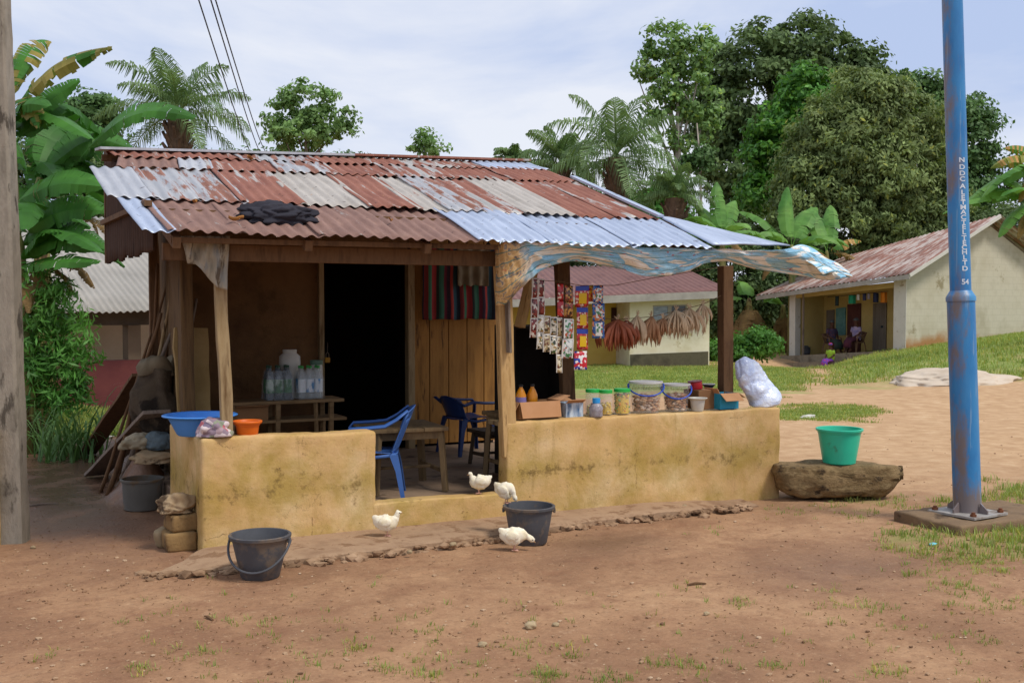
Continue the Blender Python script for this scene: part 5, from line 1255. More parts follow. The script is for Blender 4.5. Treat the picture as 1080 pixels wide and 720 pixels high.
mb = MB(); Lj = (at(1016, 315, D=(pb-EYE)@FW)-pb).length
mb.tube([(0, 0, .09), lean*Lj], [.100, .100], 40); mb.build('lower_tube', BPOLE, t, world=False, auto=40)
mb = MB(); mb.tube([lean*(Lj-.02), lean*(Lj+.012), lean*(Lj+.03), lean*(Lj+.06)], [.107, .107, .096, .078], 40); mb.build('collar', BPOLE, t, world=False, auto=50)
mb = MB(); mb.tube([lean*(Lj+.03), lean*4.6], [.076, .074], 40); mb.build('upper_tube', BPOLE, t, world=False, auto=40)
mb = MB(); mb.box((0, 0, .085), (.40, .40, .018), (0, 0, .1)); mb.build('base_plate', M('steel_dirty', [C('8a8580'), C('a8a49e'), C('6f5a48')], 6, rough=.6, bmp=.2, metal=.2), t, world=False, bevel=.002)
for k in range(4):
    a_ = R(45+90*k)+.1; mb = MB(); mb.tube([(.23*math.cos(a_), .23*math.sin(a_), .09), (.23*math.cos(a_), .23*math.sin(a_), .125)], .014, 8); mb.tube([(.23*math.cos(a_), .23*math.sin(a_), .095), (.23*math.cos(a_), .23*math.sin(a_), .112)], .024, 6); mb.build('bolt', M('bolt_rust', [C('5b3826'), C('7a4a30')], 6, rough=.9), t, world=False)
for k in range(4):
    a_ = R(90*k)+.1; d_ = Vector((math.cos(a_), math.sin(a_), 0)); mb = MB(); s_ = Vector((-d_.y, d_.x, 0))*.006
    vs = [d_*.10-s_+Vector((0,0,.09)), d_*.17-s_+Vector((0,0,.09)), d_*.17-s_+Vector((0,0,.12)), d_*.108-s_+Vector((0,0,.17))]; vs += [q+s_*2 for q in vs]
    mb.add(vs, [(0,3,2,1),(4,5,6,7),(0,1,5,4),(1,2,6,5),(2,3,7,6),(3,0,4,7)]); mb.build('gusset', BPOLE, t, world=False)
# stencilled letters wrapped on the tube
import itertools
WHT = M('stencil_white', [C('d5dce2'), C('c2ccd6')], 8, rough=.5, bmp=0)
toCam = (EYE-pb); toCam.z = 0; a0 = math.atan2(toCam.y, toCam.x)
LET = [('N',170),('D',177.5),('D',184),('C',190),('A',197.5),('L',204),('E',209.5),('T',214.5),('M',219.5),('A',224.5),('C',230),('T',235.5),('E',240),('L',245.5),('T',251.5),('E',256.5),('C',261.5),('H',266.5),('L',272),('T',277.5),('D',283.5),('54',297.5)]
LV, LF = [], []
for ch_, py in LET:
    cu = bpy.data.curves.new('txt', 'FONT'); cu.body = ch_; cu.size = 1; cu.align_x = 'CENTER'; cu.align_y = 'CENTER'; cu.offset = .028
    ob = bpy.data.objects.new('txt', cu); COL.objects.link(ob); dg = bpy.context.evaluated_depsgraph_get(); me = bpy.data.meshes.new_from_object(ob.evaluated_get(dg))
    bm = bmesh.new(); bm.from_mesh(me); bmesh.ops.triangulate(bm, faces=bm.faces); bmesh.ops.subdivide_edges(bm, edges=bm.edges, cuts=1)
    h_ = (pb.z+.0); D_ = (pb-EYE)@FW; zc = (at(1020, py, D=D_)-pb).length
    sc_y = .048 if ch_ != '54' else .055; sc_x = .062 if ch_ != '54' else .058; rad = .0768
    off = len(LV); th0 = a0+R(28)
    for v in bm.verts:
        th = th0+v.co.x*sc_x/rad; ax = lean*(zc+v.co.y*sc_y)
        LV.append((ax.x+math.cos(th)*rad, ax.y+math.sin(th)*rad, ax.z))
    LF += [tuple(l.vert.index+off for l in f.loops) for f in bm.faces]
    bm.free(); bpy.data.objects.remove(ob); bpy.data.curves.remove(cu); bpy.data.meshes.remove(me)
mb = MB(); mb.add(LV, LF); mb.build('lettering', WHT, t, world=False)
CONC = M('concrete_old', [C('6d6253'), C('928673'), C('7f7462')], 3, rough=.95, bmp=.7, bscale=22, bdist=.01, spots=(C('4f463a'), 5, .6))
mb = MB(); mb.add(*rough_block(pb.x-.42, pb.x+.75, pb.y-.30, pb.y+.33, -.1, .075, cell=.05, bev=.02, amp=.016)); tag(mb.build('concrete_plinth', M('plinth_mud', [C('5f4d3c'), C('80694f'), C('6f5a45')], 3, rough=.95, bmp=.7, bscale=22, bdist=.01, spots=(C('4a3b2c'), 5, .55)), auto=60), 'rough concrete plinth carrying the blue pole at the yard edge', 'plinth')
q = g_at(984, 575); mb = MB(); mb.blob((q.x, q.y, q.z+.01), (.03, .02, .01), .4, 1.5, 3, 2); tag(mb.build('plastic_scrap', plastic('scrap_cyan', C('6fc4cf'), .4)), 'crumpled cyan plastic scrap in the weeds by the plinth', 'scrap')
q = g_at(852, 441); mb = MB(); mb.blob((q.x, q.y, q.z+.02), (.13, .06, .035), .4, 1.5, 6, 3); tag(mb.build('white_rag', CW), 'white scrap lying on the sandy ground behind the green bucket', 'scrap')
# concrete pole on the left
lp = g_at(16, 572); D_ = (lp-EYE)@FW
t = thing('concrete_pole', 'square weathered concrete utility pole at the left edge', 'pole', lp)
CPOLE = M('pole_concrete', [C('6c6558'), C('938a7b'), C('7d7568')], 3, (2, 2, .7), .95, .8, 26, .01, spots=[(C('50493f'), 4, .58), (C('a8926a'), 2.2, .64)])
mb = MB(); n_ = 40; vs = []; tp = at(-2, -20, D=D_)-lp; H_ = 5.2; tp = tp*(H_/tp.z); hw, hd = .095, .08
rot_ = Matrix.Rotation(R(-24), 3, 'Z')
for i in range(n_+1):
    k = i/n_; c_ = tp*k+Vector((-.02, 0, 0)); sc_ = 1-.22*k
    for j, (sx, sy) in enumerate(((-1,-1), (.8,-1), (1,-.8), (1,1), (-1,1))):
        nn_ = noise.noise(Vector((k*60, j*3, 1)))*.006+noise.noise(Vector((k*16, j*3, 7)))*.006
        vs.append(c_+rot_@Vector(((hw+nn_)*sx*sc_, (hd+nn_)*sy*sc_, -.1 if i == 0 else 0)))
fs = [(i*5+k, i*5+(k+1)%5, i*5+5+(k+1)%5, i*5+5+k) for i in range(n_) for k in range(5)]
mb.add(vs, fs); mb.build('shaft', CPOLE, t, world=False)
mb = MB(); q = g_at(-8, 574); mb.add(*rough_block(q.x-.9, q.x+.05, q.y-.06, q.y+.12, -.1, .80, cell=.12, bev=.02, amp=.01)); tag(mb.build('low_yard_wall', PLAST, auto=60), 'ochre stub of low wall behind the concrete pole', 'wall')
# wires
BLKW = M('wire', [C('2b2c30')], rough=.7, bmp=0)
for i, (x0, x1, y1) in enumerate(((205, 268, 128), (218, 277, 126), (223, 281, 122))):
    a_ = at(x0, -14, D=11); b_ = at(x1, y1+40, D=60); mb = MB(); pts = []
    for k in range(13): u = k/12; pts.append(a_.lerp(b_, u)+Vector((0, 0, -.9*math.sin(math.pi*u)*.25)))
    mb.tube(pts, [.008+.012*k/12 for k in range(13)], 6); tag(mb.build('power_line', BLKW), ('single power line hanging left of the close pair', 'left wire of the close pair crossing the sky', 'right wire of the close pair crossing the sky')[i], 'wire', 'power lines')

# ================================================================== HOUSES
def quadgrid(mb, a_, b_, c_, d_, nu, nv, fn=None):
    """a-b lower edge, d-c upper edge"""
    mb.grid(lambda u, v_: (a_.lerp(b_, u).lerp(d_.lerp(c_, u), v_))+(fn(u, v_) if fn else Vector((0, 0, 0))), nu, nv)
def rooftin(name, a_, b_, c_, d_, mat, parent, pitch=.2, amp=.025):
    nrm = (b_-a_).cross(d_-a_).normalized(); nrm = nrm if nrm.z > 0 else -nrm; W_ = (b_-a_).length
    mb = MB(); quadgrid(mb, a_, b_, c_, d_, int(W_/pitch*6), 6, lambda u, v_: nrm*(amp*math.sin(u*W_/pitch*6.283)+.02*noise.noise(Vector((u*9, v_*4, 3))))); return mb.build(name, mat, parent, smooth=True, solid=.01)
HY = M('house_cream', [C('d3c9a4'), C('e3dcc0'), C('dad0ae')], 1.5, rough=.9, bmp=.2, bscale=12, spots=(C('b3a06a'), 1.2, .62)); HO = M('house_ochre', [C('c9a54e'), C('d8b860')], 1.5, rough=.9, bmp=.2)
HG = M('house_grey_block', [C('aaa28c'), C('bfb8a4'), C('b4ac96')], .8, rough=.9, bmp=.3, bscale=9, spots=(C('8f8468'), .9, .6))
MOSS = M('base_moss', [C('3f3c30'), C('5c5744'), C('4a4738')], 2, rough=.95, bmp=.5)
GLS = M('louvre_glass', [C('4a5a66'), C('8fa0aa')], 5, (1, 1, 6), .15, .1, 20, spec=.8); DRKG = M('window_dark', [C('1f2930'), C('38444c')], 5, rough=.2, bmp=0, spec=.7)
DOORM = M('door_maroon', [C('3f1f1c'), C('57302a')], 2, rough=.7); DOORG = M('door_grey_wood', [C('5d554c'), C('766d62')], 2, (5, 5, .5), .8)
FASC = M('fascia_grey', [C('8d8880'), C('aaa59b')], 3, (1, 1, 1), .8)
def frame3(o_, ux, uy):     # local frame: origin, x axis, y axis (up given by slightly leaning z)
    return o_, ux, uy
def wallbox(mb, o_, ux, uy, uz, x0, x1, y0, y1, z0, z1):
    P = lambda x, y, z: o_+ux*x+uy*y+uz*z
    vs = [P(x0,y0,z0),P(x1,y0,z0),P(x1,y1,z0),P(x0,y1,z0),P(x0,y0,z1),P(x1,y0,z1),P(x1,y1,z1),P(x0,y1,z1)]
    mb.add(vs, [(0,3,2,1),(4,5,6,7),(0,1,5,4),(1,2,6,5),(2,3,7,6),(3,0,4,7)])
def hparts(root, o_, ux, uy, uz, parent=None):
    def f(name, mat, boxes, parent_=None, bev=0):
        mb = MB()
        for b_ in boxes: wallbox(mb, o_, ux, uy, uz, *b_)
        return mb.build(name, mat, parent_ or root, bevel=bev)
    return f
# ---- cream house seen through the veranda
Dh = 34.0
cr = at(748, 380, D=Dh)                      # right front corner at the ground
cl = at(556, 388, D=Dh-1.0)
ux = (cl-cr); Lh = ux.length; ux.normalize(); uz = Vector((0, 0, 1)); uy = uz.cross(ux).normalized()*1.0
if uy@FW < 0: uy = -uy
root = thing('cream_house', 'cream bungalow with maroon tin roof seen through the veranda opening', 'house', cr)
f = hparts(root, cr, ux, uy, uz)
px2m = Dh/FP; hw = 2.06
recess = [at(658, 340, D=Dh), at(612, 340, D=Dh)]; r0 = (recess[0]-cr)@ux; Lw = 9.5
w0, w1 = (at(721, 330, D=Dh)-cr)@ux, (at(683, 330, D=Dh)-cr)@ux
wz0, wz1 = (at(700, 336, D=Dh)).z-cr.z, (at(700, 320, D=Dh)).z-cr.z
f('wall', HY, [(0, w0, 0, .2, -.3, hw), (w1, r0, 0, .2, -.3, hw), (w0, w1, 0, .2, -.3, wz0), (w0, w1, 0, .2, wz1, hw), (r0-.2, r0, .21, 1.6, -.3, hw), (0, .2, .21, 7, -.3, hw)])
f('porch_wall', HO, [(r0+.01, Lw, 1.5, 1.7, -.3, hw)])
f('foundation_band', MOSS, [(.05, r0-.02, -.05, -.004, -.3, .28)])
wn_ = f('window', FASC, [(w0, w1, .02, .06, wz0, wz0+.04), (w0, w1, .02, .06, wz1-.04, wz1), (w0, w0+.04, .021, .061, wz0+.041, wz1-.041), (w1-.04, w1, .021, .061, wz0+.041, wz1-.041), ((w0+w1)/2-.06, (w0+w1)/2+.06, .021, .061, wz0+.041, wz1-.041)])
f('pane', DRKG, [(w0+.041, (w0+w1)/2-.061, .04, .05, wz0+.042, wz1-.042)], wn_); f('pane', GLS, [((w0+w1)/2+.061, w1-.041, .04, .05, wz0+.042, wz1-.042)], wn_)
d0 = (at(656, 340, D=Dh+1.4)-cr)@ux; f('porch_window', DOORM, [(d0+.0, d0+.5, 1.46, 1.49, .85, 1.7)])
mb = MB()
ea, eb = cr+ux*(-.5)+uy*(-.55)+uz*(hw+.06), cr+ux*Lw+uy*(-.55)+uz*(hw-.05); ra, rb2 = cr+ux*(-.5)+uy*4.6+uz*(hw+1.02), cr+ux*Lw+uy*4.6+uz*(hw+1.1)
RMAR = M('tin_maroon', [C('6a4a46'), C('7f5c56'), C('745450')], 1.2, (1, 1, 1), .6, .1, 20, spots=(C('9b7a70'), 1.5, .66))
rooftin('roof', ea, eb, rb2, ra, RMAR, root)
mb = MB(); mb.bar(ea+Vector((0, 0, -.1)), eb+Vector((0, 0, -.1)), .06, .22, R(0)); o = mb.build('fascia', FASC, root)
f('doorstep', CONC, [(-.6, Lw, -1.9, -1.3, -.5, -.14)])
# ---- right house
Dc, Dl = 39.0, 43.5
cc = at(955, 369, D=Dc); ll = at(833, 375, D=Dl)
ux = ll-cc; Lf = ux.length; ux = ux/Lf; uyh = Vector((-ux.y, ux.x, 0)).normalized()
if uyh@RT < 0: uyh = -uyh
uy = uyh.copy(); uz = Vector((0, 0, 1))
t_ = at(955, 290, D=Dc)-cc; hc = t_.z; hl = (at(833, 309, D=Dl)-ll).z
root = thing('grey_house', 'pale grey block house with rusty patched tin roof and a raised veranda', 'house', cc)
f = hparts(root, cc, ux, uy, uz); GW = 4.7; apex = at(1074, 216, D=Dc-2.6).z-cc.z
mb = MB()      # gable wall (faces the yard), pentagon with thickness
def P5(x, y, z): return cc+ux*x+uy*y+uz*z
pl_ = [(0, -1.6), (2*GW, -1.6), (2*GW, hc-.05), (GW, apex-.25), (0, hc-.05)]
vs = [P5(0, y, z) for y, z in pl_]+[P5(.2, y, z) for y, z in pl_]
mb.add(vs, [(0,1,2,3,4), (9,8,7,6,5)]+[(i, (i+1)%5, (i+1)%5+5, i+5) for i in range(5)]); 
mb.build('gable_wall', None or HG, root)
def blockjoints(m):
    n = m.node_tree; b = [q for q in n.nodes if q.type == 'BSDF_PRINCIPLED'][0]
    v = coords(n, rnd=False); br = N(n, 'ShaderNodeTexBrick', i_Scale=1.0); br.inputs['Brick Width'].default_value = .45; br.inputs['Row Height'].default_value = .24; br.inputs['Mortar Size'].default_value = .012
    mp_ = N(n, 'ShaderNodeMapping'); mp_.inputs['Rotation'].default_value = (R(90), 0, 0); n.links.new(v, mp_.inputs[0])
    sx = n.nodes.new('ShaderNodeSeparateXYZ'); n.links.new(v, sx.inputs[0]); cb = n.nodes.new('ShaderNodeCombineXYZ'); ad = N(n, 'ShaderNodeMath', operation='SUBTRACT'); n.links.new(sx.outputs[0], ad.inputs[0]); n.links.new(sx.outputs[1], ad.inputs[1]); n.links.new(ad.outputs[0], cb.inputs[0]); n.links.new(sx.outputs[2], cb.inputs[1]); n.links.new(cb.outputs[0], br.inputs['Vector'])
    old = b.inputs['Base Color'].links[0].from_socket; mo = mixc(n, ramp(n, br.outputs['Fac'], [(0, 0.0), (1, .18)]), old, C('8d8872'))
    # red splash stain along the foot of the wall
    zz = N(n, 'ShaderNodeMath', operation='MULTIPLY_ADD', i_1=-1.0, i_2=.05); n.links.new(sx.outputs[2], zz.inputs[0]); a2 = N(n, 'ShaderNodeMath', operation='ADD'); n.links.new(zz.outputs[0], a2.inputs[0]); n.links.new(noi(n, v, .9, 6, .6), a2.inputs[1])
    mo = mixc(n, ramp(n, a2.outputs[0], [(.0, 0.0), (.35, .9)]), mo, C('a0703c'))
    n.links.new(mo, b.inputs['Base Color'])
blockjoints(HG)
vd = 1.7    # veranda depth
HYD = M('house_dull_yellow', [C('a8935a'), C('bba66a')], 1.5, rough=.9, bmp=.2)
def zt_(x): return hc+(hl-hc)*x/Lf-.0
f('front_wall', HYD, [(.21, Lf-.2, vd, vd+.2, -.9, hl-.05)])
f('end_wall', HYD, [(Lf-.19, Lf, .4, vd+2.5, -.9, hl+.15)])
f('pillar', CW, [(Lf-.28, Lf+.02, -.02, .28, -.9, hl)])
f('pillar', CW, [(-.02, .5, -.03, -.005, -.4, hc-.03)])
f('veranda_slab', CONC, [(.0, Lf+.3, -.25, vd, -.6, .0)]); f('step', CONC, [(Lf*.45, Lf+1.0, -1.2, -.26, -.9, -.28)]); f('step', CONC, [(Lf*.5, Lf+1.3, -2.0, -1.21, -.95, -.5)])
f('veranda_beam', HYD, [(.5, Lf-.28, -.0, .16, hl-.22, hl-.02)])
def dpx(px): return (at(px, 340, D=Dc+(Dl-Dc)*(955-px)/122+1.0)-cc)
def xu(px):           # position along the veranda back wall for a column
    lo, hi = 0, Lf
    for _ in range(30):
        m_ = (lo+hi)/2; p = cc+ux*m_+uy*vd; q = prj(p.x, p.y, p.z)
        if q[0] > px: lo = m_
        else: hi = m_
    return lo
dd = f('door', DOORG, [(xu(935), xu(921), vd-.05, vd-.004, .0, 1.85)]); f('handle', DRKG, [(xu(932), xu(932)+.08, vd-.09, vd-.051, .9, .98)], dd)
f('door', DOORM, [(xu(908), xu(894), vd-.05, vd-.004, 0, 1.9)]); f('shutter', DOORG, [(xu(880), xu(872), vd-.05, vd-.004, .7, 1.75)])
wn_ = f('window', M('curtain_teal', [C('4a7a7a'), C('6f9a96')], 4, rough=.8), [(xu(892), xu(882), vd-.05, vd-.004, .72, 1.8)])
ov = .55; hr = apex
g0 = cc+ux*(-ov)+uy*(-ov)+uz*(hc-.02); g1 = cc+ux*(Lf+1.3)+uy*(-ov)+uz*(hl-.0)
k0_ = cc+ux*(-ov)+uy*GW+uz*apex; k1_ = cc+ux*(Lf+1.3)+uy*GW+uz*(apex-.75)
def patchy():
    m, n, b, o = newmat('tin_patchy'); t_ = n.nodes.new('ShaderNodeTexCoord'); vr = N(n, 'ShaderNodeVectorRotate', rotation_type='Z_AXIS'); vr.inputs['Angle'].default_value = -math.atan2(ux.y, ux.x); n.links.new(t_.outputs['Object'], vr.inputs['Vector'])
    def v(a, b_, c_): q = N(n, 'ShaderNodeMapping'); q.inputs['Scale'].default_value = (a, b_, c_); n.links.new(vr.outputs[0], q.inputs[0]); return q.outputs[0]
    c = ramp(n, noi(n, v(1.5, .5, .8), 1.4, 6, .7), [(.3, C('6b4438')), (.55, C('8a5f50')), (.75, C('a07a68'))])
    c = mixc(n, ramp(n, noi(n, v(4.5, .45, .9), 1.3, 7, .7), [(.46, 0.0), (.57, .85)]), c, C('b8aea6'))
    c = mixc(n, ramp(n, noi(n, v(9, .7, 1.2), 1.1, 5, .7), [(.56, 0.0), (.66, .7)]), c, C('5e3c32'))
    n.links.new(c, b.inputs['Base Color']); b.inputs['Roughness'].default_value = .75; return m
PR = patchy()
rooftin('roof', g0, g1, k1_, k0_, PR, root)
rooftin('rear_roof', cc+ux*(-ov)+uy*(2*GW+ov)+uz*(hc-.02), cc+ux*(Lf+1.3)+uy*(2*GW+ov)+uz*(hl), k1_, k0_, PR, root)
mb = MB(); mb.bar(g0+Vector((0, 0, -.06)), k0_+Vector((0, 0, -.06)), .05, .12); mb.build('verge_board', CW, root)
mb = MB(); mb.bar(g0+Vector((0, 0, -.1)), g1+Vector((0, 0, -.1)), .05, .16); mb.build('fascia', FASC, root)
mb = MB(); q = xu(880); mb.bar(cc+ux*q*1.02+uy*.0+uz*0, cc+ux*q*1.02+uy*0+uz*(hl-.05), .06, .06); mb.build('prop', WOODG, root)
# veranda laundry
yl_ = .35
CLO = [('2f9a78', 895, 903, 'green and white'), ('d9d9d9', 904, 907, 'narrow white'), ('3c3f63', 910, 914, 'dark violet'), ('9a8f9a', 915, 918, 'pale grey'), ('2c3350', 921, 927, 'navy blue'), ('d9822a', 929, 936, 'orange'), ('2b3d3c', 881, 885, 'dark teal')]
for i, (h_, a_, b_, nm) in enumerate(CLO):
    Dp = Dc+(Dl-Dc)*(955-a_)/122+.3; yt = 312.5-(a_-880)*.09
    p0, p1 = at(a_, yt, D=Dp), at(b_, yt, D=Dp); hgt = (9, 6, 7, 6, 10, 11, 10)[i]/FP*Dp
    mb = MB(); mb.grid(lambda u, v_: p0.lerp(p1, u)+Vector((0, .03*math.sin(u*9), -hgt*v_)), 8, 6); tag(mb.build('hanging_garment', plastic('cloth_'+nm.replace(' ', '_'), C(h_), .95), smooth=True, solid=.01), nm+' garment drying on the line under the far veranda roof', 'garment', 'laundry on the far veranda')
mb = MB(); mb.tube([at(873, 313, D=Dl-.8), at(900, 311, D=Dc+2.5), at(937, 307, D=Dc+1)], .012, 5); tag(mb.build('laundry_line', BLKW), 'laundry line strung under the eave of the grey house', 'line')
# cooking pot and stools on the veranda, basin on the steps
def onver(px, y_): q = xu(px); return cc+ux*q+uy*y_
q = onver(866, .7); mb = MB(); mb.lathe([(.0001, 0), (.22, 0), (.26, .12), (.24, .28), (.28, .3), (.25, .3), (.0001, .28)], q+Vector((0, 0, .02)), 20); mb.lathe([(.2, .3), (.15, .36), (.0001, .38)], q+Vector((0, 0, .02)), 20); tag(mb.build('cooking_pot', BLACKM, smooth=True), 'soot black cooking pot on the far veranda floor', 'pot')
q = cc+ux*(Lf+.6)+uy*(-.9)+uz*(-.28); mb = MB(); mb.lathe([(.0001, 0), (.3, 0), (.42, .2), (.44, .2), (.3, .02), (.0001, .03)], q, 20); tag(mb.build('metal_basin', FASC, smooth=True), 'grey metal basin on the step at the end of the far veranda', 'basin')

# ---- left hall with pale tin roof
TINP = M('tin_pale', [C('908c84'), C('a8a39a')], 1.5, (1, 1, 1), .6, .1, 20, spots=(C('98918a'), 2, .7))
RDD = M('dado_red', [C('55282a'), C('6b3834')], 2, rough=.8, spots=(C('8a6a58'), 2, .66)); BGW = M('wall_beige_block', [C('bfa888'), C('cfbb9c')], 1.5, rough=.9, bmp=.2)
Dl2 = 18.5
a_ = at(180, 415, D=Dl2); b_ = at(20, 421, D=Dl2-1.5); ux = (b_-a_); ux.z = 0; ux.normalize(); uy = Vector((-ux.y, ux.x, 0)); uy = uy if uy@FW > 0 else -uy; uz = Vector((0, 0, 1))
cc2 = Vector((a_.x, a_.y, a_.z)); root = thing('open_hall', 'open sided hall with pale corrugated roof and red dado wall', 'building', cc2)
f = hparts(root, cc2, ux, uy, uz); zz_ = lambda py: at(120, py, D=Dl2-.6).z-a_.z
e_, bt, dd_ = zz_(327), zz_(343), zz_(380)
f('dado_wall', RDD, [(-2, 4.2, 0, .2, -.3, dd_)]); f('beam', M('beam_dark', [C('4a4238'), C('5e554a')], 2, rough=.9), [(-2, 4.2, .05, .3, bt, e_)])
x_ = (at(145, 360, D=Dl2-.5)-cc2)@ux
f('pillar', M('pillar_brown', [C('6b5c4a'), C('7d6c58')], 2, rough=.9), [(x_-.11, x_+.1, .02, .28, dd_+.002, bt-.002)]); f('pillar', FASC, [(x_+1.9, x_+2.1, .02, .28, dd_+.002, bt-.002)])
f('rear_wall', BGW, [(-2, 4.2, 3.0, 3.2, -.3, e_)])
r0_, r1_ = cc2+ux*-2+uy*(-.5)+uz*e_, cc2+ux*4.4+uy*(-.5)+uz*(e_-.05); rooftin('roof', r0_, r1_, r1_+uy*3.8+uz*1.75, r0_+uy*3.8+uz*1.75, TINP, root, pitch=.11, amp=.018)
q0, q1 = g_at(70, 428), g_at(165, 413); mb = MB(); mb.tube([q0+Vector((0, 0, .05)), q1+Vector((0, 0, .1))], [.05, .06], 8); tag(mb.build('fallen_log', WOODG), 'pale log lying on the ground before the red dado wall', 'log')
q0 = g_at(127, 415); mb = MB(); mb.tube([q0, q0+Vector((0, 0, .65))], [.03, .025], 6); tag(mb.build('short_stake', WOODP), 'short wooden stake standing by the red soil heap', 'stake')
# pale sand heap
q = g_at(1005, 401); vs = []
mb = MB(); mb.blob((q.x, q.y, q.z-.05), (1.35, 1.2, .30), .25, 1.4, 2, 5); tag(mb.build('sand_heap', M('sand_pale', [C('b8a690'), C('cfc0ac')], 2, rough=.95, bmp=.4), smooth=True), 'low heap of pale sand on the verge behind the blue pole', 'sand heap')

# ================================================================== PEOPLE (far veranda)
def person(label, loc, rz, joints, edges, radii, skin, parts, group=None, scale=1):
    me = bpy.data.meshes.new('person'); me.from_pydata(joints, edges, [])
    o = bpy.data.objects.new('person', me); COL.objects.link(o)
    m = o.modifiers.new('sk', 'SKIN'); m.use_smooth_shade = True
    for i, r in enumerate(radii): me.skin_vertices[0].data[i].radius = (r, r)
    me.skin_vertices[0].data[0].use_root = True
    u = o.modifiers.new('ss', 'SUBSURF'); u.levels = u.render_levels = 1
    me.materials.append(skin); o.location = loc; o.rotation_euler.z = rz; o.scale = (scale,)*3
    tag(o, label, 'person', group)
    for nm, mat, fn in parts:
        mb = MB(); fn(mb); mb.build(nm, mat, o, world=False, smooth=True)
    return o
SKN = M('skin_brown', [C('4a2d20'), C('5c3a2a')], 5, rough=.55, bmp=0)
def addfac(mb):
    pass
def seated(label, loc, rz, top, bot, group, lean_=0.0, s=1.0, hat=None, arms='lap'):
    # pelvis at z=.48 (seat); faces -Y ; feet on the floor
    J = [(0, 0, .50), (0, .02, .68), (0, .0, .90), (0, -.01, 1.02), (0, -.02, 1.10), (0, -.03, 1.2), (0, -.02, 1.27),
         (-.09, 0, .49), (-.12, -.40, .50), (-.12, -.42, .10), (-.12, -.52, .035), (.09, 0, .49), (.12, -.40, .50), (.12, -.42, .10), (.12, -.52, .035),
         (-.17, 0, .96), (-.22, -.05, .72), (-.12, -.24, .60), (-.08, -.30, .58), (.17, 0, .96), (.22, -.05, .72), (.12, -.24, .60), (.08, -.30, .58)]
    E = [(0,1),(1,2),(2,3),(3,4),(4,5),(5,6),(0,7),(7,8),(8,9),(9,10),(0,11),(11,12),(12,13),(13,14),(2,15),(15,16),(16,17),(17,18),(2,19),(19,20),(20,21),(21,22)]
    Rd = [.14, .125, .12, .055, .06, .09, .075, .09, .065, .042, .035, .09, .065, .042, .035, .055, .042, .032, .03, .055, .042, .032, .03]
    def shirt(mb): mb.tube([(0, 0, .48), (0, .02, .62), (0, .01, .78), (0, 0, .92), (0, -.005, 1.0)], [.19, .175, .185, .19, .08], 18, (.8, 1.05), upv=(0, 1, 0)); [mb.tube([(sx*.15, 0, .95), (sx*.21, -.03, .78)], [.08, .065], 10) for sx in (-1, 1)]
    def skirt(mb): mb.tube([(0, .1, .50), (0, -.1, .50), (0, -.36, .49), (0, -.46, .40), (0, -.46, .20)], [.15, .17, .17, .15, .17], 16, (.6, 1.2), upv=(0, 0, 1))
    def hair(mb): mb.blob((0, -.01, 1.235), (.098, .105, .092), .1, 3, 3, 3, flat=-.25)
    def face(mb):
        mb.cur = 0; mb.blob((0, -.125, 1.185), (.018, .02, .022), 0, 1, 0, 2)
        mb.cur = 1; mb.tube([(-.03, -.112, 1.15), (0, -.12, 1.148), (.03, -.112, 1.15)], [.006, .009, .006], 6)
        mb.cur = 2
        for s_ in (-1, 1): mb.blob((s_*.035, -.112, 1.215), (.014, .008, .009), 0, 1, 0, 2)
        mb.cur = 0
        for s_ in (-1, 1): mb.blob((s_*.098, -.02, 1.2), (.012, .02, .03), 0, 1, 0, 2)
    o = person(label, loc, rz, J, E, Rd, SKN, [('shirt', top, shirt), ('wrapper_skirt', bot, skirt), ('hair', hat or BLACKM, hair)], group, s)
    mb = MB(); face(mb); mb.build('face_features', [SKN, plastic('lip', C('6e3a34'), .5), EYEM], o, world=False, smooth=True)
    return o
def simple_chair(label, loc, rz, mat):
    return armchair(label, loc, rz, mat, hb=.8, group='brown chairs on the far veranda')
WHC = plastic('chair_brown', C('7d5f48'), .5)
fl = cc+ux*0
cc_ = cc
camd = lambda p: math.atan2(EYE.x-p.x, -(EYE.y-p.y))
CS1 = M('cloth_maroon_print', [C('5b2f36'), C('3a3f5c'), C('7d4a4a')], 9, rough=.95, bmp=0); CS2 = M('cloth_dark_green', [C('2f4a3a'), C('3a3038')], 6, rough=.95, bmp=0); CS3 = M('cloth_violet', [C('6b6a9a'), C('b5a0b0')], 8, rough=.95, bmp=0); CS4 = M('cloth_wine', [C('5a2a35'), C('44283a')], 6, rough=.95, bmp=0)
def vpt(px, y_, z_=0.0):
    lo, hi = 0, Lf
    for _ in range(30):
        m_ = (lo+hi)/2; p = cc+uxh*m_+uyh*y_; q = prj(p.x, p.y, p.z)
        if q[0] > px: lo = m_
        else: hi = m_
    return cc+uxh*lo+uyh*y_+Vector((0, 0, z_))
uxh = (ll-cc).normalized()
for px, lb, top, bot, rz_ in ((877, 'person in a dark maroon print top seated by the shutter on the far veranda', CS1, CS2, .5), (903, 'person in a pale violet top seated before the maroon door on the far veranda', CS3, CS4, -.9)):
    p = vpt(px, .9); p.z = cc.z+(ll.z-cc.z)*((p-cc)@uxh)/Lf; p.z = max(p.z, cc.z+.0) if False else p.z
    rz = math.atan2(p.x, -p.y*-1)*0+(-YAW-R(10))+rz_
    armchair(('brown chair under the person by the shutter', 'brown chair under the person before the maroon door')[px == 903], (p.x, p.y, p.z), rz, WHC, hb=.8, group='chairs on the far veranda')
    seated(lb, (p.x, p.y, p.z), rz, top, bot, 'people on the far veranda')
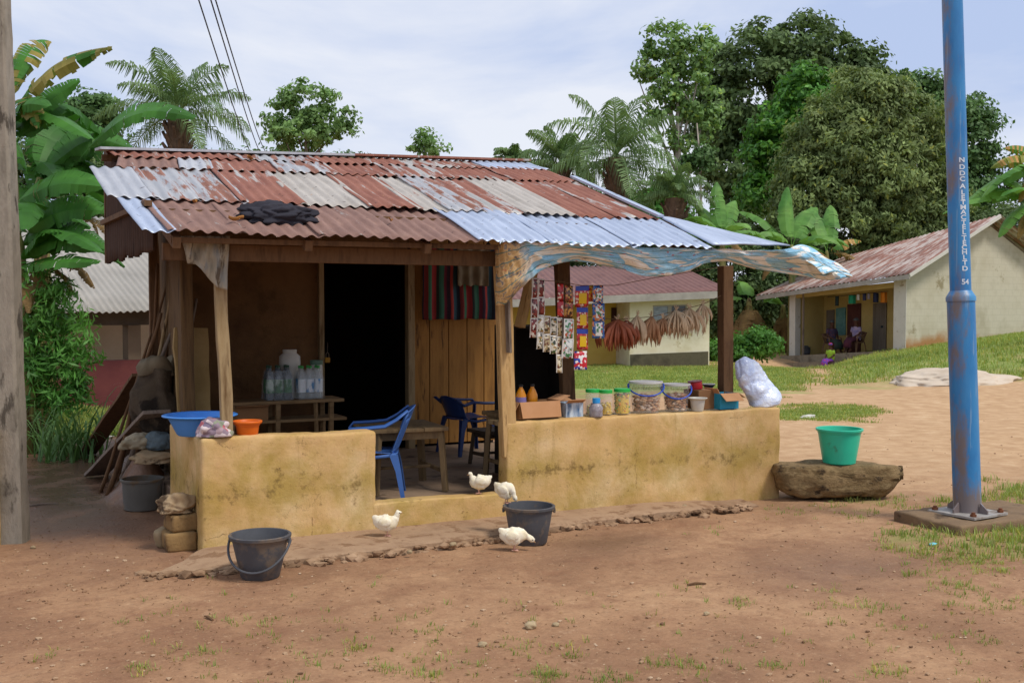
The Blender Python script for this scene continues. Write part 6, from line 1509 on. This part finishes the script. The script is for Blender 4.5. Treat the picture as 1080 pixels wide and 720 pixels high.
# child on the steps
YG = plastic('cloth_lime', C('9ac23a'), .95); PKB = M('cloth_pink_blue', [C('c23a6e'), C('4a58b8'), C('8a3aa0')], 14, rough=.95, bmp=0, cover=(.4, .6)); CAPB = M('cap_blue_red', [C('2f5ab0'), C('b03a5a')], 10, rough=.9, bmp=0, cover=(.45, .55))
p = at(876, 389.5, D=40.4)
seated('child in lime green top, printed skirt and bright cap seated on the far steps', (p.x, p.y, p.z-.05), -YAW-R(55), YG, PKB, 'people on the far veranda', s=.78, hat=CAPB)

# ================================================================== VEGETATION
LEAFN = 0
def crownmesh(blobs, D, nclump, nleaf, cl_r, leaf, seed, depthk=.8, up=.35, droop=0., tint=(.6, 1.35), shape=(1.0, .55), young=0.0, inner=.5):
    """blobs: (px, py, rx_px, ry_px[, dD]) volumes; returns leaf quads filling them in clumps"""
    r = np.random.default_rng(seed); CV = []; area = np.array([b_[2]*b_[3] for b_ in blobs], float); area /= area.sum()
    ax = np.array([RT, UP, FW]); nleaf = int(nleaf*2.8); leaf *= .56; nclump = int(nclump*1.15)
    P = []; NR = []; CT = []
    for b_, w_ in zip(blobs, area):
        dd_ = D+(b_[4] if len(b_) > 4 else 0)
        c_ = np.array(at(b_[0], b_[1], D=dd_)); R3 = np.array([b_[2]*dd_/FP, b_[3]*dd_/FP, (b_[2]+b_[3])/2*dd_/FP*depthk])
        m = max(2, int(nclump*w_)); d = r.normal(size=(m, 3)); d /= np.linalg.norm(d, axis=1)[:, None]
        rad = inner+(1-inner)*r.random(m)**.5; rad *= 1+.10*np.sin(d[:, 0]*5+seed)+.08*np.sin(d[:, 1]*7+d[:, 2]*4)
        q = (d*rad[:, None]*R3)@ax+c_
        tc_ = r.uniform(tint[0], tint[1], m)
        k = nleaf; cr3 = cl_r*r.uniform(.6, 1.4, m)
        off = r.normal(size=(m, k, 3)); off /= np.maximum(1e-6, np.linalg.norm(off, axis=2))[..., None]; off *= (r.random((m, k, 1))**.45)*cr3[:, None, None]; off[..., 2] *= .6
        P.append((q[:, None, :]+off).reshape(-1, 3)); nn_ = off/cr3[:, None, None]+(d@ax)[:, None, :]*.5; NR.append(nn_.reshape(-1, 3)); CT.append(np.repeat(tc_, k))
    P = np.concatenate(P); NR = np.concatenate(NR); CT = np.concatenate(CT); n = len(P)
    NR = NR+r.normal(size=(n, 3))*.55; NR[:, 2] += up; NR /= np.linalg.norm(NR, axis=1)[:, None]
    t1 = r.normal(size=(n, 3)); t1[:, 2] -= droop*2; t1 -= NR*(t1*NR).sum(1)[:, None]; t1 /= np.linalg.norm(t1, axis=1)[:, None]; t2 = np.cross(NR, t1)
    L_ = leaf*r.uniform(.6, 1.35, n)[:, None]; a_ = P-t1*L_*.5*shape[0]; b_ = P+t2*L_*.5*shape[1]; c_ = P+t1*L_*.5*shape[0]; d_ = P-t2*L_*.5*shape[1]
    V = np.stack([a_, b_, c_, d_], 1).reshape(-1, 3); F = np.arange(n*4).reshape(-1, 4)
    CT = CT*r.uniform(.85, 1.15, n); T = np.stack([CT, CT, CT], 1)
    if young: y = r.random(n) < young; T[y] *= np.array([1.5, 1.25, .7])
    return V, F, np.repeat(T, 4, axis=0)
BARK = M('bark', [C('5b4e40'), C('85786a'), C('6f6356')], 3, (3, 3, 1), .95, .6, 14, .02); BARKP = M('bark_pale', [C('8f8578'), C('b5aca0')], 2, (3, 3, 1), .95, .5, 14, .02)
def trunkmesh(base, top, r0, r1, limbs, seed, wob=.3):
    mb = MB(); pts = []; base = Vector(base); top = Vector(top); n_ = 8; H_ = (top-base).length
    for i in range(n_+1):
        u = i/n_; pts.append(base.lerp(top, u)+Vector((noise.noise(Vector((u*2, seed, 0))), noise.noise(Vector((u*2, seed, 5))), 0))*wob*u)
    mb.tube(pts, [r0+(r1-r0)*(i/n_)**.7 for i in range(n_+1)], 9)
    for (lx, u0) in limbs:
        s_ = cr_(pts, u0); e = Vector(lx); m_ = s_.lerp(e, .5)+Vector((0, 0, -.05*(e-s_).length)); rr = (r0+(r1-r0)*u0)*.6
        mb.tube([s_, s_.lerp(m_, .5), m_, m_.lerp(e, .5), e], [rr, rr*.8, rr*.6, rr*.4, rr*.15], 6)
    return mb
def tree(name, label, D, blobs, base, trunk_top, r0, leafm, nclump, nleaf, cl_r, leaf, seed, cat='tree', group='trees beyond the houses', bark=BARK, stems=None, **k):
    b0 = at(base[0], 360, D=D); b0.z = gz(b0.x, b0.y)-.1
    t = thing(name, label, cat, b0, 0, group)
    V, F, T = crownmesh(blobs, D, nclump, nleaf, cl_r, leaf, seed, **k); np_mesh('crown', V, F, leafm, t, T)
    tt = at(trunk_top[0], trunk_top[1], D=D); rs = random.Random(seed)
    limbs = [(at(b_[0]+rs.uniform(-.3, .3)*b_[2], b_[1]+rs.uniform(-.3, .5)*b_[3], D=D+(b_[4] if len(b_) > 4 else 0)+rs.uniform(-1, 1)), rs.uniform(.5, .95)) for b_ in blobs]
    trunkmesh(b0, tt, r0, r0*.22, limbs, seed).build('trunk', bark, t, smooth=True)
    return t
LF_DK = leafmat('leaf_dark', [C('465c38'), C('6c824f')], .22, .6); LF_OL = leafmat('leaf_olive', [C('5d7043'), C('8a9a60')], .25, .6); LF_BR = leafmat('leaf_bright', [C('447533'), C('679a45')], .3, .45)
LF_MD = leafmat('leaf_mid', [C('46663a'), C('678650')], .25, .5); LF_LT = leafmat('leaf_light', [C('5f8048'), C('86a565')], .3, .5); LF_PL = leafmat('leaf_palm', [C('536e47'), C('7f9865')], .25, .6)
# big trees on the right
tree('broadleaf_tree', 'huge dark crowned tree with rounded top behind the olive tree', 66, [(800,85,62,62),(850,70,58,50),(760,120,40,50),(890,80,40,42),(775,175,42,50),(845,150,60,60),(800,225,50,60),(870,115,55,50),(920,105,36,38)], (830,0), (830,120), .8, LF_DK, 720, 26, .85, .62, 21, droop=.3)
tree('broadleaf_tree', 'bright green tree filling the gap between the dark and olive crowns', 58, [(850,105,30,36),(815,165,30,42),(870,140,34,30),(800,205,22,28),(835,130,28,30),(845,190,26,30)], (835,0), (840,150), .4, LF_BR, 240, 26, .7, .55, 22, young=.15)
tree('broadleaf_tree', 'broad olive green mango tree with a dense dome above the rusty roof', 52, [(912,128,46,56),(872,150,40,50),(950,148,48,54),(905,170,60,60),(858,200,46,52),(950,190,60,60),(905,225,70,50),(850,245,42,40),(980,225,40,46),(925,115,44,36),(960,250,50,40)], (905,0), (910,190), .6, LF_OL, 1150, 34, .6, .42, 23, droop=.5, shape=(1.1, .42), young=.05)
tree('broadleaf_tree', 'leafy green tree standing behind the blue pole', 62, [(985,120,36,34),(1015,150,32,50),(960,105,30,24),(1020,200,30,40),(1000,235,40,44),(1036,130,10,12),(955,78,6,6)], (1005,0), (1000,170), .4, LF_MD, 420, 30, .8, .5, 24)
tree('broadleaf_tree', 'tall thin light green tree with forked pale trunks beside the dark tree', 54, [(705,45,28,22),(715,80,34,24),(690,70,22,22),(735,60,26,26),(700,110,26,22),(730,105,30,24),(745,40,10,12),(745,130,18,20),(715,150,22,16),(672,75,8,6)], (722,0), (715,70), .28, LF_LT, 140, 15, .5, .48, 25, bark=BARKP, young=.1, inner=.3)
tree('slender_tree', 'pair of bare pale slanting stems at the foot of the tall thin tree', 53, [(742,165,10,14),(728,172,8,9)], (748,0), (735,130), .14, LF_MD, 40, 14, .4, .4, 26, bark=BARKP)
tree('broadleaf_tree', 'rounded light green tree above the left half of the tin ridge', 60, [(325,105,30,20),(305,130,28,22),(345,130,26,20),(322,140,48,20),(300,105,14,10),(365,122,10,8)], (322,0), (322,120), .3, LF_LT, 130, 15, .5, .48, 27)
tree('broadleaf_tree', 'small airy treetop alone above the middle of the ridge', 62, [(449,145,12,8),(455,156,15,9),(438,158,8,7)], (450,0), (450,150), .15, LF_LT, 30, 12, .4, .42, 28, inner=.2)
tree('broadleaf_tree', 'small tree peeking between banana leaves and the left palm', 40, [(98,118,26,20),(60,130,30,26),(110,135,16,14)], (90,0), (90,130), .25, LF_MD, 120, 24, .5, .36, 29)
tree('broadleaf_tree', 'small bushy green tree under the big palm beside the ridge end', 50, [(660,215,30,18),(700,205,20,20),(640,228,26,14),(690,232,40,18)], (670,0), (670,215), .2, LF_BR, 160, 26, .5, .38, 30)
# low growth behind the houses
def under(label, D, blobs, m_, nclump, nleaf, seed, leaf=.35, cl=.7):
    V, F, T = crownmesh(blobs, D, nclump, nleaf, cl, leaf, seed, tint=(.6, 1.15)); tag(np_mesh('undergrowth', V, F, m_, attr=T), label, 'undergrowth', kind='stuff')
under('dense dark undergrowth behind the cream house and bananas', 52, [(620,275,60,34),(700,262,60,42),(770,290,46,60),(820,300,50,55),(780,340,50,34),(560,275,50,30),(865,290,40,40),(740,325,40,40),(1010,262,50,34),(1060,255,50,40),(680,300,60,40)], LF_DK, 900, 34, 31)
under('tree mass along the right edge of the clearing', 60, [(1110,220,60,60),(1180,200,70,80),(1260,190,70,90),(1340,210,70,80)], LF_DK, 300, 30, 36, .5, .9)
under('tree mass left of the concrete pole', 34, [(-60,230,80,90),(-160,220,80,100),(-260,230,80,90)], LF_DK, 260, 30, 37, .35, .7)
under('green weeds and creepers at the foot of the banana stand', 38, [(775,370,26,10),(800,362,22,14),(755,372,14,12)], LF_BR, 90, 26, 32, .25, .4)
under('leafy bank of shrubs behind the open hall', 30, [(60,200,70,60),(120,250,60,60),(20,280,60,70),(60,330,50,30),(150,215,50,30)], LF_DK, 420, 32, 33, .28, .6)
under('low distant greenery along the sky behind the tin ridge', 75, [(560,190,60,16),(480,195,60,14),(300,180,120,18),(180,190,90,26),(420,188,60,12)], LF_MD, 420, 26, 34, .5, .9)

# ---- palms
def frond(V, F, T, base, az, el, ln, r, droop, nl=46, wl=.05, ll_=.9, tint=1.0):
    """arched frond: rachis + leaflets as thin folded blades"""
    d0 = Vector((math.cos(az)*math.cos(el), math.sin(az)*math.cos(el), math.sin(el))); p = Vector(base); d = d0.copy(); pts = [p.copy()]; n_ = 16
    for i in range(n_):
        p = p+d*(ln/n_); d = (d+Vector((0, 0, -droop*(.4+1.2*i/n_)/n_*2.2))).normalized(); pts.append(p.copy())
    side = d0.cross(Vector((0, 0, 1))).normalized()
    for i in range(n_):
        a_, b_ = pts[i], pts[i+1]; w_ = .045*(1-i/n_)+.008; k = len(V)
        V += [a_-side*w_, a_+side*w_, b_+side*w_*.9, b_-side*w_*.9]; F.append((k, k+1, k+2, k+3)); T += [tint*1.1]*4
    for j in range(nl):
        u = .12+.88*j/nl; fi = u*n_; i = min(int(fi), n_-1); q = pts[i].lerp(pts[i+1], fi-i); tg = (pts[i+1]-pts[i]).normalized(); upn = side.cross(tg).normalized()
        L_ = ll_*math.sin(math.pi*min(1, .12+u*.9))**.6*r.uniform(.8, 1.1)
        for s_ in (-1, 1):
            dr = (side*s_*.8+tg*.55+upn*r.uniform(-.1, .3)).normalized(); e1 = q+dr*L_*.55; e2 = q+(dr+Vector((0, 0, -.55-.3*r.random()))).normalized()*L_
            w_ = wl*r.uniform(.8, 1.2); wv = tg*w_; k = len(V); tt = tint*r.uniform(.8, 1.15)
            V += [q-wv*.6, q+wv*.6, e1+wv, e1-wv]; F.append((k, k+1, k+2, k+3)); V += [e1-wv, e1+wv, e2+wv*.15, e2-wv*.15]; F.append((k+4, k+5, k+6, k+7)); T += [tt]*8
def palm(label, px, py, D, lpx, nf, seed, trunk_r=.32, el=(-.5, 1.35), wl=.05, droop=.8, basepx=None):
    r = random.Random(seed); c_ = at(px, py, D=D); ln = lpx*D/FP; b0 = at(basepx or px, 360, D=D); b0.z = gz(b0.x, b0.y)-.1
    t = thing('oil_palm', label, 'palm', b0, 0, 'oil palms on the skyline')
    V, F, T = [], [], []
    for i in range(nf):
        u = (i+.5)/nf; e = el[0]+(el[1]-el[0])*u; az = i*2.399+r.uniform(-.2, .2)
        frond(V, F, T, c_+Vector((0, 0, .3)), az, e, ln*r.uniform(.85, 1.1)*(1-.25*max(0, u-.7)/.3), r, droop*r.uniform(.7, 1.2), nl=36, wl=wl*.8, ll_=ln*.25, tint=r.uniform(.8, 1.15))
    np_mesh('crown', np.array([tuple(q) for q in V]), np.array(F), LF_PL, t, np.array(T))
    mb = MB(); mb.tube([b0, b0.lerp(c_, .5), c_+Vector((0, 0, .2))], [trunk_r*1.1, trunk_r, trunk_r*1.15], 12)
    mb.v = [tuple(Vector(q)+noise.noise_vector(Vector(q)*4)*.08) for q in mb.v]
    rs = random.Random(seed)
    for i in range(40):   # old frond bases
        a_ = i*2.4; z = c_.z-.1-i*.05; mb.tube([(c_.x+math.cos(a_)*trunk_r*.8, c_.y+math.sin(a_)*trunk_r*.8, z-.25), (c_.x+math.cos(a_)*trunk_r*1.7, c_.y+math.sin(a_)*trunk_r*1.7, z+.2)], [.09, .05], 5)
    mb.build('trunk', M('palm_trunk', [C('4f3f33'), C('7a6350')], 4, rough=.95, bmp=.7, bscale=10, bdist=.03), t)
    return t
palm('oil palm with wide arching fronds above the left end of the roof', 188, 128, 38, 92, 23, 1, el=(-.35, 1.4), wl=.035, droop=.75)
palm('large oil palm with drooping fronds behind the right half of the roof', 650, 172, 44, 96, 25, 2, el=(-.7, 1.4), wl=.04, droop=.9)
palm('smaller oil palm left of the large drooping one', 592, 180, 50, 62, 18, 3, el=(-.2, 1.4), wl=.045, droop=.9)
palm('low palm crown just clearing the ridge, leftmost of the skyline trio', 541, 178, 54, 34, 18, 4, el=(-.1, 1.3), wl=.045, droop=1.1)
palm('young palm below the tall thin tree beside the banana leaves', 712, 215, 42, 50, 18, 5, el=(0, 1.35), wl=.03, droop=.9)

# ---- bananas
def bleaf(V, F, T, base, az, el, ln, wd, droop, r, dead=0, tear=.3, roll=0):
    """one broad leaf: petiole, folded blade cut into strips on each side"""
    d = Vector((math.cos(az)*math.cos(el), math.sin(az)*math.cos(el), math.sin(el))); p = Vector(base); n_ = 22; pts = [p.copy()]; ds = [d.copy()]
    for i in range(n_):
        p = p+d*(ln/n_); d = (d+Vector((0, 0, -droop*(.3+1.5*i/n_)/n_*1.8))).normalized(); pts.append(p.copy()); ds.append(d.copy())
    side0 = ds[0].cross(Vector((0, 0, 1))).normalized() if abs(ds[0].z) < .98 else Vector((1, 0, 0))
    side0 = Matrix.Rotation(roll, 3, ds[0])@side0
    hw = lambda u: wd/2*max(.02, math.sin(math.pi*min(1, max(0, (u-.16)/.84)**.7)))**.55 if u > .16 else .02
    for s_ in (-1, 1):
        sd = 0; cut = False; drp = 0
        for i in range(n_):
            u0, u1 = i/n_, (i+1)/n_
            if u0 < .14: 
                k = len(V); V += [pts[i]-side0*.02*s_, pts[i]+side0*.02*s_, pts[i+1]+side0*.02*s_, pts[i+1]-side0*.02*s_]; F.append((k,k+1,k+2,k+3)); T += [(1.2, 1.2, .9)]*4; continue
            if r.random() < tear: cut = True; drp = r.uniform(0, .5+dead*.6)
            gap = .12 if cut else 0; cut = False
            a_ = pts[i].lerp(pts[i+1], gap); b_ = pts[i+1]
            def edge(pp, dd, u, fr):
                up_v = side0.cross(dd).normalized(); up_v = up_v if up_v.z > 0 else -up_v
                ww = hw(u)*fr; an = .35-1.1*fr*.6-drp*fr-dead*.6*fr
                q = pp+side0*s_*ww*math.cos(an)+up_v*ww*math.sin(an)*.8; q.z -= dead*.25*ww*fr; return q
            tt = r.uniform(.85, 1.12); yg = (1.0, 1.0, 1.0)
            col = [(tt*1.15, tt*1.15, tt)]*2+[(tt, tt, tt)]*2
            if dead > .5 and r.random() < .7: col = [(tt*2.2, tt*1.05, tt*1.0)]*4
            elif dead > .1 and r.random() < dead*1.6: col = [(tt*4.4, tt*1.2, tt*1.7)]*4
            prev = (a_, b_)
            for f0, f1 in ((0, .5), (.5, 1)):
                k = len(V); jag = r.uniform(.93, 1.03) if f1 == 1 else 1
                V += [edge(a_, ds[i], u0+.001, f0) if f0 else a_, edge(b_, ds[i+1], u1, f0) if f0 else b_, edge(b_, ds[i+1], u1, f1*jag), edge(a_, ds[i], u0+.001, f1*jag)]; F.append((k, k+1, k+2, k+3)); T += col
LF_BN = leafmat('leaf_banana', [C('28501f'), C('4d8436')], .3, .5, 1.0, .25); LF_BD = leafmat('leaf_banana_dead', [C('6b563a'), C('9a7d55')], .25, .8, 2)
LF_BM = leafmat('leaf_banana_light', [C('47783a'), C('79a356')], .3, .5, 1.0, .2)
STEM = M('banana_stem', [C('5c6a3a'), C('8a8450'), C('6b5a38')], 3, (3, 3, .6), .8, .4, 20, spots=(C('4f3a26'), 3, .55))
def banana(label, px, py, D, leaves, seed, stem_r=.11, basepx=None, group='banana plants', dead=0):
    """px,py = throat of the plant; leaves = (azimuth deg from image right, elevation deg, length px, width px, droop, dead)"""
    r = random.Random(seed); c_ = at(px, py, D=D); b0 = at(basepx or px, 360, D=D); b0.z = gz(b0.x, b0.y)-.05
    t = thing('banana_plant', label, 'banana plant', b0, 0, group)
    V, F, T = [], [], []; V2, F2, T2 = [], [], []
    for (az, el, L_, w_, dr, de) in leaves:
        a_ = -YAW+R(az); tgt = (V2, F2, T2) if de > .8 else (V, F, T)
        bleaf(*tgt, c_, a_, R(el), L_*D/FP, w_*1.25*D/FP, dr, r, de if de <= .8 else .0, tear=.25 if de <= .3 else .6, roll=r.uniform(-.3, .3))
    if V: np_mesh('leaves', np.array([tuple(q) for q in V]), np.array(F), LF_BM, t, np.array(T))
    if V2: np_mesh('dead_leaves', np.array([tuple(q) for q in V2]), np.array(F2), LF_BD, t, np.array(T2))
    mb = MB(); mb.tube([b0, b0.lerp(c_, .5)+Vector((.03, 0, 0)), c_, c_+Vector((0, 0, .15))], [stem_r*1.2, stem_r, stem_r*.6, stem_r*.3], 12); mb.build('stem', STEM, t, smooth=True)
    return t
# left stand: leaves given by throat, arch and tip
def bleaf2(V, F, T, P0, P1, P2, wd, r, dead=0, tear=.2, roll=0, fold=.35):
    n_ = 26; pts = []
    for i in range(n_+1): u = i/n_; pts.append(P0*(1-u)**2+P1*2*u*(1-u)+P2*u*u)
    side0 = (P2-P0).cross(Vector((0, 0, 1))).normalized(); side0 = Matrix.Rotation(roll, 3, (P2-P0).normalized())@side0
    hw = lambda u: wd/2*max(.03, math.sin(math.pi*min(1, max(0, (u-.1)/.9)**.75)))**.5 if u > .1 else .018
    for s_ in (-1, 1):
        cut = False; drp = 0; br = dead
        for i in range(n_):
            u0, u1 = i/n_, (i+1)/n_; tg = (pts[i+1]-pts[i]).normalized(); sd = (side0-tg*side0.dot(tg)).normalized(); uv_ = sd.cross(tg).normalized(); uv_ = uv_ if uv_.z > 0 else -uv_
            if r.random() < tear: cut = True; drp = r.uniform(0, .45+dead*.9); br = dead*r.uniform(.3, 1.6)
            a_ = pts[i].lerp(pts[i+1], .13 if cut else 0); b_ = pts[i+1]; cut = False
            def edge(pp, u, fr):
                an = fold-1.0*fr*(.5+.2*math.sin(u*9))-drp*fr; q = pp+sd*s_*hw(u)*fr*math.cos(an)+uv_*hw(u)*fr*math.sin(an); return q
            tt = r.uniform(.88, 1.1); c1 = (tt*1.15, tt*1.15, tt); c2 = (tt, tt, tt)
            if br > .55: c1 = (tt*4.2, tt*1.15, tt*1.6); c2 = (tt*5.4, tt*1.35, tt*2.2)
            for k_, (f0, f1) in enumerate(((0, .5), (.5, 1))):
                k = len(V); jag = r.uniform(.9, 1.04) if k_ else 1
                V += [edge(a_, u0, f0) if f0 else a_, edge(b_, u1, f0) if f0 else b_, edge(b_, u1, f1*jag), edge(a_, u0, f1*jag)]; F.append((k, k+1, k+2, k+3)); T += [c1]*2+[c2]*2 if k_ == 0 or br < .3 else [c2]*2+[(tt*5.5, tt*1.4, tt*2.4)]*2
def banana2(label, throat, D, leaves, fill, seed, stem_r=.11, basepx=None, reg=(0, 170, 90, 330)):
    r = random.Random(seed); c_ = at(throat[0], throat[1], D=D); b0 = at(basepx or throat[0], 360, D=D); b0.z = gz(b0.x, b0.y)-.05
    t = thing('banana_plant', label, 'banana plant', b0, 0, 'banana plants'); V, F, T = [], [], []; V2, F2, T2 = [], [], []
    for (x0, y0, x1, y1, x2, y2, w_, de, dz, rl) in leaves:
        tg = (V2, F2, T2) if de > .9 else (V, F, T)
        bleaf2(*tg, at(x0, y0, D=D), at(x1, y1, D=D+dz*.5), at(x2, y2, D=D+dz), w_*D/FP, r, de if de <= .9 else 0, .5 if de > .2 else .28, rl)
    for i in range(fill):
        a_ = r.uniform(-1.2, 4.3); L_ = r.uniform(70, 120); x2 = throat[0]+math.cos(a_)*L_; y2 = throat[1]-math.sin(a_)*L_*.5+25
        bleaf2(V, F, T, at(throat[0], throat[1]+r.uniform(-10, 30), D=D), at((throat[0]+x2)/2, min(y2, throat[1])-r.uniform(25, 60), D=D+r.uniform(-.3, 1)), at(x2, y2, D=D+r.uniform(-1, 1.6)), r.uniform(38, 54)*D/FP, r, .1, .15, r.uniform(-.6, .6))
    np_mesh('leaves', np.array([tuple(q) for q in V]), np.array(F), LF_BN, t, np.array(T))
    if V2: np_mesh('dead_leaves', np.array([tuple(q) for q in V2]), np.array(F2), LF_BD, t, np.array(T2))
    mb = MB(); mb.tube([b0, b0.lerp(c_, .5)+Vector((.03, 0, 0)), c_, c_+Vector((0, 0, .15))], [stem_r*1.2, stem_r, stem_r*.7, stem_r*.3], 12); mb.build('stem', STEM, t, smooth=True)
banana2('tall banana plant with one tattered brown leaf high against the sky', (8, 130), 12.6, [
 (10,128, 40,58, 118,50, 34,.85,-.3,.9), (12,100, 30,38, 54,44, 30,.6,.3,.8), (10,110, 18,48, 30,62, 26,.55,.5,.5), (18,150, 40,95, 84,84, 34,0,.2,.9), (10,150, 30,108, 80,118, 40,.1,.6,.6),
 (8,140, 20,90, 52,112, 34,.2,-.5,.7), (12,110, 28,92, 40,135, 30,.7,-.4,.6)], 3, 1, basepx=14)
banana2('banana plant throwing a long bright leaf towards the tin roof', (42, 200), 13.6, [
 (84,168, 140,88, 206,124, 42,0,-.5,.75), (40,190, 80,112, 142,158, 56,0,.3,.8), (38,185, 50,120, 84,136, 50,0,.8,.6), (40,200, 80,150, 112,205, 52,0,.2,.7), (36,190, 90,140, 125,150, 50,0,.9,.5), (30,190, 20,120, -20,140, 50,0,.5,.7), (42,195, 62,140, 70,108, 30,.2,.9,.4)], 7, 2, basepx=44)
banana2('lower banana plant with broad dark leaves beside the gable tin', (18, 258), 12.2, [
 (16,215, 60,170, 112,196, 50,0,-.3,.8), (16,252, 60,196, 114,222, 54,0,0,.75), (18,270, 66,230, 112,262, 46,0,-.2,.8), (16,282, 60,268, 106,276, 30,0,-.5,.5), (15,240, 50,200, 96,240, 50,0,.6,.6),
 (70,225, 100,222, 104,248, 18,1,.3,.4), (80,228, 112,230, 113,250, 16,1,.1,.4), (60,275, 88,276, 100,304, 24,1,.2,.4), (30,280, 50,285, 46,318, 24,1,0,.5), (50,280, 72,285, 78,312, 22,1,.4,.5), (20,285, 28,300, 30,330, 22,1,-.2,.4)], 6, 3, basepx=26)
# middle stand behind the yard
banana('banana plant with upright leaves right of the roof end', 762, 250, 42, [(100, 78, 62, 20, .4, 0), (60, 60, 60, 20, .6, 0), (120, 55, 62, 20, .6, 0), (20, 25, 62, 20, .9, 0), (170, 20, 60, 18, .8, 0), (-60, 40, 50, 18, 1, 0), (200, 45, 55, 18, .8, 0), (-20, -20, 40, 14, 1.2, 1)], 5, .16)
banana('leafy banana plant in the middle above the tarpaulin tip', 835, 262, 44.5, [(92, 80, 68, 24, .4, 0), (50, 55, 78, 22, .6, 0), (140, 50, 82, 24, .6, 0), (10, 30, 70, 22, .8, 0), (170, 25, 78, 20, .7, 0), (-40, 35, 60, 22, 1, 0), (215, 40, 60, 20, .9, 0), (-10, 5, 55, 18, 1, 1), (190, -15, 50, 16, 1.2, 1)], 6, .16)
banana('third banana plant of the middle stand, nearest the grey house', 872, 268, 45.5, [(70, 62, 72, 20, .5, 0), (110, 70, 60, 20, .5, 0), (25, 40, 52, 18, .7, .4), (150, 35, 50, 18, .9, 0), (-30, 10, 45, 16, 1, 1), (200, 20, 45, 16, 1, 0)], 7, .15)
banana('old banana plant with hanging dead leaves between the two houses', 790, 318, 46, [(0, -50, 60, 18, .9, 1), (60, -55, 62, 18, .8, 1), (120, -50, 60, 18, .9, 1), (180, -55, 62, 18, .8, 1), (-60, -55, 60, 18, .8, 1), (90, 50, 50, 18, .8, 0), (20, 30, 45, 18, 1, 0), (160, 25, 45, 18, 1, 0), (240, -50, 60, 18, .9, 1)], 8, .18)
banana('banana stem with brown skirts left of the far veranda', 826, 325, 46.5, [(0, -60, 60, 16, .7, 1), (60, -60, 62, 16, .7, 1), (120, -60, 60, 16, .7, 1), (200, -60, 62, 16, .7, 1), (-70, -60, 60, 16, .7, 1), (110, 40, 40, 16, .9, 0)], 9, .18)
# right edge
banana('banana plant at the right edge with a brown torn leaf', 1105, 170, 30, [(172, 22, 62, 24, .8, .6), (160, 45, 50, 22, .8, .3), (190, -5, 90, 26, .7, 0), (176, -12, 100, 28, .5, 0), (200, -30, 60, 22, .8, 1), (90, 60, 60, 24, .6, 0)], 10, .14)
banana('lower banana plant over the grey gable at the right edge', 1092, 212, 30, [(176, 12, 100, 26, .55, 0), (165, 28, 76, 24, .8, 0), (190, -18, 60, 22, .9, 0), (185, -50, 45, 20, .9, 1), (120, 50, 60, 24, .6, 0), (210, 30, 60, 24, .8, 0)], 11, .14)
# reeds and bush at left
def reeds():
    V, F, T = [], [], []; r = random.Random(4)
    for i in range(150):
        px = r.gauss(62, 22); b_ = at(px, 430, D=12+r.uniform(-.6, .6)); b_.z = gz(b_.x, b_.y); az = r.uniform(0, 6.28); el = r.uniform(.9, 1.45); d = Vector((math.cos(az)*math.cos(el), math.sin(az)*math.cos(el), math.sin(el))); p = b_.copy(); ln = r.uniform(.5, 1.25); n_ = 7
        sd = Vector((-math.sin(az), math.cos(az), 0)); w_ = r.uniform(.008, .02); tt = r.uniform(.8, 1.4); pr = p
        for j in range(n_):
            q = p+d*(ln/n_); d = (d+Vector((0, 0, -.22*(1+j*.4)))).normalized(); w1 = w_*(1-j/n_); w2 = w_*(1-(j+1)/n_)+.001; k = len(V); V += [p-sd*w1, p+sd*w1, q+sd*w2, q-sd*w2]; F.append((k, k+1, k+2, k+3)); T += [tt]*4; p = q
    return V, F, T
V, F, T = reeds(); b0 = g_at(62, 432)
t = thing('reed_clump', 'arching clump of tall green grass blades left of the planks', 'reeds', b0)
np_mesh('blades', np.array([tuple(q) for q in V]), np.array(F), LF_MD, t, np.array(T))
V, F, T = crownmesh([(60,400,28,36),(45,360,26,36),(76,420,18,22),(58,330,32,28),(35,410,20,34),(84,372,16,24),(40,300,26,22)], 12.3, 150, 13, .19, .15, 44, shape=(1.3, .28), tint=(.6, 1.5), droop=.5); np_mesh('foliage', V, F, LF_BR, t, T)
